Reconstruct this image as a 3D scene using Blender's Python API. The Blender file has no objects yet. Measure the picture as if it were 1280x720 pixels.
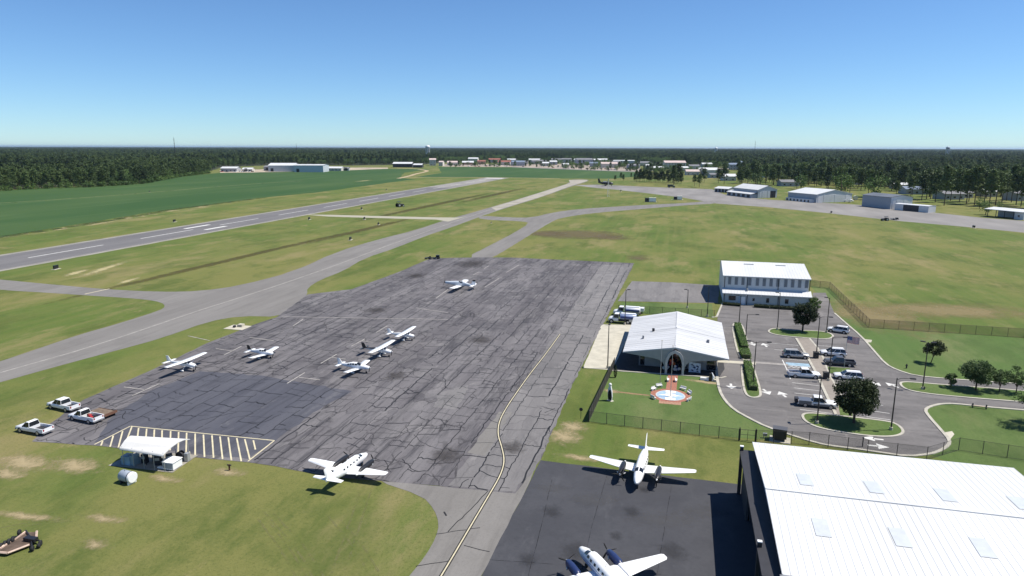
import bpy, math, random
from mathutils import Vector, Matrix
from mathutils.geometry import tessellate_polygon
random.seed(7)
R = math.radians
sc = bpy.context.scene
COL = sc.collection

# ------------------------------------------------------------------ camera, sky, sun, exposure
FPX, CAM_H, YAW, ROLL = 853.0, 44.0, R(14.0), R(0.14)
PITCH = math.atan((360 - 184.3) / FPX)
cam_d = bpy.data.cameras.new('camera'); cam = bpy.data.objects.new('camera', cam_d); COL.objects.link(cam)
cam_d.sensor_width = 36; cam_d.lens = FPX / 1280 * 36; cam_d.clip_start = .5; cam_d.clip_end = 90000
_f = Vector((-math.sin(YAW) * math.cos(PITCH), math.cos(YAW) * math.cos(PITCH), -math.sin(PITCH)))
_r = Vector((math.cos(YAW), math.sin(YAW), 0)); _u = _r.cross(_f)
_c, _s = math.cos(ROLL), math.sin(ROLL)
RX = _r * _c + _u * _s; UX = _u * _c - _r * _s
cam.matrix_world = Matrix(((RX.x, UX.x, -_f.x, 0), (RX.y, UX.y, -_f.y, 0), (RX.z, UX.z, -_f.z, CAM_H), (0, 0, 0, 1)))
sc.camera = cam
SUN_EL = R(60); SUN_AZ = math.pi / 2 - YAW - R(3)          # clockwise from +Y
sun_dir = Vector((math.sin(SUN_AZ) * math.cos(SUN_EL), math.cos(SUN_AZ) * math.cos(SUN_EL), math.sin(SUN_EL)))
w = bpy.data.worlds.new('World'); sc.world = w; w.use_nodes = True
nt = w.node_tree; bg = nt.nodes['Background']; sky = nt.nodes.new('ShaderNodeTexSky'); sky.sky_type = 'NISHITA'
sky.sun_disc = False; sky.sun_elevation = SUN_EL; sky.sun_rotation = SUN_AZ
sky.air_density = 1.0; sky.dust_density = 0.0; sky.ozone_density = 1.5; sky.altitude = 1500
wb = nt.nodes.new('ShaderNodeVectorMath'); wb.operation = 'MULTIPLY'; wb.inputs[1].default_value = (.87, 1.21, 1.58)   # one white balance for the whole sky
nt.links.new(sky.outputs[0], wb.inputs[0]); nt.links.new(wb.outputs[0], bg.inputs[0]); bg.inputs[1].default_value = 0.064
sl = bpy.data.lights.new('sun', 'SUN'); sl.energy = 5.0; sl.angle = R(.53); sl.color = (1, .95, .865)
so = bpy.data.objects.new('sun', sl); COL.objects.link(so); so.rotation_euler = sun_dir.to_track_quat('Z', 'Y').to_euler()
so.location = (0, 0, 80)
sc.view_settings.view_transform = 'Standard'; sc.view_settings.look = 'None'; sc.view_settings.exposure = 0.4
sc.view_settings.gamma = 1

def G(px, py, h=0.0):
    """surveyed photo position (1280x720) -> place on the plane z = h"""
    d = _f * FPX + RX * (px - 640) - UX * (py - 360)
    t = (h - CAM_H) / d.z
    return Vector((d.x * t, d.y * t, h))
def GP(pts, h=0): return [G(x, y, h) for x, y in pts]

# ------------------------------------------------------------------ materials
MATS = {}
def nodes(m):
    m.use_nodes = True
    return m.node_tree, m.node_tree.nodes['Principled BSDF']
def mat(name, col, rough=.7, metal=0., var=.12, scale=1.5, bump=0., spec=.4, stretch=None, emit=None):
    if name in MATS: return MATS[name]
    m = bpy.data.materials.new(name); t, b = nodes(m); MATS[name] = m
    b.inputs['Roughness'].default_value = rough; b.inputs['Metallic'].default_value = metal
    b.inputs['Specular IOR Level'].default_value = spec
    tc = t.nodes.new('ShaderNodeTexCoord'); mp = t.nodes.new('ShaderNodeMapping')
    if stretch: mp.inputs['Scale'].default_value = stretch
    t.links.new(tc.outputs['Object'], mp.inputs[0])
    n = t.nodes.new('ShaderNodeTexNoise'); n.inputs['Scale'].default_value = scale; n.inputs['Detail'].default_value = 5
    t.links.new(mp.outputs[0], n.inputs['Vector'])
    r = t.nodes.new('ShaderNodeValToRGB'); r.color_ramp.elements[0].position = .3; r.color_ramp.elements[1].position = .7
    r.color_ramp.elements[0].color = tuple(c * (1 - var) for c in col) + (1,)
    r.color_ramp.elements[1].color = tuple(min(1, c * (1 + var)) for c in col) + (1,)
    t.links.new(n.outputs[0], r.inputs[0]); t.links.new(r.outputs[0], b.inputs['Base Color'])
    if bump:
        bp = t.nodes.new('ShaderNodeBump'); bp.inputs['Strength'].default_value = bump
        t.links.new(n.outputs[0], bp.inputs['Height']); t.links.new(bp.outputs[0], b.inputs['Normal'])
    return m
class NT:
    """small node-graph helper for the ground materials (world coordinates)"""
    def __init__(s, name, rough=.95, spec=.15):
        s.m = bpy.data.materials.new(name); MATS[name] = s.m; s.t, s.b = nodes(s.m)
        s.b.inputs['Roughness'].default_value = rough; s.b.inputs['Specular IOR Level'].default_value = spec
        s.tc = s.t.nodes.new('ShaderNodeTexCoord')
    def noise(s, scale, stretch=(1, 1, 1), detail=4, rough=.55, rot=0, dist=0, off=(0, 0, 0)):
        mp = s.t.nodes.new('ShaderNodeMapping'); mp.inputs['Scale'].default_value = stretch
        mp.inputs['Rotation'].default_value = (0, 0, rot); mp.inputs['Location'].default_value = off
        s.t.links.new(s.tc.outputs['Object'], mp.inputs[0])
        n = s.t.nodes.new('ShaderNodeTexNoise'); n.inputs['Scale'].default_value = scale
        n.inputs['Detail'].default_value = detail; n.inputs['Roughness'].default_value = rough; n.inputs['Distortion'].default_value = dist
        s.t.links.new(mp.outputs[0], n.inputs['Vector']); return n.outputs[0]
    def ramp(s, v, a, b):
        r = s.t.nodes.new('ShaderNodeMapRange'); r.inputs[1].default_value = a; r.inputs[2].default_value = b
        r.interpolation_type = 'SMOOTHSTEP'; s.t.links.new(v, r.inputs[0]); return r.outputs[0]
    def mul(s, a, b):
        r = s.t.nodes.new('ShaderNodeMath'); r.operation = 'MULTIPLY'
        for i, q in enumerate((a, b)):
            if isinstance(q, (int, float)): r.inputs[i].default_value = q
            else: s.t.links.new(q, r.inputs[i])
        return r.outputs[0]
    def mix(s, fac, a, b):
        r = s.t.nodes.new('ShaderNodeMix'); r.data_type = 'RGBA'
        if isinstance(fac, (int, float)): r.inputs[0].default_value = fac
        else: s.t.links.new(fac, r.inputs[0])
        for i, q in ((6, a), (7, b)):
            if isinstance(q, tuple): r.inputs[i].default_value = q + (1,)
            else: s.t.links.new(q, r.inputs[i])
        return r.outputs[2]
    def out(s, c, bumpv=None, strength=.3, dist=.1):
        s.t.links.new(c, s.b.inputs['Base Color'])
        if bumpv is not None:
            bp = s.t.nodes.new('ShaderNodeBump'); bp.inputs['Strength'].default_value = strength; bp.inputs['Distance'].default_value = dist
            s.t.links.new(bumpv, bp.inputs['Height']); s.t.links.new(bp.outputs[0], s.b.inputs['Normal'])
        return s.m

def grass_mat(name, green, yellow, dry, dryness=.60):
    g = NT(name); lush = tuple(x * .72 for x in green); tan = tuple(x * .5 + y * .5 for x, y in zip(yellow, dry))
    big = g.ramp(g.noise(.016, (1, .5, 1), 6, .68), .40, .60)
    c = g.mix(big, green, yellow)
    mid = g.ramp(g.noise(.06, (1, .6, 1), 7, .72, .3, off=(9, 3, 0)), .47, .63)
    c = g.mix(g.mul(mid, .75), c, lush)
    mid2 = g.ramp(g.noise(.05, (1, .35, 1), 7, .72, -.2, off=(2, 19, 0)), .50, .66)
    c = g.mix(g.mul(mid2, .75), c, tan)
    mow = g.ramp(g.noise(.35, (1, .018, 1), 2, .5, .03), .45, .6)
    c = g.mix(g.mul(mow, .22), c, yellow)
    mow2 = g.ramp(g.noise(.5, (1, .02, 1), 2, .5, 1.2, off=(4, 4, 0)), .5, .62)
    c = g.mix(g.mul(mow2, .14), c, yellow)
    dr = g.ramp(g.noise(.075, (1, .5, 1), 9, .74, off=(31, 7, 0)), dryness, dryness + .1)
    c = g.mix(g.mul(dr, .6), c, dry)
    f = g.noise(2.6, (1, 1, 1), 8, .85)
    c = g.mix(g.mul(g.ramp(f, .48, .66), .6), c, tuple(x * .5 for x in green))
    f2 = g.ramp(g.noise(.8, (1, 1, 1), 9, .85, off=(5, 9, 0)), .53, .72)
    c = g.mix(g.mul(f2, .45), c, tuple(min(1, x * 1.3) for x in yellow))
    return g.out(c, f, .6, .2)
M_GRASS = grass_mat('airfield grass', (.090, .131, .028), (.160, .160, .050), (.30, .225, .125))
M_LAWN = grass_mat('lawn grass', (.078, .132, .034), (.112, .152, .05), (.2, .185, .09), .64)
M_FIELD = NT('crop field')
def _fld():
    g = M_FIELD
    c = g.mix(g.ramp(g.noise(.01, (1, .3, 1), 5), .35, .7), (.034, .078, .022), (.056, .098, .03))
    c = g.mix(g.mul(g.ramp(g.noise(.05, (1, .1, 1), 4), .5, .7), .4), c, (.085, .13, .045))
    c = g.mix(g.mul(g.ramp(g.noise(.8, (1, 1, 1), 5), .45, .7), .35), c, (.03, .07, .02))
    return g.out(c)
M_FIELD = _fld()
def asphalt(name, a, b, dark, streak=(1, .08, 1), sfac=.7, blotch=.5, light=None, aggregate=1., fine=0.):
    g = NT(name, .9, .25)
    c = g.mix(g.ramp(g.noise(.10, streak, 6, .7), .36, .66), a, b)
    c = g.mix(g.mul(g.ramp(g.noise(.42, streak, 7, .75, off=(3, 11, 0)), .48, .66), sfac), c, dark)
    c = g.mix(g.mul(g.ramp(g.noise(.05, (1, 1, 1), 6, .7, off=(17, 4, 0)), .5, .68), blotch), c, dark)
    if light: c = g.mix(g.mul(g.ramp(g.noise(.22, (1, .35, 1), 7, .75, off=(40, 2, 0)), .56, .7), .6), c, light)
    if fine:
        nz_ = g.t.nodes.new('ShaderNodeTexNoise'); nz_.inputs['Scale'].default_value = .5; nz_.inputs['Detail'].default_value = 4; g.t.links.new(g.tc.outputs['Object'], nz_.inputs['Vector'])
        va = g.t.nodes.new('ShaderNodeVectorMath'); va.operation = 'MULTIPLY_ADD'; va.inputs[1].default_value = (1.0, 3.2, 0); g.t.links.new(nz_.outputs['Color'], va.inputs[0]); g.t.links.new(g.tc.outputs['Object'], va.inputs[2])
        mp = g.t.nodes.new('ShaderNodeMapping'); mp.inputs['Scale'].default_value = (1, .38, 1); g.t.links.new(va.outputs[0], mp.inputs[0])
        vo = g.t.nodes.new('ShaderNodeTexVoronoi'); vo.feature = 'DISTANCE_TO_EDGE'; vo.inputs['Scale'].default_value = .42; g.t.links.new(mp.outputs[0], vo.inputs['Vector'])
        vi = g.t.nodes.new('ShaderNodeTexVoronoi'); vi.inputs['Scale'].default_value = .42; g.t.links.new(mp.outputs[0], vi.inputs['Vector'])
        sp = g.t.nodes.new('ShaderNodeSeparateColor'); g.t.links.new(vi.outputs['Color'], sp.inputs[0])
        c = g.mix(g.mul(g.ramp(sp.outputs[0], .5, .95), .16), c, dark); c = g.mix(g.mul(g.ramp(sp.outputs[1], .6, .95), .16), c, light or b)
        c = g.mix(g.mul(g.mul(g.ramp(vo.outputs['Distance'], .045, .012), fine), g.ramp(g.noise(.16, (1, 1, 1), 3, off=(7, 1, 0)), .42, .62)), c, tuple(x * .35 for x in dark))
    f = g.noise(2.2, (1, 1, 1), 6, .8)
    c = g.mix(g.mul(g.ramp(f, .45, .75), .35 * aggregate), c, tuple(x * .55 for x in a))
    return g.out(c, f, .15, .03)
M_APRON = asphalt('old sealed apron asphalt', (.112, .104, .108), (.166, .156, .158), (.05, .048, .053), sfac=.85, light=(.25, .237, .228), fine=.6)
M_APRON_DK = asphalt('bluish newer seal coat', (.068, .070, .086), (.092, .093, .108), (.048, .049, .06), sfac=.7, blotch=.5, light=(.14, .136, .142))
M_STRIP = asphalt('grey apron lane asphalt', (.155, .147, .145), (.20, .19, .185), (.1, .096, .097), sfac=.6, blotch=.4, light=(.26, .245, .235), fine=.3)
M_TAXI = asphalt('grey taxiway asphalt', (.172, .162, .15), (.205, .194, .18), (.125, .117, .108), sfac=.5, blotch=.35)
M_RUN = asphalt('runway asphalt', (.135, .13, .13), (.165, .158, .157), (.10, .096, .097), sfac=.4, blotch=.3)
M_BLACK = asphalt('fresh black asphalt', (.05, .051, .058), (.062, .063, .07), (.042, .043, .049), (1, 1, 1), .5, .5, light=(.08, .081, .088))
M_LOT = asphalt('parking lot asphalt', (.128, .12, .117), (.18, .169, .163), (.078, .073, .072), (.25, 1, 1), .7, .6, light=(.235, .22, .21))
M_ROAD = asphalt('access road asphalt', (.15, .142, .14), (.18, .17, .168), (.115, .11, .11), (1, 1, 1), .5, .3)
M_CONC = mat('pale concrete', (.44, .41, .33), .9, var=.14, scale=.5, bump=.05)
M_KERB = mat('kerb concrete', (.40, .375, .315), .9, var=.15, scale=.8)
M_WALK = asphalt('brown grey walkway concrete', (.24, .21, .18), (.29, .255, .22), (.19, .17, .145), (1, 1, 1), .5, .4)
M_CRACK = mat('tar crack sealant', (.012, .012, .014), .7, var=.3)
M_WHITE_MARK = mat('white road paint', (.56, .55, .52), .8, var=.18, scale=.6)
M_WORN = mat('worn white paint', (.34, .32, .29), .85, var=.3, scale=.7)
M_YELLOW = mat('cream yellow paint', (.55, .49, .33), .8, var=.15, scale=.8)
M_BLACKP = mat('black paint', (.02, .02, .02), .8)
M_BLUEP = mat('pale blue paint', (.25, .36, .44), .8, var=.25, scale=.8)
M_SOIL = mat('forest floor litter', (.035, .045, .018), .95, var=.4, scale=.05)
M_DIRT = mat('sandy dirt', (.36, .28, .17), .95, var=.3, scale=.4)
M_WHITE = mat('white aircraft paint', (.82, .82, .81), .3, var=.03, spec=.5)
M_ROOFW = mat('white metal roof', (.58, .585, .58), .5, var=.07, scale=.25, stretch=(1, .2, 1))
M_GREYW = mat('light grey metal siding', (.50, .53, .55), .55, var=.05, scale=.3)
M_GREYD = mat('grey panel', (.23, .235, .25), .7, var=.06, scale=.3)
M_DARK = mat('dark steel and opening shade', (.03, .03, .035), .6)  # dark steel; also painted as shade on flat doorway panels and open barn sides
M_GLASS = mat('dark glazing', (.015, .018, .022), .08, spec=.7, var=.1)
M_TINT = mat('grey window shutters', (.20, .21, .225), .5, var=.12)
M_BLK = mat('black rubber', (.016, .016, .017), .8, var=.2)
M_STEEL = mat('galvanised steel', (.42, .43, .44), .45, .5, var=.1)
M_POLE = mat('dark bronze pole', (.035, .03, .027), .55)
M_POST = mat('dark fence post', (.05, .045, .04), .7)
M_WIRE = mat('fence wire', (.075, .07, .06), .7)
M_WIREB = mat('brown fence wire', (.16, .125, .085), .8)
M_BRICK = mat('red brick paving', (.30, .125, .085), .9, var=.3, scale=4)
M_BENCH = mat('white stone', (.70, .69, .66), .7, var=.08)
M_TRUNK = mat('bark', (.085, .06, .043), .95, var=.35, scale=3, bump=.3)
M_RED = mat('red fabric', (.42, .03, .035), .7); M_BLUE = mat('navy blue', (.035, .06, .21), .45)
M_NAC = mat('dark blue nacelle paint', (.022, .036, .105), .3, var=.1); M_BLKPAINT = mat('black nacelle paint', (.018, .018, .02), .35, var=.1)

def leaf_mat(name, a, b):
    m = bpy.data.materials.new(name); MATS[name] = m; m.use_nodes = True; t = m.node_tree
    p = t.nodes['Principled BSDF']; out = t.nodes['Material Output']
    p.inputs['Roughness'].default_value = .65; p.inputs['Specular IOR Level'].default_value = .25
    oi = t.nodes.new('ShaderNodeObjectInfo'); tc = t.nodes.new('ShaderNodeTexCoord'); n = t.nodes.new('ShaderNodeTexNoise')
    n.inputs['Scale'].default_value = .8; n.inputs['Detail'].default_value = 3; t.links.new(tc.outputs['Object'], n.inputs['Vector'])
    st = t.nodes.new('ShaderNodeTexNoise'); st.inputs['Scale'].default_value = .006; st.inputs['Detail'].default_value = 4; t.links.new(oi.outputs['Location'], st.inputs['Vector'])   # stands of trees differ in tone
    s2 = t.nodes.new('ShaderNodeMapRange'); s2.inputs[1].default_value = .35; s2.inputs[2].default_value = .65; t.links.new(st.outputs[0], s2.inputs[0])
    a0 = t.nodes.new('ShaderNodeMath'); a0.operation = 'MULTIPLY_ADD'; a0.inputs[1].default_value = .55; t.links.new(oi.outputs['Random'], a0.inputs[0]); t.links.new(s2.outputs[0], a0.inputs[2])
    a1 = t.nodes.new('ShaderNodeMath'); a1.operation = 'MULTIPLY'; a1.inputs[1].default_value = .72; t.links.new(a0.outputs[0], a1.inputs[0])
    ad = t.nodes.new('ShaderNodeMath'); ad.operation = 'ADD'; t.links.new(a1.outputs[0], ad.inputs[0]); t.links.new(n.outputs[0], ad.inputs[1])
    r = t.nodes.new('ShaderNodeValToRGB'); r.color_ramp.elements[0].position = .3; r.color_ramp.elements[1].position = .95
    r.color_ramp.elements[0].color = a + (1,); r.color_ramp.elements[1].color = b + (1,)
    hf = t.nodes.new('ShaderNodeMath'); hf.operation = 'MULTIPLY'; hf.inputs[1].default_value = .62; t.links.new(ad.outputs[0], hf.inputs[0])
    t.links.new(hf.outputs[0], r.inputs[0]); t.links.new(r.outputs[0], p.inputs['Base Color'])
    tr = t.nodes.new('ShaderNodeBsdfTranslucent'); t.links.new(r.outputs[0], tr.inputs[0])
    mx = t.nodes.new('ShaderNodeMixShader'); mx.inputs[0].default_value = .2
    t.links.new(p.outputs[0], mx.inputs[1]); t.links.new(tr.outputs[0], mx.inputs[2]); t.links.new(mx.outputs[0], out.inputs[0])
    return m
M_PINE = leaf_mat('pine needles', (.016, .032, .012), (.108, .155, .048))
M_OAK = leaf_mat('broad leaves', (.036, .075, .02), (.14, .215, .055))
M_DKLEAF = leaf_mat('dark glossy leaves', (.016, .028, .012), (.042, .058, .02))
M_MYRTLE = leaf_mat('myrtle leaves', (.04, .075, .026), (.10, .145, .05))
M_HEDGE = leaf_mat('hedge leaves', (.085, .165, .04), (.17, .27, .07))

def worn_mat(name, col, sc=.5, lo=.42, hi=.7, amax=.8):
    """see-through ragged material for tracks and faded strips"""
    if name in MATS: return MATS[name]
    g = NT(name); n = g.noise(sc, (1, 1, 1), 8, .75); g.t.links.new(g.mul(g.ramp(n, lo, hi), amax), g.b.inputs['Alpha'])
    return g.out(g.mix(g.noise(2.5), tuple(c * .75 for c in col), tuple(min(1, c * 1.2) for c in col)))
# ------------------------------------------------------------------ mesh building
class MB:
    def __init__(s): s.v = []; s.f = []; s.m = []; s.sm = []
    def add(s, verts, faces, mi=0, smooth=False, M=None):
        o = len(s.v)
        s.v += [tuple(M @ Vector(p)) if M else tuple(p) for p in verts]
        for f in faces: s.f.append(tuple(i + o for i in f)); s.m.append(mi); s.sm.append(smooth)
        return s
    def box(s, x0, x1, y0, y1, z0, z1, mi=0, M=None):
        return s.add([(x0, y0, z0), (x1, y0, z0), (x1, y1, z0), (x0, y1, z0), (x0, y0, z1), (x1, y0, z1), (x1, y1, z1), (x0, y1, z1)],
                     [(3, 2, 1, 0), (4, 5, 6, 7), (0, 1, 5, 4), (1, 2, 6, 5), (2, 3, 7, 6), (3, 0, 4, 7)], mi, False, M)
    def tube(s, pts, rad, n=8, mi=0, smooth=True, cap=True):
        pts = [Vector(p) for p in pts]; rad = rad if isinstance(rad, (list, tuple)) else [rad] * len(pts)
        rings = []
        for i, p in enumerate(pts):
            d = (pts[min(i + 1, len(pts) - 1)] - pts[max(i - 1, 0)]).normalized()
            a = d.orthogonal().normalized() if abs(d.z) > .9 else d.cross(Vector((0, 0, 1))).normalized()
            if abs(d.z) > .9: a = (Vector((1, 0, 0)) - d * d.x).normalized()
            b = d.cross(a)
            rings.append([p + (a * math.cos(k * 2 * math.pi / n) + b * math.sin(k * 2 * math.pi / n)) * rad[i] for k in range(n)])
        return s.loft(rings, mi, smooth, cap)
    def loft(s, rings, mi=0, smooth=True, cap=True):
        n = len(rings[0]); vs = [p for r in rings for p in r]; fs = []
        for i in range(len(rings) - 1):
            for k in range(n):
                k2 = (k + 1) % n; fs.append((i * n + k, i * n + k2, (i + 1) * n + k2, (i + 1) * n + k))
        s.add(vs, fs, mi, smooth)
        if cap:
            s.add(rings[0], [tuple(reversed(range(n)))], mi); s.add(rings[-1], [tuple(range(n))], mi)
        return s
    def prism(s, pts, z0, z1, mi=0):
        n = len(pts); p = [(q[0], q[1]) for q in pts]
        a = sum(p[i][0] * p[(i + 1) % n][1] - p[(i + 1) % n][0] * p[i][1] for i in range(n))
        if a < 0: p.reverse()
        tri = tessellate_polygon([[Vector((x, y, 0)) for x, y in p]])
        vs = [(x, y, z0) for x, y in p] + [(x, y, z1) for x, y in p]
        fs = [tuple(i + n for i in t) for t in tri] + [tuple(reversed(t)) for t in tri] + [(i, (i + 1) % n, (i + 1) % n + n, i + n) for i in range(n)]
        return s.add(vs, fs, mi)
    def quad(s, a, b, c, d, mi=0): return s.add([a, b, c, d], [(0, 1, 2, 3)], mi)
    def disc(s, c, r, axis='x', n=14, mi=0, t=.02):
        c = Vector(c); d = {'x': Vector((1, 0, 0)), 'y': Vector((0, 1, 0)), 'z': Vector((0, 0, 1))}[axis] * t
        return s.tube([c - d, c + d], r, n, mi, False)
    def ball(s, c, r, n=10, mi=0, sz=1.):
        c = Vector(c); rings = []
        for i in range(1, 6):
            th = math.pi * i / 6
            rings.append([c + Vector((math.sin(th) * math.cos(2 * math.pi * k / n) * r, math.sin(th) * math.sin(2 * math.pi * k / n) * r, -math.cos(th) * r * sz)) for k in range(n)])
        s.loft(rings, mi, True, True); return s
    def mesh(s, name, mats):
        me = bpy.data.meshes.new(name); me.from_pydata(s.v, [], s.f); mats = mats if isinstance(mats, (list, tuple)) else [mats]
        for q in mats: me.materials.append(q)
        me.polygons.foreach_set('material_index', s.m); me.polygons.foreach_set('use_smooth', s.sm); me.update(); return me
    def build(s, name, mats, parent=None, kind=None, label=None):
        o = bpy.data.objects.new(name, s.mesh(name, mats)); COL.objects.link(o)
        if parent: o.parent = parent
        if kind: o['kind'] = kind
        if label: o['label'] = label
        return o
def thing(name, label, cat, loc=(0, 0, 0), rz=0, group=None):
    o = bpy.data.objects.new(name, None); COL.objects.link(o); o.location = loc; o.rotation_euler = (0, 0, rz); o.empty_display_size = .3
    o['label'] = label; o['category'] = cat
    if group: o['group'] = group
    return o
def tag(o, label, cat, group=None):
    o['label'] = label; o['category'] = cat
    if group: o['group'] = group
    return o
def copy_tree(o, parent=None):
    c = o.copy(); COL.objects.link(c); c.parent = parent
    for ch in o.children: copy_tree(ch, c)
    return c
def XY(p): return (p[0], p[1])
def chaikin(p, closed=True, it=2):
    p = [Vector((q[0], q[1])) for q in p]
    for _ in range(it):
        o = []; n = len(p)
        rng = range(n) if closed else range(n - 1)
        if not closed: o.append(p[0])
        for i in rng:
            a, b = p[i], p[(i + 1) % n]; o += [a * .75 + b * .25, a * .25 + b * .75]
        if not closed: o.append(p[-1])
        p = o
    return p
def densify(p, step, amp, closed=True):
    p = [Vector((q[0], q[1])) for q in p]; o = []; n = len(p)
    for i in range(n if closed else n - 1):
        a, b = p[i], p[(i + 1) % n]; L = (b - a).length; k = max(1, min(160, int(L / step)))
        for j in range(k):
            q = a.lerp(b, j / k)
            if j and amp: q = q + Vector((random.uniform(-amp, amp), random.uniform(-amp, amp)))
            o.append(q)
    if not closed: o.append(p[-1])
    return o
def sheet(name, pts, z, m, smooth=0, step=3., amp=.12, kind='structure', parent=None):
    if smooth: pts = chaikin(pts, True, smooth)
    pts = densify(pts, step, amp)
    b = MB(); vs = [Vector((p[0], p[1], 0)) for p in pts]
    tri = tessellate_polygon([vs])
    fs = []
    for t in tri:
        a, bb, c = (vs[i] for i in t)
        fs.append(t if (bb - a).cross(c - a).z > 0 else tuple(reversed(t)))
    b.add([(p.x, p.y, z) for p in vs], fs)
    return b.build(name, m, parent, kind if not parent else None)
def ribbon(b, pts, wd, z, mi=0):
    pts = [Vector((p[0], p[1])) for p in pts]; L = []
    for i, p in enumerate(pts):
        d = (pts[min(i + 1, len(pts) - 1)] - pts[max(i - 1, 0)]).normalized(); nn = Vector((-d.y, d.x))
        L.append((p + nn * wd / 2, p - nn * wd / 2))
    for (a, c), (d, e) in zip(L, L[1:]):
        b.quad((c.x, c.y, z), (e.x, e.y, z), (d.x, d.y, z), (a.x, a.y, z), mi)
    return b
def kerb(name, pts, wd=.32, h=.13, closed=False, smooth=1):
    pts = chaikin(pts, closed, smooth) if smooth else [Vector((q[0], q[1])) for q in pts]
    if closed: pts = pts + [pts[0]]
    b = MB(); rings = []
    n = len(pts)
    for i, p in enumerate(pts):
        if closed: d = (pts[1] - pts[-2]) if i in (0, n - 1) else (pts[i + 1] - pts[i - 1])
        else: d = pts[min(i + 1, n - 1)] - pts[max(i - 1, 0)]
        d.normalize(); nn = Vector((-d.y, d.x)) * wd / 2
        rings.append([(p.x + nn.x, p.y + nn.y, 0), (p.x - nn.x, p.y - nn.y, 0), (p.x - nn.x, p.y - nn.y, h), (p.x + nn.x, p.y + nn.y, h)])
    b.loft(rings, 0, False, True)
    return b.build(name, M_KERB, None, 'structure')
def inside(p, poly):
    x, y = p[0], p[1]; c = False; n = len(poly)
    for i in range(n):
        x1, y1 = poly[i][0], poly[i][1]; x2, y2 = poly[i - 1][0], poly[i - 1][1]
        if (y1 > y) != (y2 > y) and x < (x2 - x1) * (y - y1) / (y2 - y1) + x1: c = not c
    return c

# ------------------------------------------------------------------ ground, pavements, markings
def ground():
    g = [-60000, -25000, -10000, -5000, -3000, -2000, -1400, -1000, -700, -500, -350, -250, -150, -75, 0, 75, 150, 250, 350, 500, 700, 1000, 1400, 2000, 3000, 5000, 10000, 25000, 60000]
    b = MB(); n = len(g)
    b.add([(x, y, 0) for y in g for x in g], [(j * n + i, j * n + i + 1, (j + 1) * n + i + 1, (j + 1) * n + i) for j in range(n - 1) for i in range(n - 1)])
    b.build('ground', M_GRASS, None, 'structure')
ground()
# crop fields beyond the runway
F_LOW = [(-60, 303), (0, 297), (60, 286), (120, 277), (190, 265), (250, 257.5), (320, 248), (400, 240), (450, 233.2), (500, 226.5), (520, 224), (500, 222.5)]
F_TOP = [(505, 216), (540, 211.3), (440, 211), (320, 215), (275, 216), (230, 220), (180, 229), (120, 233), (60, 235), (0, 238), (-60, 241)]
sheet('crop_field', GP(F_LOW + F_TOP), .012, M_FIELD, 0, 12, 1.2)
sheet('crop_field', GP([(520, 221.2), (552, 216), (548, 208.6), (640, 209), (720, 212), (800, 214.5), (802, 220), (770, 223.2), (735, 223.3), (640, 222)]), .012, M_FIELD, 0, 15, 1.)
def path_px(name, px, wd, m, z=.02, sm=1):
    p = chaikin(GP(px), False, sm); b = ribbon(MB(), p, wd, z); return b.build(name, m, None, 'structure')
path_px('dirt_path', [(-20, 300), (60, 288.5), (120, 279.5), (180, 269.5), (215, 263.5), (260, 257.6)], 9, worn_mat('ragged dirt edge', (.36, .30, .16), .09, .48, .60, .85), .024)
path_px('weed_strip', [(-20, 299.5), (60, 287.5), (120, 278.3), (180, 268), (215, 261.8), (260, 256.3), (330, 247)], 7, worn_mat('dark weeds', (.05, .07, .022), .12, .42, .6, .8), .029)
path_px('field_lane', [(-20, 255), (80, 249), (190, 240.5), (280, 232.5), (380, 226)], 3.5, worn_mat('paler field lane', (.17, .20, .085), .1, .3, .5, .8), .024)
path_px('farm_track', [(498, 223), (512, 220), (520, 217.2), (533, 214.6), (534, 213), (520, 211), (495, 210)], 7, M_DIRT, .024)
path_px('farm_track', [(500, 222.2), (540, 221.3), (640, 222.2), (700, 223)], 5, M_DIRT, .028)

# runway
RN = G(0, 337.6); RF = G(634, 222.35); rd = (RF - RN).normalized(); rn = Vector((-rd.y, rd.x, 0)); RW = 30.5
RA = RN - rd * 300
def run_q(s0, s1, t0, t1): return [RN + rd * s0 + rn * t0, RN + rd * s1 + rn * t0, RN + rd * s1 + rn * t1, RN + rd * s0 + rn * t1]
RL = (RF - RN).length
sheet('runway_shoulder', run_q(-300, RL, -2.8, RW + 2.8), .02, mat('pale runway shoulder', (.25, .235, .2), .9, var=.15, scale=.1), 0, 8, .25)
runway = sheet('runway', run_q(-300, RL - 4, 0, RW), .03, M_RUN, 0, 30, 0)
def rmark(name, s0, s1, t0, t1, m=M_WHITE_MARK):
    b = MB(); q = run_q(s0, s1, t0, t1); b.quad(*[(p.x, p.y, .042) for p in q]); b.build(name, m, runway)
def rs(px, py): return (G(px, py) - RN).dot(rd)
s0 = rs(40, 322.5); k = -3
while s0 + k * 61 < RL - 60:
    rmark('centreline_dash', s0 + k * 61, s0 + k * 61 + 38, RW / 2 - .42, RW / 2 + .42); k += 1
for a0, a1, t in ((rs(231, 286), rs(265, 281), 21), (rs(264, 287.5), rs(292, 283), 7.2)): rmark('aiming_bar', a0, a1, t, t + 2.6)
sheet('concrete_section', run_q(RL - 260, RL - 5, 1.2, RW - 1.2), .036, mat('pale runway end', (.24, .225, .205), .9, var=.25, scale=.05, stretch=(1, .2, 1)), 0, 20, .5)
rmark('threshold_band', RL - 26, RL - 8, 2, RW - 2)
for t in (.6, RW - .9): rmark('edge_line', -300, RL - 30, t, t + .25, M_WORN)

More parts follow.
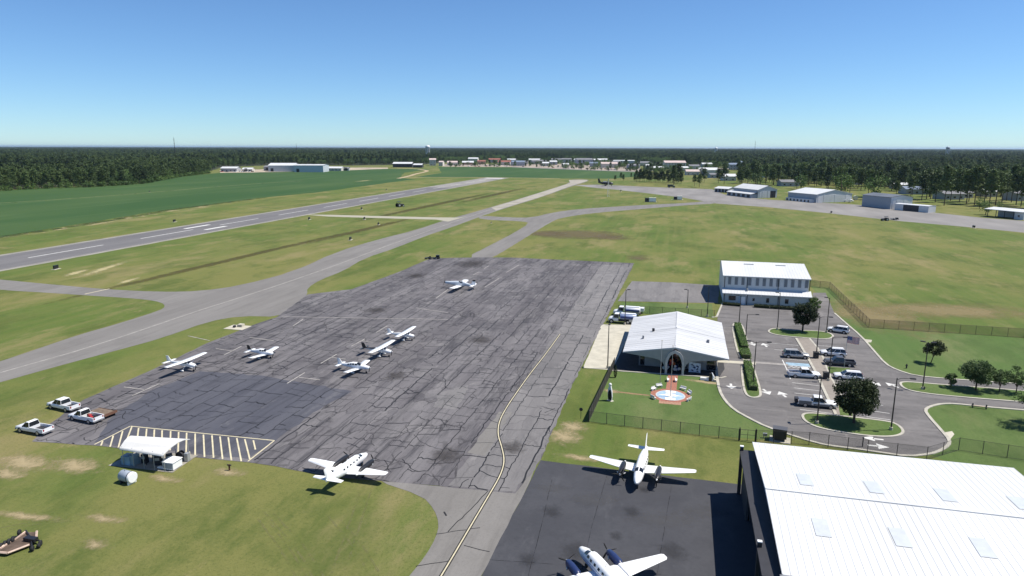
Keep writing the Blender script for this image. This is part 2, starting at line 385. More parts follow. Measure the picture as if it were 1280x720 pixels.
# taxiways
sheet('taxiway', GP([(-40, 489), (0, 478), (75, 457), (150, 437), (200, 423.5), (260, 402), (300, 395), (350, 396), (372, 384), (384, 369), (384, 360), (400, 350),
     (430, 338.3), (455, 323), (495, 310), (532, 295), (562, 285), (585, 276.5), (610, 267.3), (640, 257.6), (677, 246.3), (717, 232), (735, 226.6), (736, 224.4), (710, 224.6), (714, 228.2),
     (685, 237.5), (640, 251.3), (612, 259.5), (590, 266), (560, 274), (520, 287.5), (470, 300), (420, 315), (367, 339.5), (300, 357), (250, 364), (200, 365), (130, 361.5), (60, 355), (-40, 346),
     (-40, 358), (0, 362.5), (60, 366), (120, 370), (180, 374), (202, 378), (207, 383), (200, 388), (150, 404), (100, 418), (50, 435), (0, 452), (-40, 464)]), .02, M_TAXI, 1, 4, .12)
sheet('taxiway_link', GP([(380, 268.2), (415, 268.6), (495, 270.6), (548, 271.8), (575, 272), (585, 270), (560, 277), (545, 274.5), (495, 273.3), (410, 270.7)]), .026, mat('pale link asphalt', (.33, .31, .24), .9, var=.1), 0, 8, .2)
sheet('taxiway', GP([(598, 269.5), (640, 272), (665, 272), (690, 265.8), (722, 261.3), (795, 256.7), (865, 253.4), (885, 250.8), (905, 251), (896, 254.5), (865, 256), (815, 260.2), (740, 266.3),
     (700, 272.5), (688, 278), (665, 292), (624, 317.5), (612, 323), (582, 322), (612, 307), (640, 292.5), (662, 279.3), (655, 276.6), (600, 274.5)]), .023, M_TAXI, 1, 5, .15)
# far apron along the old hangars
FAR_APRON = [(718, 231.5), (747, 230.8), (790, 232.7), (840, 234.8), (890, 236.5), (905, 243), (960, 249.5), (1070, 255.8), (1165, 265.5), (1225, 272), (1285, 276.5), (1330, 281),
     (1330, 296), (1280, 290.8), (1200, 283), (1120, 276), (1040, 267), (960, 259), (896, 254.5), (855, 247.2), (815, 242.3), (772, 237.3), (740, 234.4)]
sheet('far_apron', GP(FAR_APRON), .021, mat('pale weathered asphalt', (.20, .188, .176), .9, var=.22, scale=.06, stretch=(1, .3, 1)), 0, 10, .3)
M_PALE = mat('pale weathered concrete', (.30, .275, .225), .9, var=.2, scale=.08)
sheet('concrete_section', GP([(614, 259.2), (640, 251.8), (684, 238), (713, 228.7), (711, 225), (734, 224.8), (734, 226.4), (716, 231.6), (677, 245.8), (640, 257), (620, 263.3)]), .027, M_PALE, 0, 8, .3)
# taxiway centre lines
tw = MB()
for p in ([(0, 466), (120, 432), (240, 391), (300, 372), (350, 356), (430, 328), (500, 301), (600, 266), (718, 227)],):
    ribbon(tw, chaikin(GP(p), False, 1), .3, .034)
tw.build('taxiway_line', M_WORN, None, 'structure')
hb = MB()
ribbon(hb, GP([(106, 367.7), (137, 361)]), .5, .034)
hb.build('hold_line', M_YELLOW, None, 'structure')

# main apron
APRON = GP([(40, 552), (62, 530), (104, 500), (125, 491), (190, 462.5), (260, 428.5), (320, 405), (345, 397), (385, 368), (440, 361.5), (500, 339.5), (538, 322.8), (600, 321.8), (640, 322), (793, 329)]) + \
        GP([(715, 481), (676, 575), (644, 617), (500, 603.5), (420, 597), (345, 583), (310, 578), (230, 570), (118, 557)])
apron = sheet('apron', APRON, .03, M_APRON, 0, 2.5, .13)
sheet('apron_patch', GP([(118, 553), (140, 522), (185, 490), (250, 464), (330, 470), (440, 489), (385, 521), (345, 551), (310, 574), (230, 566)]), .037, M_APRON_DK, 0, 1.5, .35)
sheet('apron_lane', GP([(752, 331), (791, 331), (715, 481), (676, 575), (644, 615), (560, 607), (610, 540), (640, 500), (668, 455), (700, 410), (728, 366)]), .039, M_STRIP, 0, 1.5, .3)
sheet('apron_patch', GP([(624, 515), (640, 515), (606, 570), (584, 566)]), .043, M_TAXI, 0, 1.2, .2)
sheet('apron_patch', GP([(541, 509), (552, 490), (600, 478), (588, 480), (570, 512)]), .037, M_STRIP, 0, 1, .25)
sheet('access_strip', GP([(470, 601), (500, 603.5), (644, 617), (676, 575), (602, 722), (560, 790), (440, 790), (490, 745), (512, 720), (532, 695), (545, 672), (549, 655), (543, 637), (528, 620)]), .026, M_TAXI, 1, 2, .1)
HANG_APRON = GP([(676, 575.5), (760, 586), (860, 598), (943, 608)]) + [G(1280, 640), G(1280, 800), G(520, 860), G(601, 722)]
sheet('hangar_apron', HANG_APRON, .034, M_BLACK, 0, 2.5, .08)

def cracks():
    poly = [XY(p) for p in APRON]; b = MB(); Z = .047
    nogo = [XY(p) for p in GP([(118, 556), (163, 533), (343, 551), (310, 577)])]
    xs = -110.
    lanes = []
    while xs < 20:
        lanes.append(xs); xs += random.uniform(2.6, 4.4)
    ph = [(random.uniform(0, 9), random.uniform(0, 9)) for _ in lanes]
    def lx(i, y): return lanes[i] + .10 * math.sin(y * .09 + ph[i][0]) + .07 * math.sin(y * .61 + ph[i][1])
    def put(pts, w):
        pts = [p for p in pts]
        run = []
        for p in pts + [None]:
            if p is not None and inside(p, poly) and not inside(p, nogo): run.append(p)
            else:
                if len(run) > 1: ribbon(b, run, w, Z)
                run = []
    for i in range(len(lanes)):
        y = 60.
        while y < 265:
            L = random.uniform(4, 30); wd = random.choice((.09, .12, .15, .19, .25))
            put([(lx(i, y + t) + random.uniform(-.13, .13), y + t) for t in [q * .9 for q in range(int(L / .9) + 1)]], wd)
            y += L + random.choice((0, 0, .8, 3, 7))
    for i in range(len(lanes) - 1):
        y = 60 + random.uniform(0, 6)
        while y < 265:
            if random.random() < .92:
                x0, x1 = lx(i, y), lx(i + 1, y); n = 6; dy = random.uniform(-1.3, 1.3); am = random.uniform(.1, .4)
                k = n + 1 if random.random() < .7 else random.randint(3, n)
                st = 0 if random.random() < .7 else n + 1 - k
                pts = [(x0 + (x1 - x0) * t / n, y + dy * t / n + random.uniform(-am, am)) for t in range(st, min(st + k, n + 1))]
                put(pts, random.choice((.08, .1, .13, .17, .23)))
            if random.random() < .16:
                x = lx(i, y) + random.uniform(1, 3); yy = y; pts = [(x, yy)]; a = random.uniform(0, 6.28)
                for _ in range(random.randint(4, 10)):
                    a += random.uniform(-.6, .6); x += math.cos(a) * .7; yy += math.sin(a) * .7; pts.append((x, yy))
                put(pts, random.choice((.09, .13)))
            y += random.uniform(1.8, 6.5)
    b.build('crack_sealant', M_CRACK, None, 'stuff')
    c = MB()
    for pts, wd in (([(610, 614), (560, 665)], .12), ([(545, 668), (600, 660)], .09), ([(520, 708), (566, 700)], .1), ([(555, 640), (558, 645)], .2), ([(580, 682), (612, 690)], .1)):
        ribbon(c, densify(GP(pts), .8, .12, False), wd, Z)
    c.build('crack_sealant', M_CRACK, None, 'stuff')
cracks()

# painted lines on the apron
def line_px(b, px, wd, z=.055, sm=0):
    p = GP(px); p = chaikin(p, False, sm) if sm else p; ribbon(b, p, wd, z); return b
YL = [(520, 770), (552, 720), (590, 655), (612, 618), (626, 594), (631, 576), (627, 558), (622, 543), (624, 526), (634, 508), (645, 492), (662, 468), (682, 443), (700, 418)]
apron_mark = MB(); line_px(apron_mark, YL, .46, .052, 2); apron_mark.build('lead_in_line_border', M_BLACKP, apron)
apron_mark = MB(); line_px(apron_mark, YL, .15, .057, 2); apron_mark.build('lead_in_line', M_YELLOW, apron)
for i, seg in enumerate([[(359, 479.5), (381, 466)], [(374, 472), (400, 475)], [(401, 454.5), (421, 443)], [(414, 447), (432, 449)], [(439, 433), (456, 424)], [(470, 416), (484, 407.5)], [(452, 426), (466, 428)],
         [(280, 444), (302, 433)], [(165, 495), (199, 480)], [(155, 484), (180, 487)], [(270, 436), (291, 439)], [(312, 422), (342, 426)], [(352, 396), (560, 399.5)], [(520, 385), (560, 391)],
         [(591, 344), (599, 340)], [(605, 336), (611, 332.5)], [(632.5, 341), (649, 331)], [(606, 359), (624, 348)], [(545, 373), (560, 362)], [(366, 408), (379, 399)], [(235, 420), (262, 426)]]):
    b = MB(); line_px(b, seg, .24); b.build('tie_down_mark', M_WORN, apron)
for seg in [[(118, 556), (163, 533)], [(163, 533), (343, 551)], [(343, 551), (310, 577)]]:
    b = MB(); line_px(b, seg, .22); b.build('hatch_border', M_YELLOW, apron)
for x0, y0, x1, y1 in [(385, 215, 379, 232), (425, 195, 413, 237), (460, 178, 444, 239), (495, 160, 478, 205), (520, 166, 512, 230), (550, 169, 545, 235), (579, 172, 576, 240), (608, 175, 607, 245), (640, 178, 638, 250), (670, 181, 668, 257),
        (700, 184, 698, 262), (732, 187, 732, 268), (763, 191, 767, 275), (795, 194, 801, 278), (825, 198, 835, 283), (856, 201, 868, 288), (888, 204, 905, 291), (918, 208, 937, 283), (950, 212, 958, 247)]:
    b = MB(); line_px(b, [(x0 / 3, 480 + y0 / 3), (x1 / 3, 480 + y1 / 3)], .22, .059); b.build('hatch_bar', M_YELLOW, apron)

# terminal surroundings
sheet('grey_pavement', GP([(790, 351.5), (840, 353), (900, 357), (897, 379), (772, 376.5)]), .03, M_STRIP, 0, 2, .1)
sheet('lawn', GP([(770, 455), (893, 470), (899, 488), (912, 508), (945, 527), (966, 537), (966, 551), (850, 541), (735, 527)]), .012, M_LAWN, 0, 2, .15)
sheet('lawn', GP([(777, 378), (890, 380), (893, 398), (772, 390)]), .012, M_LAWN, 0, 2, .15)
sheet('lawn', GP([(1013, 357), (1037, 360), (1086, 409), (1330, 426), (1330, 600), (1280, 597), (1180, 575), (1140, 560), (1120, 470), (1043, 392)]), .012, M_LAWN, 0, 2, .15)
sheet('concrete_slab', GP([(752, 405.5), (795, 406), (778, 440), (768, 463), (729, 460)]), .034, M_CONC, 0, 2, .05)
sheet('shade_dark_paving', [(-12.2, 132.4), (8.6, 133.2), (9.9, 139), (9.9, 165), (7, 166), (-10.6, 165)], .037, mat('shade dark paving', (.04, .04, .043), .9, var=.2), 0, 2, .03)  # paving coloured near black to carry the shade around the terminal
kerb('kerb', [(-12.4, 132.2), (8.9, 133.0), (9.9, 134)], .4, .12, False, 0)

LOT = [(903, 379), (955, 384), (1015, 388), (1016, 366), (1032, 366), (1043, 391.5), (1057, 404), (1077, 421), (1093, 439.5), (1107, 455.5), (1121, 462.8), (1144, 470), (1183, 473.8), (1280, 480.5), (1340, 485), (1340, 518), (1280, 513),
       (1227, 508.6), (1192, 504.8), (1176, 505.2), (1162, 508.5), (1156, 513), (1161, 521), (1178, 540), (1187, 550.5), (1186, 557), (1176, 563.5), (1163, 568), (1135, 571), (1100, 566), (1071, 561.6), (1033, 557), (1010, 551),
       (985, 543), (958, 534), (938, 524), (918, 513), (906, 501), (899, 488), (896, 470), (895, 452), (897, 396)]
sheet('parking_lot', GP(LOT), .03, M_LOT, 0, 1.5, .02)
lot = [o for o in COL.objects if o.name == 'parking_lot'][0]
kerb('kerb', GP([(1043, 391.5), (1057, 404), (1077, 421), (1093, 439.5), (1107, 455.5), (1121, 462.8), (1144, 470), (1183, 473.8), (1280, 480.5), (1340, 485)]), .45)
kerb('kerb', GP([(1340, 518), (1280, 513), (1227, 508.6), (1192, 504.8), (1176, 505.2), (1162, 508.5), (1156, 513), (1161, 521), (1178, 540), (1187, 550.5), (1186, 557), (1176, 563.5), (1163, 568), (1135, 571), (1100, 566), (1071, 561.6), (1033, 557), (1010, 551),
       (985, 543), (958, 534), (938, 524), (918, 513), (906, 501), (899, 488), (896, 470), (895, 452)]), .5)
kerb('kerb', GP([(890, 397), (896, 396), (903, 379.5), (955, 384), (1013, 388)]), .5, smooth=0)
def island(pts, m=M_LAWN, z=.10, sm=2):
    p = chaikin(GP(pts), True, sm)
    kerb('kerb', p, .42, .14, True, 0)
    return sheet('island', p, z, m, 0, 1, 0)
island([(915, 406), (921, 403.5), (927.5, 406), (932, 420), (936, 440), (938, 451), (926, 450), (920, 434)], M_LAWN)
island([(927, 455), (940, 455), (944, 468), (951.5, 492), (949, 497), (938, 497.5), (931, 492), (928, 475)], M_LAWN)
island([(960, 416), (962, 412), (970, 410.6), (990, 413.5), (1015, 413.5), (1034, 415.5), (1043, 420), (1036, 424.5), (1010, 423), (975, 420)], M_LAWN)
island([(1002, 519), (1010, 516.5), (1040, 519), (1074, 523), (1101, 526), (1120, 529.5), (1130, 539), (1126, 544), (1112, 546.5), (1086, 545.5), (1048, 540), (1022, 535), (1006, 527)], M_LAWN)
island([(1124, 479), (1132, 477.6), (1151, 479), (1180, 481.4), (1227, 484.8), (1280, 489), (1340, 494), (1340, 508), (1280, 503), (1192, 496), (1151, 491.5), (1130, 486.5)], M_LAWN)
sheet('median_walk', GP([(995, 423), (1012, 423.5), (1026, 440), (1037, 470), (1048, 488), (1060, 510), (1063, 521), (1045, 519), (1030, 490), (1022, 470), (1006, 441)]), .12, M_WALK, 0, 1, 0)
kerb('kerb', GP([(995, 423), (1006, 441), (1022, 470), (1034, 497), (1045, 519)]), .5, .15)
kerb('kerb', GP([(1012, 423.5), (1026, 440), (1037, 470), (1048, 488), (1060, 510), (1063, 521)]), .4, .14)
sheet('lawn', GP([(1034, 459), (1062, 461), (1067, 468), (1037, 467)]), .14, M_LAWN, 0, 1, .05)
sheet('lawn', GP([(1048, 505), (1062, 508), (1066, 521), (1050, 520)]), .14, M_LAWN, 0, 1, .05)
sheet('crosswalk', GP([(897, 450), (945, 453), (945, 456), (897, 453)]), .038, M_CONC, 0, 2, 0)
sheet('crosswalk', GP([(941, 451.8), (985, 455), (985, 457.2), (942, 454)]), .037, mat('pale worn crossing', (.27, .25, .23), .9, var=.2), 0, 2, 0)
sheet('drain_pad', GP([(1178, 541), (1190, 539), (1193, 543), (1188, 549)]), .02, M_CONC, 0, 1, 0)
sheet('drain_pad', GP([(1081, 424), (1090, 425), (1089, 428), (1083, 428)]), .02, M_CONC, 0, 1, 0)
# arrows on the lot
def arrow(px, py, ang, L=2.6):
    c = G(px, py); b = MB(); z = .04
    M = Matrix.Translation((c.x, c.y, 0)) @ Matrix.Rotation(ang, 4, 'Z')
    b.add([(-L / 2, -.22, z), (.0, -.22, z), (.0, .22, z), (-L / 2, .22, z)], [(0, 1, 2, 3)], 0, False, M)
    b.add([(-.15, -1.0, z), (L / 2, 0, z), (-.15, 1.0, z)], [(0, 1, 2)], 0, False, M)
    b.build('arrow_mark', M_WHITE_MARK, lot)
D = R(-90); U = R(90)
for a in [(914, 483, D), (958, 490, D + .3), (978, 493, U + .3), (941, 430, D + .15), (956, 431.5, U + .2), (1094, 479.5, D + .5), (1115, 481.5, U + .6), (1091, 548.5, R(178)), (1098, 558, R(-2))]: arrow(*a, L=3.0)
for x0, y0, x1, y1 in [(962, 429, 998, 432), (968, 437, 1003, 440), (988, 441, 1006, 443.5), (984, 449, 1012, 451.5), (986, 457, 1016, 459), (988, 464, 1020, 466), (990, 478.5, 1024, 482.5), (992, 485, 1027, 489), (993, 491.5, 1030, 495.5), (996, 498, 1033, 502.5), (1000, 512, 1040, 517),
        (1022, 432, 1054, 434.5), (1030, 447.5, 1064, 450), (1072, 489, 1095, 491.5), (1082, 504, 1104, 507), (1085, 513, 1112, 517), (1083, 521, 1113, 525), (1078, 497, 1100, 499)]:
    b = MB(); line_px(b, [(x0, y0), (x1, y1)], .15, .041); b.build('stall_line', M_WHITE_MARK, lot)
sheet('accessible_bay', GP([(982, 453), (1011, 455), (1013, 459), (983, 457)]), .036, M_BLUEP, 0, 3, 0)
sheet('accessible_bay', GP([(984, 464), (1016, 467), (1019, 473), (986, 470)]), .036, M_BLUEP, 0, 3, 0)
for k in range(5):
    b = MB(); line_px(b, [(985 + k * 5.5, 464.5 - 5 + k * .4), (991 + k * 5.5, 459 - 5 + k * .4 + 4)], .18, .043); b.build('hatch_line', M_WHITE_MARK, lot)
b = MB(); line_px(b, [(978, 450), (985, 465), (988, 474)], .2, .044); b.build('hatch_line', M_WHITE_MARK, lot)

PZ = [0]
def soft_patch(name, px, py, rx, ry, rot, col, thr=.25, sc=.5, z=.016, seed=0, amax=.85):
    PZ[0] = (PZ[0] + 1) % 9; z += PZ[0] * .0006 - .0024
    """worn patch with a ragged, see-through noise edge"""
    m = bpy.data.materials.new(name); m.use_nodes = True; t = m.node_tree; p = t.nodes['Principled BSDF']; out = t.nodes['Material Output']
    p.inputs['Roughness'].default_value = .95; p.inputs['Specular IOR Level'].default_value = .1
    tc = t.nodes.new('ShaderNodeTexCoord'); n = t.nodes.new('ShaderNodeTexNoise'); n.inputs['Scale'].default_value = sc; n.inputs['Detail'].default_value = 7; n.inputs['Roughness'].default_value = .7
    t.links.new(tc.outputs['Object'], n.inputs['Vector'])
    mp = t.nodes.new('ShaderNodeMapping'); mp.inputs['Scale'].default_value = (1 / rx, 1 / ry, 0); t.links.new(tc.outputs['Object'], mp.inputs[0])
    ln = t.nodes.new('ShaderNodeVectorMath'); ln.operation = 'LENGTH'; t.links.new(mp.outputs[0], ln.inputs[0])
    s = t.nodes.new('ShaderNodeMath'); s.operation = 'SUBTRACT'; s.inputs[0].default_value = 1; t.links.new(ln.outputs['Value'], s.inputs[1])
    a = t.nodes.new('ShaderNodeMath'); a.operation = 'MULTIPLY_ADD'; a.inputs[1].default_value = .55; t.links.new(s.outputs[0], a.inputs[0]); t.links.new(n.outputs[0], a.inputs[2])
    mr = t.nodes.new('ShaderNodeMapRange'); mr.interpolation_type = 'SMOOTHSTEP'; mr.inputs[1].default_value = .5 + thr * .5; mr.inputs[2].default_value = .98 + thr * .5; mr.inputs[4].default_value = amax; t.links.new(a.outputs[0], mr.inputs[0])
    cl = t.nodes.new('ShaderNodeMath'); cl.operation = 'MULTIPLY'; t.links.new(mr.outputs[0], cl.inputs[0])
    g0 = t.nodes.new('ShaderNodeMath'); g0.operation = 'GREATER_THAN'; g0.inputs[1].default_value = .02; t.links.new(s.outputs[0], g0.inputs[0]); t.links.new(g0.outputs[0], cl.inputs[1])
    n2 = t.nodes.new('ShaderNodeTexNoise'); n2.inputs['Scale'].default_value = 2; n2.inputs['Detail'].default_value = 6; t.links.new(tc.outputs['Object'], n2.inputs['Vector'])
    mx = t.nodes.new('ShaderNodeMix'); mx.data_type = 'RGBA'; mx.inputs[6].default_value = tuple(c * .7 for c in col) + (1,); mx.inputs[7].default_value = tuple(min(1, c * 1.25) for c in col) + (1,)
    t.links.new(n2.outputs[0], mx.inputs[0]); t.links.new(mx.outputs[2], p.inputs['Base Color']); t.links.new(cl.outputs[0], p.inputs['Alpha'])
    b = MB(); k = 28; b.add([(math.cos(i * 2 * math.pi / k) * rx, math.sin(i * 2 * math.pi / k) * ry, 0) for i in range(k)], [tuple(range(k))])
    o = b.build(name, m, None, 'structure'); c = G(px, py); o.location = (c.x, c.y, z); o.rotation_euler = (0, 0, rot); return o
SAND = (.36, .29, .17)
for a in [(30, 578, 7, 3.4, 0, .1), (95, 582, 6, 3.5, 0, .15), (10, 592, 5, 2.5, 0, .2), (30, 645, 8, 1.2, .1, .2), (130, 648, 5, 1.5, .1, .3), (120, 680, 3, 2, .1, .35), (285, 590, 4, 2, .1, .25), (205, 598, 5, 1.6, 0, .3),
          (705, 545, 4.5, 5.5, 0, .2), (716, 533, 3, 3, 0, .1), (725, 572, 5, 1.5, 0, .2), (545, 700, 1.6, 6, .1, .25), (765, 489, 2, 1.2, 0, -.05), (790, 492, 4.5, .45, -.05, -.2), (885, 478, 5, 1.0, -.1, -.1)]:
    soft_patch('bare_soil', *a[:4], a[4] - YAW * 0, SAND if a[5] > -.15 else (.3, .2, .12), a[5], .6, .019)
for a in [(722, 293, 24, 20, .2, -.3), (682, 292, 12, 16, 0, -.05), (765, 297, 12, 14, 0, .0), (798, 322, 8, 14, 0, .2)]:
    soft_patch('worn_grass', *a[:5], (.15, .12, .072), a[5], .12, .016, amax=.6)
for a in [(1090, 395, 14, 26, .3, .0), (1180, 388, 28, 12, .2, -.05)]: soft_patch('dry_grass', *a[:5], (.25, .2, .105), a[5], .15, .016, amax=.7)
for a in [(300, 322, 3, 90, -.02, -.25), (455, 287, 4, 70, -.02, -.2), (548, 255, 5, 150, -.02, -.2), (620, 243, 6, 130, -.02, -.1)]:
    soft_patch('damp_swale', *a[:5], (.09, .078, .034), a[5], .2, .017, amax=.6)
for a in [(130, 336, 3, 22, .3, .05), (95, 341, 2.5, 9, .3, -.05), (455, 226, 5, 30, 0, .0), (160, 351, 2, 8, .2, .0)]: soft_patch('bare_soil', *a[:5], (.42, .37, .2), a[5], .3, .019)
for px, py, r in [(556, 570, 3), (640, 560, 2.5), (520, 345, 5), (470, 388, 4), (590, 330, 9), (600, 425, 4), (495, 470, 3)]: soft_patch('oil_stain', px, py, r, r * 1.4, 0, (.05, .046, .045), .05, .7, .0505, amax=.5)
rb = MB()
for p in ([(612, 700), (700, 706), (800, 716), (900, 726)], [(690, 600), (676, 660), (655, 740)], [(760, 590), (742, 650), (716, 760)], [(840, 604), (824, 700), (815, 760)]): ribbon(rb, densify(GP(p), 1.2, .03, False), .07, .0375)
rb.build('paving_seam', worn_mat('faint seam', (.02, .02, .022), .6, .4, .6, .7), hangar_apron := next(o for o in COL.objects if o.name == 'hangar_apron'))
for px, py, r in [(790, 640, 1.4), (806, 612, 1.0), (720, 690, 2.2), (770, 670, 1.0), (690, 640, 1.6), (840, 690, 2.0), (660, 700, 1.4)]: soft_patch('oil_stain', px, py, r, r * 1.3, 0, (.03, .03, .032), .0, .9, .040, amax=.3)
for px, py, r in [(740, 625, 4), (830, 650, 5), (690, 610, 3), (760, 705, 5), (880, 640, 4)]: soft_patch('scuffed_paving', px, py, r, r * .5, .3, (.10, .10, .105), .0, .5, .042, amax=.4)
tk = MB(); TZ = [0]
for p in ([(455, 602), (438, 650), (420, 700), (400, 760)], [(330, 640), (375, 690), (400, 740)], [(322, 648), (360, 700), (380, 745)], [(410, 645), (440, 680), (458, 712)], [(0, 660), (40, 652), (80, 650)]):
    for dx in (0, 1.4):
        q = [v + Vector((dx, 0)) for v in chaikin(GP(p), False, 2)]
        TZ[0] += .0011; ribbon(tk, densify(q, 1, .06, False), .28, .010 + TZ[0])
tk.build('wheel_track', worn_mat('pressed grass', (.19, .185, .08), .35, .42, .66, .6), None, 'structure')

# ------------------------------------------------------------------ buildings
def ribbed(b, p0, p1, q1, q0, step=.6, h=.05, mi=0):
    """standing-seam sheet: p0-p1 is the lower edge, q0-q1 the upper edge; seams run from lower to upper edge"""
    p0, p1, q1, q0 = map(Vector, (p0, p1, q1, q0))
    b.add([p0, p1, q1, q0], [(0, 1, 2, 3)], mi)
    n = max(2, int((p1 - p0).length / step)); nn = (p1 - p0).cross(q0 - p0).normalized() * h; dx = (p1 - p0).normalized() * .06
    for i in range(n + 1):
        a = p0.lerp(p1, i / n); c = q0.lerp(q1, i / n)
        b.add([a - dx, a + nn, a + dx, c - dx, c + nn, c + dx], [(0, 1, 4, 3), (1, 2, 5, 4)], mi)

def big_hangar():
    x0, x1, y0, y1, he, hr = 10.6, 39.2, 58.8, 86.6, 7.0, 7.9
    ym = (y0 + y1) / 2
    h = thing('hangar', 'large white ribbed roof hangar in the right foreground with open west side', 'hangar', (x0, ym, 0))
    def P(o): o.parent = h; o.matrix_parent_inverse = Matrix.Translation((-x0, -ym, 0)); return o
    b = MB()
    # walls: south, north, east and a west end with a wide opening between door pockets
    b.box(x0, x1, y0, y0 + .25, 0, he); b.box(x0, x1, y1 - .25, y1, 0, he)
    b.add([(x1, y0 + .25, 0), (x1, y1 - .25, 0), (x1, y1 - .25, he), (x1, ym, hr - .15), (x1, y0 + .25, he)], [(0, 1, 2, 3, 4)])
    P(b.build('wall', M_GREYW))
    b = MB(); z = 5.6
    b.add([(x0, y0 + .25, z), (x0, y1 - .25, z), (x0, y1 - .25, he), (x0, ym, hr - .15), (x0, y0 + .25, he)], [(4, 3, 2, 1, 0)])
    b.add([(x0 + .3, y0 + .25, z), (x0 + .3, y1 - .25, z), (x0 + .3, y1 - .25, he), (x0 + .3, ym, hr - .15), (x0 + .3, y0 + .25, he)], [(0, 1, 2, 3, 4)])
    b.add([(x0, y0 + .25, z), (x0 + .3, y0 + .25, z), (x0 + .3, y1 - .25, z), (x0, y1 - .25, z)], [(0, 1, 2, 3)])
    P(b.build('gable_wall', mat('pale blue siding', (.42, .46, .49), .55, var=.06)))
    for ya, yb in ((ym, y0 - .45), (ym, y1 + .45)):
        b = MB(); k = (hr - he) / (ym - y0)
        zb = hr - k * abs(yb - ym)
        if yb < ym: ribbed(b, (x0 - .35, yb, zb), (x1 + .35, yb, zb), (x1 + .35, ym, hr), (x0 - .35, ym, hr), .7, .035)
        else: ribbed(b, (x1 + .35, yb, zb), (x0 - .35, yb, zb), (x0 - .35, ym, hr), (x1 + .35, ym, hr), .7, .035)
        b.add([(x0 - .35, yb, zb - .18), (x1 + .35, yb, zb - .18), (x1 + .35, ym, hr - .18), (x0 - .35, ym, hr - .18)], [(3, 2, 1, 0) if yb < ym else (0, 1, 2, 3)])
        b.add([(x0 - .35, yb, zb - .18), (x1 + .35, yb, zb - .18), (x1 + .35, yb, zb), (x0 - .35, yb, zb)], [(0, 1, 2, 3)])
        for xx in (x0 - .35, x1 + .35): b.add([(xx, yb, zb - .18), (xx, yb, zb), (xx, ym, hr), (xx, ym, hr - .18)], [(0, 1, 2, 3)])
        roof = P(b.build('roof', M_ROOFW))
        M_SKYL = mat('translucent skylight panel', (.50, .525, .545), .4, var=.06)
        for i in range(4):
            xc = x0 + 4.2 + i * 7.0; c = MB(); w_ = .72; off = .05
            t0, t1 = (.14, .36) if yb > ym else (.33, .54)
            ya0, ya1 = ym + (yb - ym) * t0, ym + (yb - ym) * t1
            c.add([(xc - w_, ya0, hr - k * abs(ya0 - ym) + off), (xc + w_, ya0, hr - k * abs(ya0 - ym) + off), (xc + w_, ya1, hr - k * abs(ya1 - ym) + off), (xc - w_, ya1, hr - k * abs(ya1 - ym) + off)],
                  [(0, 1, 2, 3) if yb > ym else (3, 2, 1, 0)])
            o = c.build('skylight', M_SKYL); o.parent = roof; o.matrix_parent_inverse = Matrix.Translation((-x0, -ym, 0)) if False else Matrix.Identity(4)
    b = MB(); b.box(x0 - .4, x1 + .4, ym - .22, ym + .22, hr - .02, hr + .1); P(b.build('ridge_cap', M_ROOFW))
    M_LEAF = mat('shade dark hangar door', (.05, .055, .065), .6)  # door leaves coloured near black for the shaded west end
    for j, (a, c) in enumerate(((79.2, 86.4), (59.0, 64.2))):
        for q in range(3):
            b = MB(); b.box(x0 - .55 - q * .42, x0 - .27 - q * .42, a + q * .12, c - q * .1, .06, 5.75 + .05 * q)
            for yy in range(int(a) + 1, int(c)): b.box(x0 - .60 - q * .42, x0 - .55 - q * .42, yy, yy + .07, .1, 5.7)
            P(b.build('door_leaf', M_LEAF))
        b = MB(); yy = c if j == 0 else c
        b.box(x0 - 1.9, x0 - 1.5, yy - .45, yy - .1, 0, 6.6); P(b.build('door_post', M_DARK)).data.materials.append(M_WHITE)
        b = MB(); b.box(x0 - 1.92, x0 - 1.48, yy - .47, yy - .08, 6.6, 6.7); P(b.build('post_cap', M_WHITE))
    b = MB(); b.box(x0 - 1.95, x0 - .02, y0 + .3, y1 - .3, 5.86, 6.1); P(b.build('door_track', M_DARK))
    b = MB(); b.box(x0 + .4, x1 - .3, y0 + .35, y1 - .35, .05, .07); P(b.build('floor', mat('hangar floor', (.2, .2, .2), .6)))
    b = MB(); b.box(x0 - .6, x1 + .6, y0 - .62, y0 - .46, he - .25, he - .05); P(b.build('gutter', M_GREYD))
big_hangar()

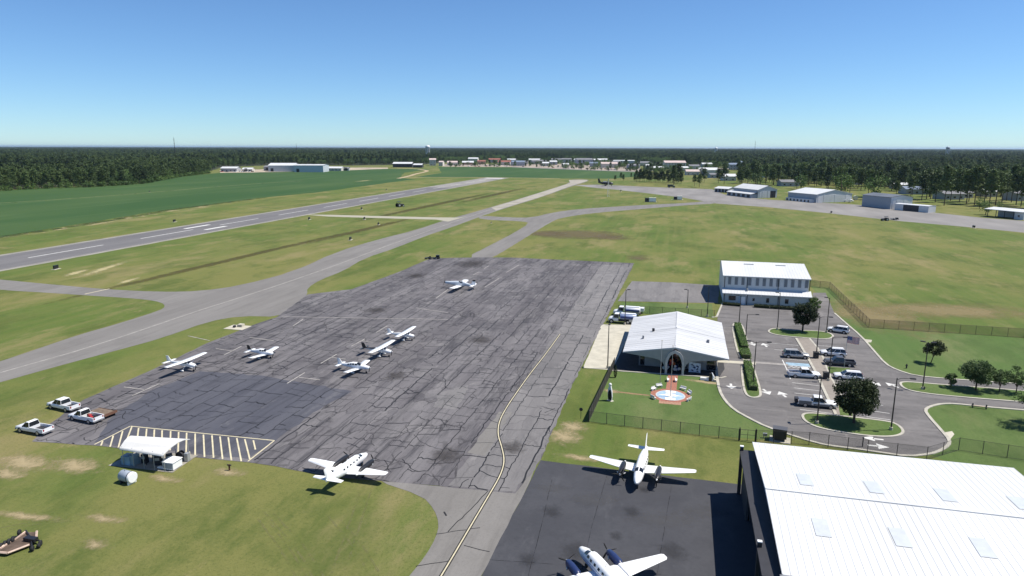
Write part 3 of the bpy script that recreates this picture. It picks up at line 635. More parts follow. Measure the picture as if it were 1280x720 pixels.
def mid_hangar():
    x0, x1, y0, y1 = 12.7, 35.6, 203.2, 229.; he, hr, ym = 8.0, 10.1, 216.5
    h = thing('hangar', 'white two storey hangar with a row of tall grey windows behind the parking lot', 'hangar', (24, 203, 0))
    def P(o, p=None):
        o.parent = p or h
        if not p: o.matrix_parent_inverse = Matrix.Translation((-24, -203, 0))
        return o
    MW = mat('white siding', (.66, .655, .64), .55, var=.05, scale=.3); ML = mat('blue grey siding', (.47, .49, .48), .6, var=.05, scale=.3)
    b = MB(); b.box(x0, x1, y0, y0 + .3, 0, he)
    for xx, f in ((x0, (4, 3, 2, 1, 0)), (x1, (0, 1, 2, 3, 4))):
        b.add([(xx, y0 + .3, 0), (xx, y1, 0), (xx, y1, he), (xx, ym, hr - .1), (xx, y0 + .3, he)], [f])
    b.box(x0, x1, y1 - .3, y1, 0, he); wall = P(b.build('wall', MW))
    for k in range(12):
        xx = x0 + 1.0 + k * 1.84 + (k // 4) * .25
        c = MB(); c.box(xx, xx + 1.0, y0 - .10, y0 - .02, he - 2.75, he - .35); wd = P(c.build('window', M_GREYW))
        c = MB(); c.box(xx + .1, xx + .9, y0 - .13, y0 - .08, he - 2.65, he - .45)
        for t in range(5): c.box(xx + .1, xx + .9, y0 - .15, y0 - .13, he - 2.55 + t * .45, he - 2.5 + t * .45)
        P(c.build('pane', M_TINT)).parent = wd
    b = MB(); ribbed(b, (x0 - .4, y0 - .5, he - .05), (x1 + .4, y0 - .5, he - .05), (x1 + .4, ym, hr), (x0 - .4, ym, hr), .8, .04)
    b.add([(x0 - .4, y0 - .5, he - .3), (x1 + .4, y0 - .5, he - .3), (x1 + .4, y0 - .5, he - .05), (x0 - .4, y0 - .5, he - .05)], [(0, 1, 2, 3)])
    P(b.build('roof', M_ROOFW))
    b = MB(); ribbed(b, (x1 + .4, y1 + .5, he - .05), (x0 - .4, y1 + .5, he - .05), (x0 - .4, ym, hr), (x1 + .4, ym, hr), .8, .04); P(b.build('roof', M_ROOFW))
    for xx in (x0 + 6, x0 + 15):
        b = MB(); b.box(xx, xx + 2.8, 213.6, 214.1, 9.55, 9.85); P(b.build('roof_vent', M_STEEL))
    # lean-to
    ly = 200.9
    b = MB(); b.box(x0 - .1, x1 + .3, ly, ly + .25, 0, 3.35); b.box(x0 - .1, x0 + .1, ly + .25, y0, 0, 3.4); b.box(x1 + .1, x1 + .3, ly + .25, y0, 0, 3.4); lean = P(b.build('lean_to_wall', ML))
    b = MB(); ribbed(b, (x0 - .4, ly - .6, 3.3), (x1 + .6, ly - .6, 3.3), (x1 + .6, y0 - .02, 4.4), (x0 - .4, y0 - .02, 4.4), .8, .04)
    b.add([(x0 - .4, ly - .6, 3.1), (x1 + .6, ly - .6, 3.1), (x1 + .6, ly - .6, 3.3), (x0 - .4, ly - .6, 3.3)], [(0, 1, 2, 3)]); P(b.build('lean_to_roof', M_ROOFW))
    b = MB(); b.tube([(x0 + 6.4, ly + 1, 3.6), (x0 + 6.4, ly + 1, 4.6)], .25); P(b.build('roof_vent', M_STEEL))
    for xx, w_, z0, z1 in ((x0 + 1.4, 1.9, 1.2, 2.5), (x0 + 7.9, .55, 1.3, 2.1), (x0 + 11.6, .75, 1.0, 2.3), (x0 + 16.6, .9, 1.0, 2.3)):
        b = MB(); b.box(xx, xx + w_, ly - .08, ly - .01, z0, z1); P(b.build('window', M_GLASS))
    b = MB(); b.box(x0 + 4.8, x0 + 5.9, ly - .1, ly - .01, .05, 2.3); P(b.build('door', M_WHITE))
    b = MB(); b.box(x0 + 4.1, x0 + 4.75, ly - .07, ly - .01, .05, 2.6); P(b.build('door_surround', mat('blue grey panel', (.33, .42, .5), .6)))
    for xx in (x0 + .06, x0 + 6.3, x0 + 14.7, x1 + .1):
        b = MB(); b.box(xx, xx + .16, y0 - .2, y0 - .03, 4.4, he - .35); P(b.build('downpipe', M_DARK))
        b = MB(); b.box(xx, xx + .16, ly - .22, ly - .03, .1, 3.1); P(b.build('downpipe', M_DARK))
    for xx in (x0 + 2.3, x0 + 6, x0 + 10):
        b = MB(); b.box(xx, xx + .3, ly - .3, ly - .02, 2.75, 2.95); P(b.build('wall_light', M_WHITE))
mid_hangar()

def terminal():
    h = thing('terminal_building', 'low white gabled terminal with a pointed arch entrance beside the apron', 'terminal', (0, 137, 0))
    def P(o, p=None):
        o.parent = p or h
        if not p: o.matrix_parent_inverse = Matrix.Translation((0, -137, 0))
        return o
    b = MB(); b.box(-7.2, 8.2, 137.2, 163, 0, 3.3); P(b.build('wall', M_GREYD))
    MR = mat('white membrane roof', (.50, .505, .51), .6, var=.12, scale=.35, stretch=(.25, 1.4, 1))
    def gable(y0, y1, xe, ze, zr, y0r=None, y1r=None, th=.28):
        y0r = y0 if y0r is None else y0r; y1r = y1 if y1r is None else y1r
        b = MB()
        for s in (-1, 1):
            lo = [(s * xe, y0, ze), (s * xe, y1, ze), (0, y1r, zr), (0, y0r, zr)]
            f = (0, 1, 2, 3) if s > 0 else (3, 2, 1, 0)
            b.add(lo, [f]); b.add([(x, y, z - th) for x, y, z in lo], [tuple(reversed(f))])
            b.add([lo[0], lo[1], (lo[1][0], lo[1][1], ze - th), (lo[0][0], lo[0][1], ze - th)], [(0, 1, 2, 3)])
            b.add([lo[0], lo[3], (0, y0r, zr - th), (lo[0][0], y0, ze - th)], [(0, 1, 2, 3)])
            b.add([lo[1], lo[2], (0, y1r, zr - th), (lo[1][0], y1, ze - th)], [(0, 1, 2, 3)])
            for k in range(int((y1 - y0) / 1.4)):
                yy = y0 + .7 + k * 1.4; yr = y0r + (y1r - y0r) * (yy - y0) / (y1 - y0)
                a, c = Vector((s * xe, yy, ze + .006)), Vector((0, yr, zr + .006))
                b.add([a - Vector((0, .03, 0)), a + Vector((0, 0, .035)), a + Vector((0, .03, 0)), c - Vector((0, .03, 0)), c + Vector((0, 0, .035)), c + Vector((0, .03, 0))], [(0, 1, 4, 3), (1, 2, 5, 4)] if s > 0 else [(3, 4, 1, 0), (4, 5, 2, 1)])
        return P(b.build('roof', MR))
    gable(148.6, 163.6, 10.3, 3.58, 5.47, 148.6, 164.6)
    gable(142.31, 148.59, 10.28, 3.54, 5.4)
    gable(134.2, 142.3, 10.3, 3.58, 5.62, 132.9, 142.3)
    for s, x in ((-1, -6.6), (1, 6.4)):
        b = MB(); zt = 3.55 + (10.3 - abs(x)) / 10.3 * 1.9; tri_ = [(142.2, -.1), (145.6 if s > 0 else 144.2, -.1), (142.3, .75)]
        b.add([(x, y, zt + z) for y, z in tri_] + [(x + s * .35, y, zt + z) for y, z in tri_], [(0, 1, 2), (5, 4, 3), (0, 3, 4, 1), (1, 4, 5, 2), (2, 5, 3, 0)]); P(b.build('clerestory_end', M_GREYD))
    b = MB(); b.tube([(-4.9, 148.2, 4.4), (-4.9, 148.2, 5.15)], .28, 10); P(b.build('roof_vent', M_DARK))
    b = MB(); b.box(-.12, .12, 148.7, 163.9, 5.46, 5.58); b.box(-.13, .13, 134, 142.2, 5.55, 5.68); P(b.build('ridge_cap', MR))
    def arch(w_, hgt, k=12):
        # pointed arch outline from the right foot over the point to the left foot
        o = []; sp = hgt * .45
        for i in range(k + 1):
            t = i / k; z = t * hgt
            x = w_ if z < sp else w_ * math.sqrt(max(0, 1 - ((z - sp) / (hgt - sp)) ** 1.75))
            o.append((x, z))
        return o + [(-x, z) for x, z in reversed(o[:-1])]
    # flared spandrels either side of the entrance arch
    for s in (-1, 1):
        pts = [(10.25, 3.42), (.03, 5.38)] + [(x + .02, z) for x, z in reversed(arch(1.85, 5.0)[:13]) if 1.0 < z and x > .05] + [(1.95, .9), (2.05, 1.7), (2.4, 2.35), (3.3, 2.8), (5.2, 3.02)]
        fr = [(s * x, 134.15 - (10.3 - x) * .12, z) for x, z in pts]; bk = [(s * x, 137.15, z) for x, z in pts]
        b = MB(); n = len(pts); tri = tessellate_polygon([[Vector((x, z, 0)) for x, z in pts]])
        b.add(fr + bk, [tuple(t) for t in tri] + [tuple(i + n for i in t) for t in tri] + [(i, (i + 1) % n, (i + 1) % n + n, i + n) for i in range(n)])
        P(b.build('flared_gable_panel', mat('grey stucco', (.34, .33, .31), .8, var=.05)))
    oa, ia = arch(1.85, 5.0), arch(1.4, 4.4)
    b = MB(); n = len(oa); yf, yb = 132.75, 133.6
    vs = [(x, yf, z) for x, z in oa] + [(x, yf, z) for x, z in ia] + [(x, yb, z) for x, z in oa] + [(x, yb, z) for x, z in ia]
    fs = []
    for i in range(n - 1): fs += [(i, i + 1, n + i + 1, n + i), (2 * n + i, 3 * n + i, 3 * n + i + 1, 2 * n + i + 1), (i, 2 * n + i, 2 * n + i + 1, i + 1), (n + i, n + i + 1, 3 * n + i + 1, 3 * n + i)]
    b.add(vs, fs); P(b.build('entrance_arch', mat('light grey cast stone', (.48, .47, .45), .7)))
    b = MB(); b.add([(x, 136.9, z) for x, z in ia], [tuple(range(len(ia)))]); gl = P(b.build('entrance_glazing', M_GLASS))
    for x in (-.7, 0, .7): c = MB(); c.box(x - .04, x + .04, 136.82, 136.88, 0, 3.9 if x == 0 else 3.4); P(c.build('mullion', M_DARK)).parent = gl
    c = MB(); c.box(-1.3, 1.3, 136.81, 136.87, 2.2, 2.3); P(c.build('mullion', M_DARK)).parent = gl
    for x0, x1 in ((-6.9, -6.1), (-2.6, -1.7), (6.3, 8.05), (1.7, 2.4)):
        b = MB(); b.box(x0, x1, 137.06, 137.18, .2, 3.0); P(b.build('window', M_GLASS))
    for x0, x1 in ((-6.0, -2.7), (2.5, 6.2)):
        b = MB(); b.box(x0, x1, 137.02, 137.18, .1, 3.1); P(b.build('wall_panel', mat('pale grey panel', (.36, .35, .335), .75, var=.05)))
    for y in (141, 146, 151, 156, 160):
        b = MB(); b.box(8.21, 8.3, y, y + 1.8, .9, 2.4); P(b.build('window', M_GLASS))
terminal()

def shelter():
    c0 = Vector((-71, 75, 0)); h = thing('fuel_shelter', 'small white canopy shelter on slim posts over the blue tank', 'shelter', c0)
    def P(o): o.parent = h; o.matrix_parent_inverse = Matrix.Translation(-c0); return o
    fl, fr, br, bl = G(150, 559, 2.75), G(205, 567.5, 2.75), G(237.5, 548, 3.2), G(167.5, 544, 3.2)
    b = MB(); rows = []
    for t, dz in ((-.05, -.22), (-.03, -.08), (0, 0), (.3, .5), (.55, .72), (.78, .68), (1, .35)):
        a = fl.lerp(bl, max(t, 0)); c = fr.lerp(br, max(t, 0)); z = 2.75 + dz
        if t < 0: a = a + (fl - bl) * (-t); c = c + (fr - br) * (-t)
        rows.append([Vector((a.x, a.y, z)), Vector((c.x, c.y, z))])
    vs = [p for r in rows for p in r]; n = len(rows)
    b.add(vs + [p - Vector((0, 0, .09)) for p in vs], [(i * 2, i * 2 + 1, i * 2 + 3, i * 2 + 2) for i in range(n - 1)] + [(2 * n + i * 2 + 2, 2 * n + i * 2 + 3, 2 * n + i * 2 + 1, 2 * n + i * 2) for i in range(n - 1)]
          + [(i * 2, i * 2 + 2, 2 * n + i * 2 + 2, 2 * n + i * 2) for i in range(n - 1)] + [(i * 2 + 3, i * 2 + 1, 2 * n + i * 2 + 1, 2 * n + i * 2 + 3) for i in range(n - 1)], 0)
    P(b.build('canopy_roof', mat('cream white canopy', (.62, .61, .58), .6, var=.03)))
    for k in range(5):
        for a, c in ((fl, fr), (bl, br)):
            p = a.lerp(c, .03 + k * .235); b = MB(); b.tube([(p.x, p.y + (.1 if a is fl else -.2), 0), (p.x, p.y + (.1 if a is fl else -.2), 2.85)], .05, 6); P(b.build('post', M_STEEL))
    pad = sheet('concrete_pad', [(-76.6, 72.6), (-66.3, 73.0), (-66.6, 78.6), (-76.2, 77.6)], .05, mat('concrete pad darkened for shade', (.27, .25, .21), .9, var=.3, scale=.7), 0, 2, .05)  # pad colour darkened for the shade under the canopy
    t = thing('fuel_tank', 'pale blue upright box tank in the shade under the canopy shelter', 'tank', (-74.1, 73.9, .05))
    b = MB(); b.box(-.9, .55, -.6, .6, 0, 1.25); b.build('tank_body', mat('pale blue paint', (.30, .38, .46), .5), t)
    b = MB(); b.box(.57, 1.2, -.5, .6, 0, 1.4); b.build('side_cabinet', mat('teal grey paint', (.22, .3, .34), .5), t)
    b = MB(); b.tube([(0, 0, 1.3), (0, 0, 1.5)], .18); b.build('filler_cap', M_STEEL, t)
    for i, x in enumerate((-72.2, -71.1, -70.0, -68.9)):  # dark boxes added to deepen the shade under the canopy
        t = thing('added_dark_box', ('dark added box in the shade of the canopy next to the blue tank', 'dark added box under the canopy, second from the blue tank', 'dark added box under the canopy, third from the blue tank', 'dark added box under the canopy nearest the white cabinet')[i], 'added box', (x, 74.6 + (i % 2) * .9, .05), .2 * i, 'added boxes under the canopy')
        b = MB(); b.box(-.4, .4, -.3, .3, 0, 1.3 + .2 * (i % 3)); b.build('dark_box_body', M_DARK, t); b = MB(); b.box(-.3, .3, -.34, -.305, .7, 1.1); b.build('steel_panel', M_STEEL, t)
        b = MB(); b.tube([(.42, 0, 1.1), (.6, -.1, .7), (.5, -.3, .1), (.8, -.6, .05)], .05, 6); b.build('hose', M_BLK, t)
    t = thing('fuel_cabinet', 'white metal cabinet at the near right corner of the shelter pad', 'cabinet', (-67.4, 74.3, .05))
    b = MB(); b.box(-.8, .9, -.9, .9, .1, 1.15); b.build('cabinet_body', M_WHITE, t)
    b = MB(); b.box(-.7, .8, -.97, -.91, .3, 1.0); b.build('door', mat('grey cabinet door', (.3, .33, .36), .5), t)
    b = MB(); b.box(-.9, 1, -1, 1, 1.15, 1.2); b.build('lid', M_WHITE, t)
    b = MB(); b.box(-1.9, -.9, -.7, -.3, 0, .18); b.build('step', M_WHITE, t)
    t = thing('hose_reel', 'dark hose reel and pump behind the white cabinet under the shelter', 'hose reel', (-67.9, 76.4, .05))
    b = MB(); b.disc((0, 0, .75), .6, 'y', 16, 0, .08); b.disc((0, .5, .75), .6, 'y', 16, 0, .04); b.build('reel', M_DARK, t)
    b = MB(); b.disc((0, .25, .75), .45, 'y', 14, 0, .18); b.build('hose', M_BLK, t)
    b = MB(); b.box(-.5, .5, -.2, .8, 0, .15); b.box(.8, 1.4, -.1, .5, 0, 1.2); b.build('frame', M_STEEL, t)
    t = thing('bollard', 'short cream bollard standing on the shelter pad', 'bollard', (-66.9, 77.2, .05))
    b = MB(); b.tube([(0, 0, 0), (0, 0, 1.05), (0, 0, 1.12)], [.13, .13, .05], 10); b.build('post', M_YELLOW, t)
    t = thing('cylinder_tank', 'grey horizontal cylinder tank with a dark band standing on the grass', 'tank', tuple(G(160, 603)), R(-8)); t.scale = (.78, .78, .78)
    b = MB(); rr = .95
    b.tube([(-1.2, 0, 1.15), (-1.15, 0, 1.15), (.75, 0, 1.15)], [rr * .9, rr, rr], 20); b.build('tank_body', mat('grey tank paint', (.36, .40, .45), .45), t)
    b = MB(); b.tube([(.75, 0, 1.15), (.92, 0, 1.15)], rr + .02, 20); b.build('band', M_DARK, t)
    b = MB(); b.tube([(.92, 0, 1.15), (1.3, 0, 1.15), (1.36, 0, 1.15)], [rr, rr, rr * .9], 20); b.build('end_cap', M_WHITE, t)
    for x in (-.8, .95): b = MB(); b.box(x - .12, x + .12, -.8, .8, 0, .5); b.build('saddle', M_WHITE if x > 0 else M_DARK, t)
    b = MB(); b.tube([(-.4, 0, 2.05), (-.4, 0, 2.3)], .1, 8); b.build('vent', M_STEEL, t)
shelter()

def gable_shed(name, label, cat, A, B, C, he, hr, wallm, roofm, ridge='long', endm=None, over=.5, door=None, group=None, wins=0):
    """A-B is the long near side, B-C the gable end (ground points)"""
    A, B, C = Vector(A), Vector(B), Vector(C); L = (B - A).length; u = (B - A).normalized(); v = Vector((-u.y, u.x, 0))
    Wd = max(3, abs((C - B).dot(v)));
    h = thing(name, label, cat, tuple(A), math.atan2(u.y, u.x), group); endm = endm or wallm
    b = MB(); b.box(0, L, 0, .2, 0, he); b.box(0, L, Wd - .2, Wd, 0, he); b.build('wall', wallm, h)
    for x, f in ((0, (4, 3, 2, 1, 0)), (L, (0, 1, 2, 3, 4))):
        b = MB(); b.add([(x, .2, 0), (x, Wd - .2, 0), (x, Wd - .2, he), (x, Wd / 2, hr - .1), (x, .2, he)], [f]); b.build('gable_wall', endm, h)
    b = MB(); k = (hr - he) / (Wd / 2); zo = he - over * k
    for s in (0, 1):
        ye = -over if s == 0 else Wd + over
        q = [(-over, ye, zo), (L + over, ye, zo), (L + over, Wd / 2, hr), (-over, Wd / 2, hr)]
        if s: q = [q[1], q[0], q[3], q[2]]
        b.add(q, [(0, 1, 2, 3)]); b.add([(x, y, z - .25) for x, y, z in q], [(3, 2, 1, 0)])
        b.add([q[0], q[1], tuple(Vector(q[1]) - Vector((0, 0, .25))), tuple(Vector(q[0]) - Vector((0, 0, .25)))], [(3, 2, 1, 0)])
        for i, j in ((1, 2), (3, 0)): b.add([q[i], q[j], tuple(Vector(q[j]) - Vector((0, 0, .25))), tuple(Vector(q[i]) - Vector((0, 0, .25)))], [(3, 2, 1, 0)])
    b.build('roof', roofm, h)
    if door:
        n, z1, m2, opens = door; ww = (Wd - 3) / n
        for i in range(n):
            c = MB(); c.box(L + .02, L + .14 + .08 * (i % 2), 1.5 + i * ww + .06, 1.5 + (i + 1) * ww - .06, .1, z1)
            c.build('open_doorway' if i in opens else 'door_leaf', M_DARK if i in opens else m2, h)
    for i in range(wins):
        c = MB(); x = L * (i + .5) / wins; c.box(x - 1, x + 1, -.06, -.01, 1.2, 2.6); c.build('window', M_GLASS, h)
    return h, L, Wd
MG = mat('weathered grey siding', (.34, .36, .39), .6, var=.08, scale=.15); MWH = mat('weathered white siding', (.56, .57, .58), .6, var=.08, scale=.15)
MBL = mat('blue grey weathered roof', (.11, .125, .15), .7, var=.15, scale=.1)
def far_hangars():
    h, L, Wd = gable_shed('hangar', 'far white roofed hangar with a lower side shed and two dark open doorways', 'hangar', G(917, 244), G(947, 247.6), G(978, 248), 7.5, 11, MG, M_ROOFW, endm=MWH, door=(6, 6.2, MWH, (4, 5)))
    b = MB(); b.box(-2, L - 1, -6, -.05, 0, 3.4); b.build('lean_to_wall', MG, h)
    b = MB(); b.add([(-2.5, -6.6, 3.5), (L - .5, -6.6, 3.5), (L - .5, -.02, 4.9), (-2.5, -.02, 4.9), (-2.5, -6.6, 3.2), (L - .5, -6.6, 3.2)], [(0, 1, 2, 3), (4, 5, 1, 0)]); b.build('lean_to_roof', M_ROOFW, h)
    for i in range(5): b = MB(); b.box(i * L / 5, i * L / 5 + L / 9, -6.1, -6.02, .3, 2.8); b.build('doorway', M_DARK, h)
    h, L, Wd = gable_shed('hangar', 'far white curved roof hangar with pale sliding doors to the right of its twin', 'hangar', G(984.5, 250), G(1020, 253.6), G(1051, 251), 7., 10.5, MG, M_ROOFW, endm=MWH, door=(6, 6.2, MWH, ()))
    b = MB(); b.box(1, L - 2, -3, -.05, 0, 2.6); b.build('side_store', MWH, h)
    for i in range(7): b = MB(); b.box(2 + i * L / 8, 3.6 + i * L / 8, -3.1, -3.02, .2, 1.9); b.build('doorway', M_DARK, h)
    h, L, Wd = gable_shed('hangar', 'grey metal hangar with a dull dark roof behind the far apron', 'hangar', G(1077, 257.5), G(1112.5, 261.5), G(1150, 262), 8.8, 10.4, mat('blue grey metal', (.28, .31, .35), .5, var=.05), MBL, endm=MWH, door=(5, 7, MWH, ()))
    gable_shed('shed', 'low white shed with a wide black opening beside the grey hangar', 'shed', G(1118, 262.3), G(1160, 266), G(1164, 265), 4.6, 5, MWH, MWH, over=.1)
    o = COL.objects['shed']; b = MB(); L = (G(1160, 266) - G(1118, 262.3)).length; b.box(L * .26, L * .72, -.08, -.02, .05, 4.2); b.build('opening', M_DARK, o)
    gable_shed('shed', 'small white roofed open shed at the left end of the far hangars', 'shed', G(893, 240), G(910, 241), G(914, 240), 4, 5.6, MG, M_ROOFW)
    o = COL.objects['shed.001']; L = (G(910, 241) - G(893, 240)).length
    for i in range(4): b = MB(); b.box(L * (.06 + i * .24), L * (.22 + i * .24), -.08, -.02, .1, 3.2); b.build('opening', M_DARK, o)
    # open canopy shelter
    A, B = G(1234, 271), G(1266, 274); u = (B - A).normalized(); L = (B - A).length
    h = thing('open_shelter', 'flat roofed open aircraft shelter at the right end of the far apron', 'shelter', tuple(A), math.atan2(u.y, u.x))
    b = MB(); b.add([(-2, -1, 5.3), (L + 6, -1, 5.0), (L + 6, 11, 5.8), (-4, 11, 6.0), (-2, -1, 5.0), (L + 6, -1, 4.7), (L + 6, 11, 5.5), (-4, 11, 5.7)], [(0, 1, 2, 3), (7, 6, 5, 4), (0, 4, 5, 1), (1, 5, 6, 2), (3, 7, 4, 0)]); b.build('roof', M_ROOFW, h)
    for x in (0, L * .33, L * .66, L): b = MB(); b.tube([(x, 0, 0), (x, 0, 5.1)], .22, 6); b.build('post', M_DARK, h)
    b = MB(); b.box(0, L, 10, 10.3, 0, 5.4); b.build('back_wall', MG, h)
    b = MB(); b.box(L + .3, L + 6, .5, 8, 0, 4.6); b.build('side_room', MWH, h); b = MB(); b.box(L + 2.4, L + 3.6, .4, .48, 1.6, 2.8); b.build('window', M_GLASS, h)
    for i, (px, py, lab) in enumerate(((816, 252.6, 'white equipment box with a dark side in the middle of the far grass strip'), (849.5, 249.8, 'small white equipment box in the grass nearest the far apron'))):
        c = G(px, py); t = thing('equipment_box', lab, 'equipment box', tuple(c), -YAW + .3, 'equipment boxes in the grass')
        b = MB(); b.box(-3.2 + i, 2.6 - i * .6, -1.5, 1.5, .3, 3.6 - i * .3); b.build('cabinet', mat('cream cabinet', (.66, .65, .55), .6), t)
        b = MB(); b.box(-6.5 + i * 1.5, -3.25 + i, -1.4, 1.4, .2, 3.3 - i * .6); b.build('dark_side_box', M_DARK, t)  # near black box forming the dark side of the cabinet
        b = MB(); b.box(-6.8, 3, -1.8, 1.8, 0, .2); b.build('pad', M_CONC, t)
        b = MB(); b.box(-2.8 + i, 2.2 - i * .5, -1.6, -1.51, .8, 3.0); b.build('door', M_WHITE, t)
far_hangars()

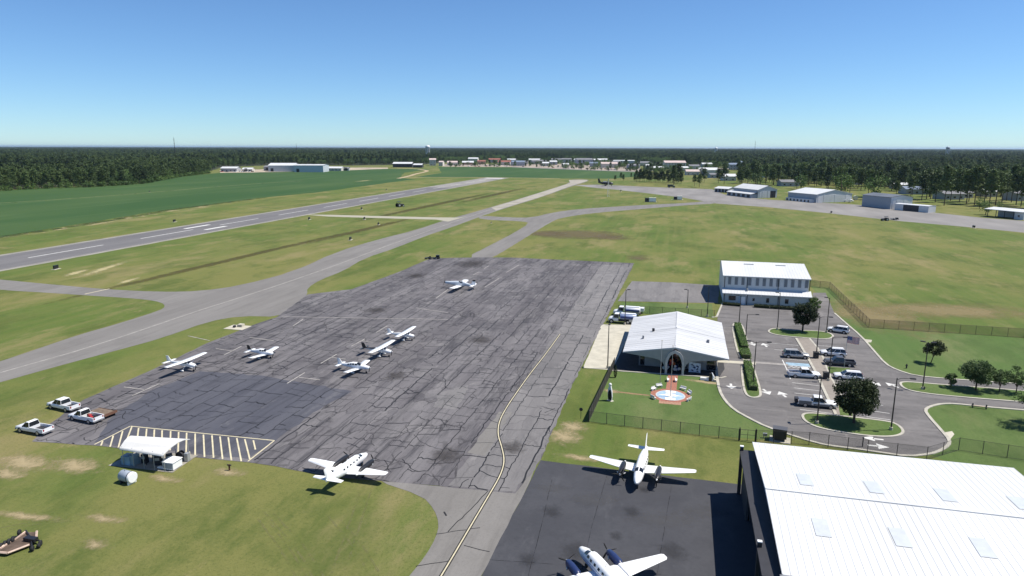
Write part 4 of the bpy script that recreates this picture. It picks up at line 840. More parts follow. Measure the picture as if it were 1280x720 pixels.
# town and warehouses beyond the fields: px centre, py base, width px, height m, depth m, roof, wall, storeys, label
RW_, RR_, RG_, RB_ = M_ROOFW, mat('red brown roof', (.26, .10, .075), .8, var=.15, scale=.1), mat('grey shingle roof', (.17, .17, .18), .8, var=.15, scale=.1), mat('blue grey roof', (.16, .2, .27), .7, var=.12, scale=.1)
RP_ = mat('pale pinkish roof', (.5, .40, .37), .8, var=.1, scale=.1); W1 = mat('cream render', (.55, .52, .46), .8, var=.08, scale=.1); W2 = mat('tan brick', (.36, .25, .18), .85, var=.1, scale=.1); W3 = mat('grey render', (.38, .39, .41), .8, var=.08, scale=.1)
TOWN = [
 (286, 214.6, 20, 6, 20, RW_, W3, 1, 'white roofed depot building at the edge of the left woods'), (309, 214.6, 12, 4.5, 18, RW_, W1, 1, 'low white building between the depot and the big warehouse'), (333, 213.5, 7, 7, 20, RG_, W3, 1, 'narrow grey building touching the left end of the big warehouse'),
 (352, 214.5, 32, 11, 40, RW_, M_GREYW, 0, 'left half of the big white warehouse beyond the crop field'), (386, 215.2, 36, 12, 44, RW_, M_GREYW, 0, 'right half of the big white warehouse with a dark doorway'), (416, 213.6, 22, 5, 20, RW_, W1, 1, 'low white shed right of the big white warehouse'), (432, 213.4, 8, 4.5, 16, RG_, W3, 1, 'small grey shed on the dirt lot right of the warehouse'),
 (503, 209.2, 24, 8, 25, RW_, M_DARK, 0, 'long white roofed pole barn with dark open side beyond the field'), (522, 209.6, 11, 6, 20, RW_, M_DARK, 0, 'shorter white roofed pole barn beside the long one'),
 (541, 207, 8, 14, 25, RP_, W1, 2, 'tan tall building at the tree edge right of the pole barns'), (551, 207.3, 5, 9, 20, RP_, W1, 2, 'narrow tan building right of the tall tan one'), (566, 206.6, 14, 7, 25, RP_, W1, 1, 'low pinkish building by the bare dirt lot'), (585, 206, 14, 6, 25, RW_, W2, 1, 'white roofed brick building by the bare dirt lot'),
 (591, 202.5, 12, 10, 25, RW_, W1, 2, 'white building set back among trees left of the red roofs'), (602, 205.5, 10, 8, 20, RR_, W2, 1, 'small red brick building on the dirt lot'), (619, 203.4, 16, 9, 25, RR_, W3, 1, 'red roofed building set back in the trees'), (630, 206.4, 16, 8, 25, RR_, W1, 1, 'wide red roofed building facing the dark field'),
 (648, 207.3, 16, 9, 25, RB_, W3, 1, 'blue grey house at the left end of the town row'), (668, 203.4, 14, 9, 20, RW_, W1, 1, 'white roofed building set back behind the town row'), (681, 207.6, 10, 7, 20, RW_, W1, 1, 'small white arched building in the town row'), (674, 205.2, 18, 8, 25, RG_, W3, 1, 'grey roofed shop behind the small white arched building'),
 (708, 204.6, 12, 12, 22, RG_, W3, 2, 'square grey two storey building in the town row'), (707, 208.7, 8, 6, 18, RW_, W1, 1, 'tiny white building in front of the square grey one'), (731, 206, 20, 13, 30, RG_, W3, 2, 'wide grey two storey block in the middle of the town row'), (742, 208.4, 10, 8, 20, RB_, W3, 1, 'low blue roofed building in front of the wide grey block'), (747, 205, 9, 11, 20, RW_, W2, 2, 'narrow white topped building right of the wide grey block'),
 (762, 209.8, 20, 9, 25, RP_, W1, 1, 'long pink building near the road at the right of the town row'), (780, 205, 26, 9, 30, RW_, W1, 1, 'long white building set back behind the pink one'), (793, 210.8, 14, 7, 20, RG_, W3, 1, 'grey house at the right end of the town row'),
 (844, 211, 26, 13, 35, RP_, W1, 3, 'large pale pink three storey hotel block among the trees'), (822, 213, 16, 5, 20, RW_, W2, 1, 'low white building left of the pink hotel block'), (856, 214.4, 10, 7, 18, RW_, W1, 1, 'small white building at the foot of the pink hotel block'), (866, 219, 16, 6, 22, RP_, W1, 1, 'low pinkish building in front of the pink hotel block'),
 (890, 219.5, 18, 9, 25, RW_, W1, 1, 'pale two tier building in the trees left of the far hangars'), (893, 222.5, 10, 5, 15, RG_, W3, 1, 'small grey house below the pale two tier building'), (912, 226, 16, 6, 22, RW_, W1, 1, 'long white roofed house just behind the far hangars'), (918, 212.5, 12, 11, 22, RB_, W3, 2, 'blue grey roofed building high among the trees'), (931, 211.5, 12, 14, 22, RB_, W3, 3, 'tallest blue grey building among the right hand trees'),
 (988, 233, 22, 5, 18, RG_, W3, 1, 'grey roofed house directly behind the twin white hangars'), (1027, 226.5, 10, 5, 16, RG_, W1, 1, 'small pale house in the clearing right of the grey roofed one'), (1043, 225, 8, 6, 16, RR_, W2, 1, 'brick red house in the clearing among pines'), (1072, 231, 12, 5, 16, RG_, W3, 1, 'grey house behind the grey metal hangar'), (1114, 229, 14, 6, 20, RR_, W1, 1, 'bright red roofed house among the pines'),
 (1146, 243, 26, 5, 18, RB_, W3, 1, 'long blue grey house right behind the grey hangar'), (1193, 249.5, 26, 5, 16, RG_, W3, 1, 'grey house under the tall pines on the right'), (1210, 247.5, 12, 5, 14, RG_, W1, 1, 'pale house partly behind pine trunks on the right'), (1238, 246, 16, 5, 14, RW_, W1, 1, 'white house among the pines above the open shelter'), (1278, 251, 16, 6, 16, RG_, W3, 1, 'grey house at the right edge among the pines'),
 (640, 203, 12, 8, 22, RW_, W1, 1, 'white roofed shop set far back left of the town row'), (655, 205.5, 10, 7, 20, RG_, W1, 1, 'grey roofed cottage between the blue house and the arched building'), (692, 206, 9, 8, 20, RW_, W3, 1, 'white topped store left of the square grey building'), (697, 203.2, 16, 9, 22, RG_, W1, 1, 'long pale building behind the square grey one'), (721, 203.4, 10, 9, 20, RW_, W1, 1, 'white building peeping over the wide grey block'),
 (771, 206.8, 10, 8, 18, RG_, W3, 1, 'grey house between the pink and the long white buildings'), (753, 203.2, 12, 9, 20, RW_, W1, 1, 'pale building far back above the long pink one'), (806, 207.5, 14, 8, 22, RG_, W1, 1, 'grey roofed house at the tree line left of the hotel block'), (812, 210.5, 8, 6, 18, RW_, W1, 1, 'tiny white house below the grey roofed one left of the hotel'), (868, 212.5, 12, 8, 20, RG_, W1, 1, 'grey roofed house right of the pink hotel block'), (877, 215.6, 9, 6, 18, RW_, W1, 1, 'small white house right of the pink hotel block'),
 (884, 209.5, 12, 8, 20, RW_, W3, 1, 'white roofed building far back right of the hotel block'), (905, 216.4, 12, 6, 18, RP_, W1, 1, 'pale pink house between two blue roofed buildings and the lawn'), (946, 215, 12, 9, 20, RG_, W3, 1, 'grey building among the pines right of the tallest blue one'), (962, 222, 12, 6, 18, RW_, W1, 1, 'white roofed house among the pines above the first far hangar'), (1002, 224, 12, 6, 18, RW_, W1, 1, 'white house half hidden in the pines above the twin hangars'), (1090, 222, 10, 6, 18, RG_, W1, 1, 'pale house deep in the pines left of the bright red roof'), (1128, 236, 18, 4.5, 16, RW_, W1, 1, 'long low white house in the clearing above the grey hangar'),
 (24, 200.4, 8, 9, 25, RW_, W1, 1, 'white roof showing in the left woods, leftmost but one'), (38, 199.8, 5, 9, 25, RW_, W1, 1, 'tiny white roof in the left woods between two larger ones'), (51, 199.8, 10, 10, 25, RW_, W1, 1, 'widest white roof showing in the left woods'), (65, 199.6, 6, 9, 25, RW_, W1, 1, 'white roof in the left woods, rightmost of the cluster'), (173, 211.5, 7, 8, 15, RW_, W1, 1, 'small white building in a gap of the left woods'), (231, 203.5, 4, 8, 15, RW_, W1, 1, 'white building high in the left woods near the depot'),
]
def town():
    seen = set()
    for i, (px, py, wp, hh, dd, rm, wm, st, lab) in enumerate(TOWN):
        c = G(px, py); dist = (c - Vector((0, 0, CAM_H))).dot(_f); Wm = wp * dist / FPX
        rz = YAW + math.sin(i * 2.3) * .12
        kind = 'warehouse' if 'warehouse' in lab else 'pole_barn' if 'barn' in lab else 'house' if 'house' in lab else 'building'
        h = thing(kind, lab, kind.replace('_', ' '), tuple(c), rz)
        big = Wm > 50; hr = hh + (1.5 if big else min(4, dd * .14))
        b = MB(); b.box(-Wm / 2, Wm / 2, 0, dd, 0, hh - .02)
        for s in (-1, 1): b.add([(s * Wm / 2, 0, hh - .02), (s * Wm / 2, dd, hh - .02), (s * Wm / 2, dd / 2, hr - .1)], [(0, 1, 2)])
        b.build('wall', wm, h)
        b = MB(); o = .7
        b.add([(-Wm / 2 - o, -o, hh), (Wm / 2 + o, -o, hh), (Wm / 2 + o, dd / 2, hr), (-Wm / 2 - o, dd / 2, hr), (Wm / 2 + o, dd + o, hh), (-Wm / 2 - o, dd + o, hh)], [(0, 1, 2, 3), (3, 2, 4, 5)])
        b.add([(-Wm / 2 - o, -o, hh - .3), (Wm / 2 + o, -o, hh - .3), (Wm / 2 + o, -o, hh), (-Wm / 2 - o, -o, hh)], [(0, 1, 2, 3)]); b.build('roof', rm, h)
        n = max(2, min(9, int(Wm / 6)))
        for f in range(st):
            for k in range(n):
                x = -Wm / 2 + Wm * (k + .5) / n; z = 1.2 + f * (hh - .6) / max(1, st); b = MB(); b.box(x - 1.0, x + 1.0, -.1, -.01, z, z + 1.6)
                b.build('door' if (f == 0 and k == n // 2) else 'window', M_GLASS, h)
        if kind == 'warehouse':
            b = MB(); b.box(-Wm / 2 + 4, -Wm / 2 + 9, -.1, -.01, .1, 6); b.build('doorway', M_DARK, h)
            for k in range(int(Wm / 3)): pass
town()
sheet('town_ground', GP([(556, 205), (640, 205), (720, 205), (800, 208), (800, 214.3), (720, 211.8), (640, 208.8), (552, 208.2)]), .03, mat('pale town ground', (.30, .25, .20), .95, var=.4, scale=.03), 0, 15, 1)
sheet('town_ground', GP([(275, 212.5), (440, 209.5), (485, 209.5), (485, 211), (440, 212.6), (320, 215.6), (275, 216)]), .03, mat('pale depot ground', (.36, .30, .22), .95, var=.4, scale=.03), 0, 15, 1)
sheet('town_road', GP([(640, 208.6), (720, 211.6), (800, 214.4), (845, 219), (842, 220), (795, 215.1), (720, 212.3), (640, 209.1)]), .04, M_TAXI, 0, 15, .3)

def far_cars():
    b = MB(); b.loft([ring8(-2.4, .85, .3, .95), ring8(-1, .95, .3, 1.), ring8(1.4, .95, .3, 1.), ring8(2.4, .85, .35, .8)], 0, True); c = MB(); c.loft([ring8(-1.7, .8, .95, 1.0, .7), ring8(-1.1, .85, .95, 1.55, .65), ring8(.4, .85, .95, 1.55, .65), ring8(1.2, .8, .95, 1.0, .7)], 0, True)
    cm = c.mesh('cabin', M_GLASS); bms = [b.mesh('body', mm) for mm in (mat('far white car paint', (.7, .7, .7), .4), mat('far dark car paint', (.05, .055, .07), .4), mat('far red car paint', (.35, .05, .04), .4))]
    rg = random.Random(77); names = ('white', 'dark', 'red')
    for i in range(64):
        x = rg.uniform(585, 850) if i < 52 else rg.uniform(275, 325); k = rg.choice((0, 0, 0, 1, 1, 2)); y = (208.4 + max(0, x - 640) * .036 - rg.uniform(0, 1.2)) if i < 52 else 215.3 - rg.uniform(0, .6)
        t = thing('parked_car', ('tiny %s car parked along the town road beyond the dark field' if i < 52 else 'tiny %s car parked by the depot at the left woods') % names[k], 'car', tuple(G(x, y)), rg.uniform(-.5, .5) - YAW, 'cars parked far off by the town road'); t.scale = (1.25,) * 3
        for nm, me in (('body', bms[k]), ('cabin', cm)): o = bpy.data.objects.new(nm, me); COL.objects.link(o); o.parent = t
def water_tower(px, top, dist, rad, m, lab, kind='water_tower'):
    d = _f + RX * ((px - 640) / FPX); d = Vector((d.x, d.y, 0)).normalized(); c = d * dist
    zt = CAM_H + (184.3 - top) * dist / FPX
    t = thing(kind, lab, 'water tower', tuple(c))
    b = MB(); b.ball((0, 0, zt - rad * .8), rad, 14, 0, .8); b.build('tank', m, t)
    for k in range(6):
        a = k * math.pi / 3; b = MB(); b.tube([(rad * .9 * math.cos(a), rad * .9 * math.sin(a), 0), (rad * .8 * math.cos(a), rad * .8 * math.sin(a), zt - rad * .8)], .5, 6); b.build('leg', m, t)
    b = MB(); b.tube([(0, 0, 0), (0, 0, zt - rad)], 1.1, 8); b.build('riser', m, t)
M_WT = mat('pale tank paint', (.7, .72, .72), .5)
water_tower(538.5, 181.6, 2500, 8.5, M_WT, 'white water tower above the woods left of centre'); water_tower(884.5, 183.4, 4200, 9, M_WT, 'pale water tower on the horizon right of centre'); water_tower(1162.5, 182.2, 3300, 7.5, mat('grey tank paint', (.12, .13, .15), .5), 'dark water tower on the horizon far right')
def mast(px, top, dist, lab):
    d = _f + RX * ((px - 640) / FPX); d = Vector((d.x, d.y, 0)).normalized(); c = d * dist; zt = CAM_H + (184.3 - top) * dist / FPX
    t = thing('radio_mast', lab, 'radio mast', tuple(c)); b = MB(); b.tube([(0, 0, 0), (0, 0, zt)], [1.3, .5], 5); b.build('mast', M_DARK, t)
    b = MB()
    for z in (.6, .75, .9): b.tube([(-2, 0, zt * z), (2, 0, zt * z)], .4, 4)
    b.build('antenna', M_DARK, t)
mast(235, 174.5, 2300, 'thin dark radio mast on the horizon far left'); mast(381, 180.5, 3500, 'short faint radio mast on the horizon above the white warehouse'); mast(931, 176, 3800, 'faint thin radio mast on the horizon above the far hangars')

# ------------------------------------------------------------------ fences and poles
def inst(name, me, parent, loc=(0, 0, 0), rz=0):
    o = bpy.data.objects.new(name, me); COL.objects.link(o); o.parent = parent; o.location = loc; o.rotation_euler = (0, 0, rz); return o
def fence(label, px, h=1.9, gap=3.0, wire=None, step=.22, rad=.045, ww=.012, posts=None, prad=.05):
    wire = wire or M_WIRE; P = GP(px); o0 = P[0]
    t = thing('chain_link_fence', label, 'fence', tuple(o0))
    b = MB(); b.tube([(0, 0, 0), (0, 0, h + .08)], prad, 6); pm = b.mesh('post', M_POST if wire is M_WIRE else mat('brown fence post', (.13, .095, .06), .7))
    rail, net = MB(), MB()
    for a, c in zip(P, P[1:]):
        L = (c - a).length; n = max(1, round(L / gap)); u = (c - a) / L; nn = Vector((-u.y, u.x, 0)) * ww / 2
        for i in range(n): inst('post', pm, t, tuple(a.lerp(c, i / n) - o0))
        for z in (h, .08): rail.tube([a - o0 + Vector((0, 0, z)), c - o0 + Vector((0, 0, z))], rad * .55, 5, 0, False)
        # woven wire: two families of slanting strands
        k = int((L + h) / step)
        for i in range(k):
            s0 = i * step - h
            for sgn in (1, -1):
                a0, a1 = s0, s0 + h
                z0, z1 = (.05, h - .02) if sgn > 0 else (h - .02, .05)
                t0, t1 = max(0, -a0 / h), min(1, (L - a0) / h)
                if t1 <= t0: continue
                p = a + u * (a0 + h * t0) - o0 + Vector((0, 0, z0 + (z1 - z0) * t0)); q = a + u * (a0 + h * t1) - o0 + Vector((0, 0, z0 + (z1 - z0) * t1))
                off = (u * ww * .5 + Vector((0, 0, ww * .5))) if sgn < 0 else (u * ww * .5 - Vector((0, 0, ww * .5)))
                net.quad(p - off, q - off, q + off, p + off)
    inst('post', pm, t, tuple(P[-1] - o0))
    rail.build('rail', M_POST if wire is M_WIRE else wire, t); net.build('wire_mesh', wire, t, 'stuff')
    return t
fence('dark chain link fence running towards the terminal along the apron edge of the lawn', [(736, 527.5), (768, 458)], 1.9, 2.4, step=.09, ww=.04)
fence('long chain link fence below the terminal lawn from the apron to the gate', [(736, 527.5), (923, 551)], 1.9, 3.1)
fence('chain link fence curving behind the big hangar along the parking lot kerb', [(945, 553), (1011, 556), (1084, 566.5), (1158, 575), (1178, 569), (1198, 563), (1290, 577)], 2.0, 3.1)
fence('brown chain link fence along the dry field right of the parking lot', [(1013, 358.5), (1037, 361), (1086, 409.5), (1300, 423.5)], 2.2, 3.4, M_WIREB, .22, .06, .022)
fence('low chain link fence on the grass behind the terminal roof', [(773, 390), (812, 392), (893, 396.5)], 1.9, 3.1)
def gate():
    a, c = G(924, 551), G(944, 552.8); t = thing('fence_gate', 'tubular swing gate in the long chain link fence by the black box', 'gate', tuple(a), math.atan2((c - a).y, (c - a).x)); L = (c - a).length
    b = MB()
    for z in (.15, 1.1, 1.9): b.tube([(0, 0, z), (L, 0, z)], .035, 5)
    for x in (.1, L / 2, L - .1): b.tube([(x, 0, .15), (x, 0, 1.9)], .035, 5)
    b.build('gate_frame', M_POST, t)
    for x in (0, L): b = MB(); b.tube([(x, 0, 0), (x, 0, 2.2)], .075, 6); b.build('gate_post', M_POST, t)
gate()

LAMPG = 'tall light poles around the parking lot'
def lamp(px, py, top, arms, label, hh=None, bin_=False):
    c = G(px, py); dist = (c - Vector((0, 0, CAM_H))).dot(_f); hgt = hh or (py - top) * dist / FPX / .93
    t = thing('light_pole', label, 'light pole', tuple(c), -YAW * 0, LAMPG)
    b = MB(); b.tube([(0, 0, .5), (0, 0, hgt)], [.12, .075], 8); b.build('pole', M_POLE, t)
    b = MB(); b.tube([(0, 0, 0), (0, 0, .55)], .26, 10); b.build('base', M_CONC, t)
    for ang, L in arms:
        d = Vector((math.cos(ang), math.sin(ang), 0)); z = hgt - .05; b = MB(); b.tube([(0, 0, z - .25), d * .5 + Vector((0, 0, z)), d * L + Vector((0, 0, z + .08))], .045, 6); ar = b.build('arm', M_POLE, t)
        M = Matrix.Translation(d * (L + .3) + Vector((0, 0, z + .05))) @ Matrix.Rotation(ang, 4, 'Z'); b = MB(); b.box(-.4, .4, -.2, .2, -.07, .09, 0, M); b.build('lamp_head', M_POLE, ar)
E0 = R(5)
lamp(1113.5, 538, 474, [(E0, 2.0)], 'light pole at the right tip of the lower tree island, arm to the right')
lamp(1153, 487, 430, [(R(150), .6), (E0, .6)], 'light pole on the grass island by the exit road beside a small dark tree')
lamp(1021, 530, 474, [(R(90), .4)], 'light pole on the left end of the lower tree island')
lamp(1020, 447.5, 398, [(E0, 1.9)], 'light pole on the median walk near the upper bin, arm to the right')
lamp(1033, 416, 374, [(R(180), .5)], 'light pole on the right end of the upper tree island')
lamp(971.5, 412.5, 368, [(R(180), .4)], 'light pole on the left end of the upper tree island')
lamp(923.5, 408, 371, [(R(180), .5)], 'light pole at the upper end of the long hedge')
lamp(932, 424, 394, [(E0, 1.9)], 'light pole beside the long hedge, arm to the right')
lamp(941, 484, 429, [(R(170), 1.0), (E0, 2.0)], 'light pole beside the lower hedge with two arms')
lamp(1035.5, 476.5, 423, [(E0, 1.9)], 'light pole on the median walk near the lower bin')
lamp(781, 406, 364, [(E0, .4)], 'light pole behind the terminal beside the fuel trucks')
lamp(759.5, 460.5, 409, [(R(90), .7)], 'light pole at the corner of the pale concrete slab by the apron')
lamp(884, 396, 360, [(R(180), .5)], 'light pole at the grass corner left of the two storey hangar')
lamp(859, 385, 363, [(R(180), .4)], 'light pole on the lawn strip behind the terminal roof')
for px, py, l in ((1019.5, 448, 'dark square bin at the foot of the upper median light pole'), (1032, 474, 'dark square bin on the median walk beside the lower light pole')):
    t = thing('litter_bin', l, 'bin', tuple(G(px, py, 0)) [:2] + (.12,)); b = MB(); b.box(-.5, .5, -.5, .5, 0, 1.15); b.build('bin_body', M_DARK, t); b = MB(); b.box(-.55, .55, -.55, .55, 1.15, 1.3); b.build('lid', M_BLK, t)
def flagpole(px, py, hgt, label, flag=True):
    t = thing('flagpole', label, 'flagpole', tuple(G(px, py)))
    b = MB(); b.tube([(0, 0, 0), (0, 0, hgt)], [.06, .035], 8); b.build('pole', M_STEEL, t)
    b = MB(); b.ball((0, 0, hgt + .08), .1, 8); b.build('finial', M_YELLOW, t)
    if flag:
        f = inst_empty = bpy.data.objects.new('flag', None)
        cols = [M_RED, M_BENCH]; b = MB(); W_, H_, n = 2.6, 1.4, 10
        def pt(x, z): return (x * .9, .16 * math.sin(x * 3.2) * (x / W_), hgt - .25 - z - .12 * x)
        for s in range(13):
            for k in range(n):
                x0, x1 = W_ * k / n, W_ * (k + 1) / n
                if s < 7 and k < 4: continue
                b.quad(pt(x0, H_ * (s + 1) / 13), pt(x1, H_ * (s + 1) / 13), pt(x1, H_ * s / 13), pt(x0, H_ * s / 13), s % 2)
        for k in range(4):
            x0, x1 = W_ * k / n, W_ * (k + 1) / n; b.quad(pt(x0, H_ * 7 / 13), pt(x1, H_ * 7 / 13), pt(x1, 0), pt(x0, 0), 2)
        for i in range(5):
            for j in range(4):
                x, z = .1 + i * .2, .1 + j * .17; q = Vector(pt(x, z)) + Vector((0, -.015, 0))
                b.add([q + Vector((.04 * math.sin(a), 0, .04 * math.cos(a))) * (1 if e % 2 == 0 else .4) for e, a in enumerate([m * math.pi / 5 for m in range(10)])], [tuple(range(10))], 1)
        bpy.data.objects.remove(f); b.build('flag', [M_RED, M_BENCH, M_BLUE], t)
flagpole(1055, 461, 7.2, 'slim flagpole with a striped national flag beside the parked cars')
flagpole(838, 496, 9.5, 'tall slim flagpole standing in the middle of the compass circle', False)
flagpole(825, 480, 8.5, 'tall slim flagpole on the lawn left of the brick walk', False)

# ------------------------------------------------------------------ trees, hedges
def leafq(b, c, s, rng, mi=0):
    n = Vector((rng.gauss(0, 1), rng.gauss(0, 1), rng.gauss(0, 1) + .5)).normalized(); a = n.orthogonal().normalized(); q = n.cross(a); t = rng.uniform(0, 6.28)
    e = (a * math.cos(t) + q * math.sin(t)) * s; f = n.cross(e) * .6
    b.add([c - e * .5, c + f * .5, c + e * .5, c - f * .5], [(0, 1, 2, 3)], mi)
def lump_crown(rng, cz, rx, rz_, ncl, per, ls, flat=.5, cr=.36):
    """leaf clumps spread over an uneven crown; returns mesh builder and the clump centres"""
    b = MB(); cs = []
    for i in range(ncl):
        while True:
            d = Vector((rng.uniform(-1, 1), rng.uniform(-1, 1), rng.uniform(-1, 1)))
            if .35 < d.length < 1: break
        d = d.normalized() * (d.length ** .5) * rng.uniform(.78, 1.05)
        if d.z < -flat: d.z = -flat * rng.uniform(.6, 1)
        c = Vector((d.x * rx, d.y * rx, cz + d.z * rz_)); cs.append(c); r = rx * cr * rng.uniform(.7, 1.25)
        for _ in range(per):
            v = Vector((rng.gauss(0, 1), rng.gauss(0, 1), rng.gauss(0, .8))); v = v.normalized() * r * rng.uniform(.45, 1.05)
            leafq(b, c + v, ls * rng.uniform(.7, 1.3), rng)
    return b, cs
def broad_tree(name, label, px, py, hgt, rx, crown0, seed, m, ncl=42, per=150, ls=.34, forks=3, trunk=.2, group=None, lean=0):
    rng = random.Random(seed); t = thing(name, label, 'tree', tuple(G(px, py)), 0, group); rz_ = (hgt - crown0) / 2; cz = crown0 + rz_
    b, cs = lump_crown(rng, cz, rx, rz_, ncl, per, ls, .75)
    if lean:
        b.v = [(x + lean * max(0, z - .3) / hgt, y, z) for x, y, z in b.v]; cs = [c + Vector((lean * c.z / hgt, 0, 0)) for c in cs]
    b.build('crown', m, t); b = MB(); top = Vector((lean * .3, 0, crown0 * .9))
    b.tube([(0, 0, 0), (0, 0, .25), top * .6, top], [trunk * 1.5, trunk * 1.1, trunk, trunk * .9], 8)
    for c in rng.sample(cs, min(len(cs), 9)): b.tube([top * .85, top.lerp(c, .45) + Vector((0, 0, .25)), top.lerp(c, .9)], [trunk * .6, trunk * .35, trunk * .12], 6)
    b.build('trunk', M_TRUNK, t); return t
broad_tree('lot_tree', 'large round dark leaved tree on the lower parking island beside the pickup', 1067, 529, 7.2, 3.1, 1.9, 3, M_DKLEAF, 60, 210, .34)
broad_tree('lot_tree', 'large round dark leaved tree on the upper parking island in front of the hangar', 1003, 415, 6.8, 2.6, 2.0, 4, M_DKLEAF, 50, 190, .34)
broad_tree('lawn_tree', 'small lone leaning dark tree on the right lawn behind a light pole', 1163.5, 454.5, 4.6, 1.9, 1.9, 5, M_DKLEAF, 22, 130, .28, trunk=.09, lean=1.0)
broad_tree('crape_myrtle', 'broadest rounded tree on the grass island by the exit road', 1219.5, 488, 5.6, 2.6, 1.8, 6, M_MYRTLE, 42, 140, .3, trunk=.15)
broad_tree('crape_myrtle', 'low bushy young tree left of the broadest tree on the exit island', 1188, 484.5, 2.9, 1.1, .5, 7, M_MYRTLE, 16, 90, .24, trunk=.06)
broad_tree('crape_myrtle', 'airy tree right of the broadest tree on the exit island', 1249, 490, 4.2, 1.75, 1.3, 8, M_MYRTLE, 20, 90, .26, trunk=.09)
broad_tree('crape_myrtle', 'tall airy tree at the right edge of the photo on the exit island', 1270, 491.5, 4.8, 1.8, 1.5, 9, M_MYRTLE, 20, 90, .26, trunk=.09)
broad_tree('crape_myrtle', 'dark tree casting shade over the lower right lawn at the photo edge', 1296, 532, 6.5, 3.0, 1.6, 10, M_MYRTLE, 36, 110, .3, trunk=.14)
broad_tree('shrub', 'dark green shrub at the right corner of the two storey hangar', 1018, 386, 3.2, 1.7, .1, 11, M_OAK, 20, 110, .3, trunk=.06)
def hedge(label, px, wd, h, seed, m=M_HEDGE, ls=.2, dens=46):
    rng = random.Random(seed); P = GP(px); t = thing('hedge', label, 'hedge', tuple(P[0])); b = MB(); st = MB()
    for a, c in zip(P, P[1:]):
        L = (c - a).length; u = (c - a) / L; n = Vector((-u.y, u.x, 0))
        for _ in range(int(L * wd * dens + L * h * dens * 2)):
            x, y, z = rng.uniform(0, L), rng.uniform(-1, 1), rng.uniform(0, 1); k = rng.random()
            if k < .5: z = rng.uniform(.88, 1.03)
            else: y = rng.choice((-1, 1)) * rng.uniform(.85, 1.05)
            leafq(b, a - P[0] + u * x + n * (y * wd / 2) + Vector((0, 0, .12 + z * h)), ls * rng.uniform(.7, 1.4), rng)
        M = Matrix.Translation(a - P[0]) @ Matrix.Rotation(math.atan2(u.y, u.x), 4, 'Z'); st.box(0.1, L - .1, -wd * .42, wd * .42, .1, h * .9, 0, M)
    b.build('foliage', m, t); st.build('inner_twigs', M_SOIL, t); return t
hedge('long clipped green hedge in the planter right of the terminal', [(921.5, 408), (931, 437.5)], 1.5, 1.0, 1)
hedge('short clipped green hedge just above the crossing in the planter', [(930, 441), (933, 449.5)], 1.9, 1.1, 2)
hedge('lower clipped green hedge in the planter below the crossing', [(933.5, 456), (942, 489)], 1.5, 1.0, 3)
hedge('dark foundation hedge left of the two storey hangar door', [(903, 381), (926, 383)], 1.2, .7, 4, M_DKLEAF, .22)
hedge('dark foundation hedge along the right of the two storey hangar front', [(942, 384), (962, 385.5), (1000, 388), (1015, 389)], 1.2, .8, 5, M_DKLEAF, .22)

def pine_mesh(rng, hgt, base, rx, ncl, per, ls, m, droop=.25, conic=.7):
    b = MB(); cs = []
    for i in range(ncl):
        f = rng.random() ** .8; z = base + (hgt - base) * f; rr = rx * ((1 - f) ** conic * .85 + .15) * rng.uniform(.35, 1.05) * (1 if f > .12 else .7); a = rng.uniform(0, 6.28)
        c = Vector((math.cos(a) * rr, math.sin(a) * rr, z - droop * rr * .3)); cs.append(c); s = rx * .3 * rng.uniform(.7, 1.3)
        for _ in range(per): leafq(b, c + Vector((rng.gauss(0, .6) * s, rng.gauss(0, .6) * s, rng.gauss(0, .38) * s)), ls * rng.uniform(.6, 1.35), rng)
    t = MB(); t.tube([(0, 0, 0), (.1, 0, base * .6), (.15, .1, base), (0, 0, hgt * .95)], [.34, .27, .22, .05], 6)
    for c in rng.sample(cs, 7): t.tube([(.1, 0, max(base * .9, c.z - 1.2)), c], [.09, .03], 4)
    return b.mesh('crown', m), t.mesh('trunk', M_TRUNK)
TV = []
for i in range(5): TV.append(pine_mesh(random.Random(20 + i), 22 + i % 3 * 2, (9, 7, 10.5, 5, 8)[i], (4.8, 5.2, 4.4, 4.6, 5.6)[i], 70, 16, 1.4, M_PINE, conic=.45))
def oak_mesh(seed, hgt, rx, m):
    rng = random.Random(seed); b, cs = lump_crown(rng, hgt * .6, rx, hgt * .4, 26, 20, 1.25, .8, .42); t = MB(); t.tube([(0, 0, 0), (0, 0, hgt * .35)], [.45, .3], 6)
    for c in rng.sample(cs, 6): t.tube([(0, 0, hgt * .3), c], [.18, .05], 4)
    return b.mesh('crown', m), t.mesh('trunk', M_TRUNK)
for i in range(3): TV.append(oak_mesh(40 + i, 13 + i * 2, 5.2 + i * .5, M_OAK if i else M_MYRTLE))
def bush_mesh(seed): # low edge growth
    rng = random.Random(seed); b, cs = lump_crown(rng, 2.6, 3., 2.6, 16, 16, .95, .9, .45); t = MB(); t.tube([(0, 0, 0), (0, 0, 2)], .12, 5); return b.mesh('crown', M_OAK), t.mesh('trunk', M_TRUNK)
TV.append(bush_mesh(50)); TV.append(bush_mesh(51))
NT_IND = [0]
HOUSES = []
for px, py, wp, hh, dd, *_ in TOWN:
    c = G(px, py); dist = (c - Vector((0, 0, CAM_H))).dot(_f); HOUSES.append((c, wp * dist / FPX / 2 + 5, dd + 8))
HX, HYv = Vector((math.cos(YAW), math.sin(YAW), 0)), Vector((-math.sin(YAW), math.cos(YAW), 0))
def blocked(p, front=0):
    for c, hw, dd in HOUSES:
        q = p - c; x, y = q.dot(HX), q.dot(HYv)
        if abs(x) < hw and -6 - front < y < dd: return True
    return False
def put_tree(p, var, s, label, group, name='pine_tree'):
    t = thing(name, label, 'tree', tuple(p), random.uniform(0, 6.28), group); t.scale = (s * random.uniform(.9, 1.1),) * 2 + (s,)
    inst('crown', TV[var][0], t); inst('trunk', TV[var][1], t); NT_IND[0] += 1
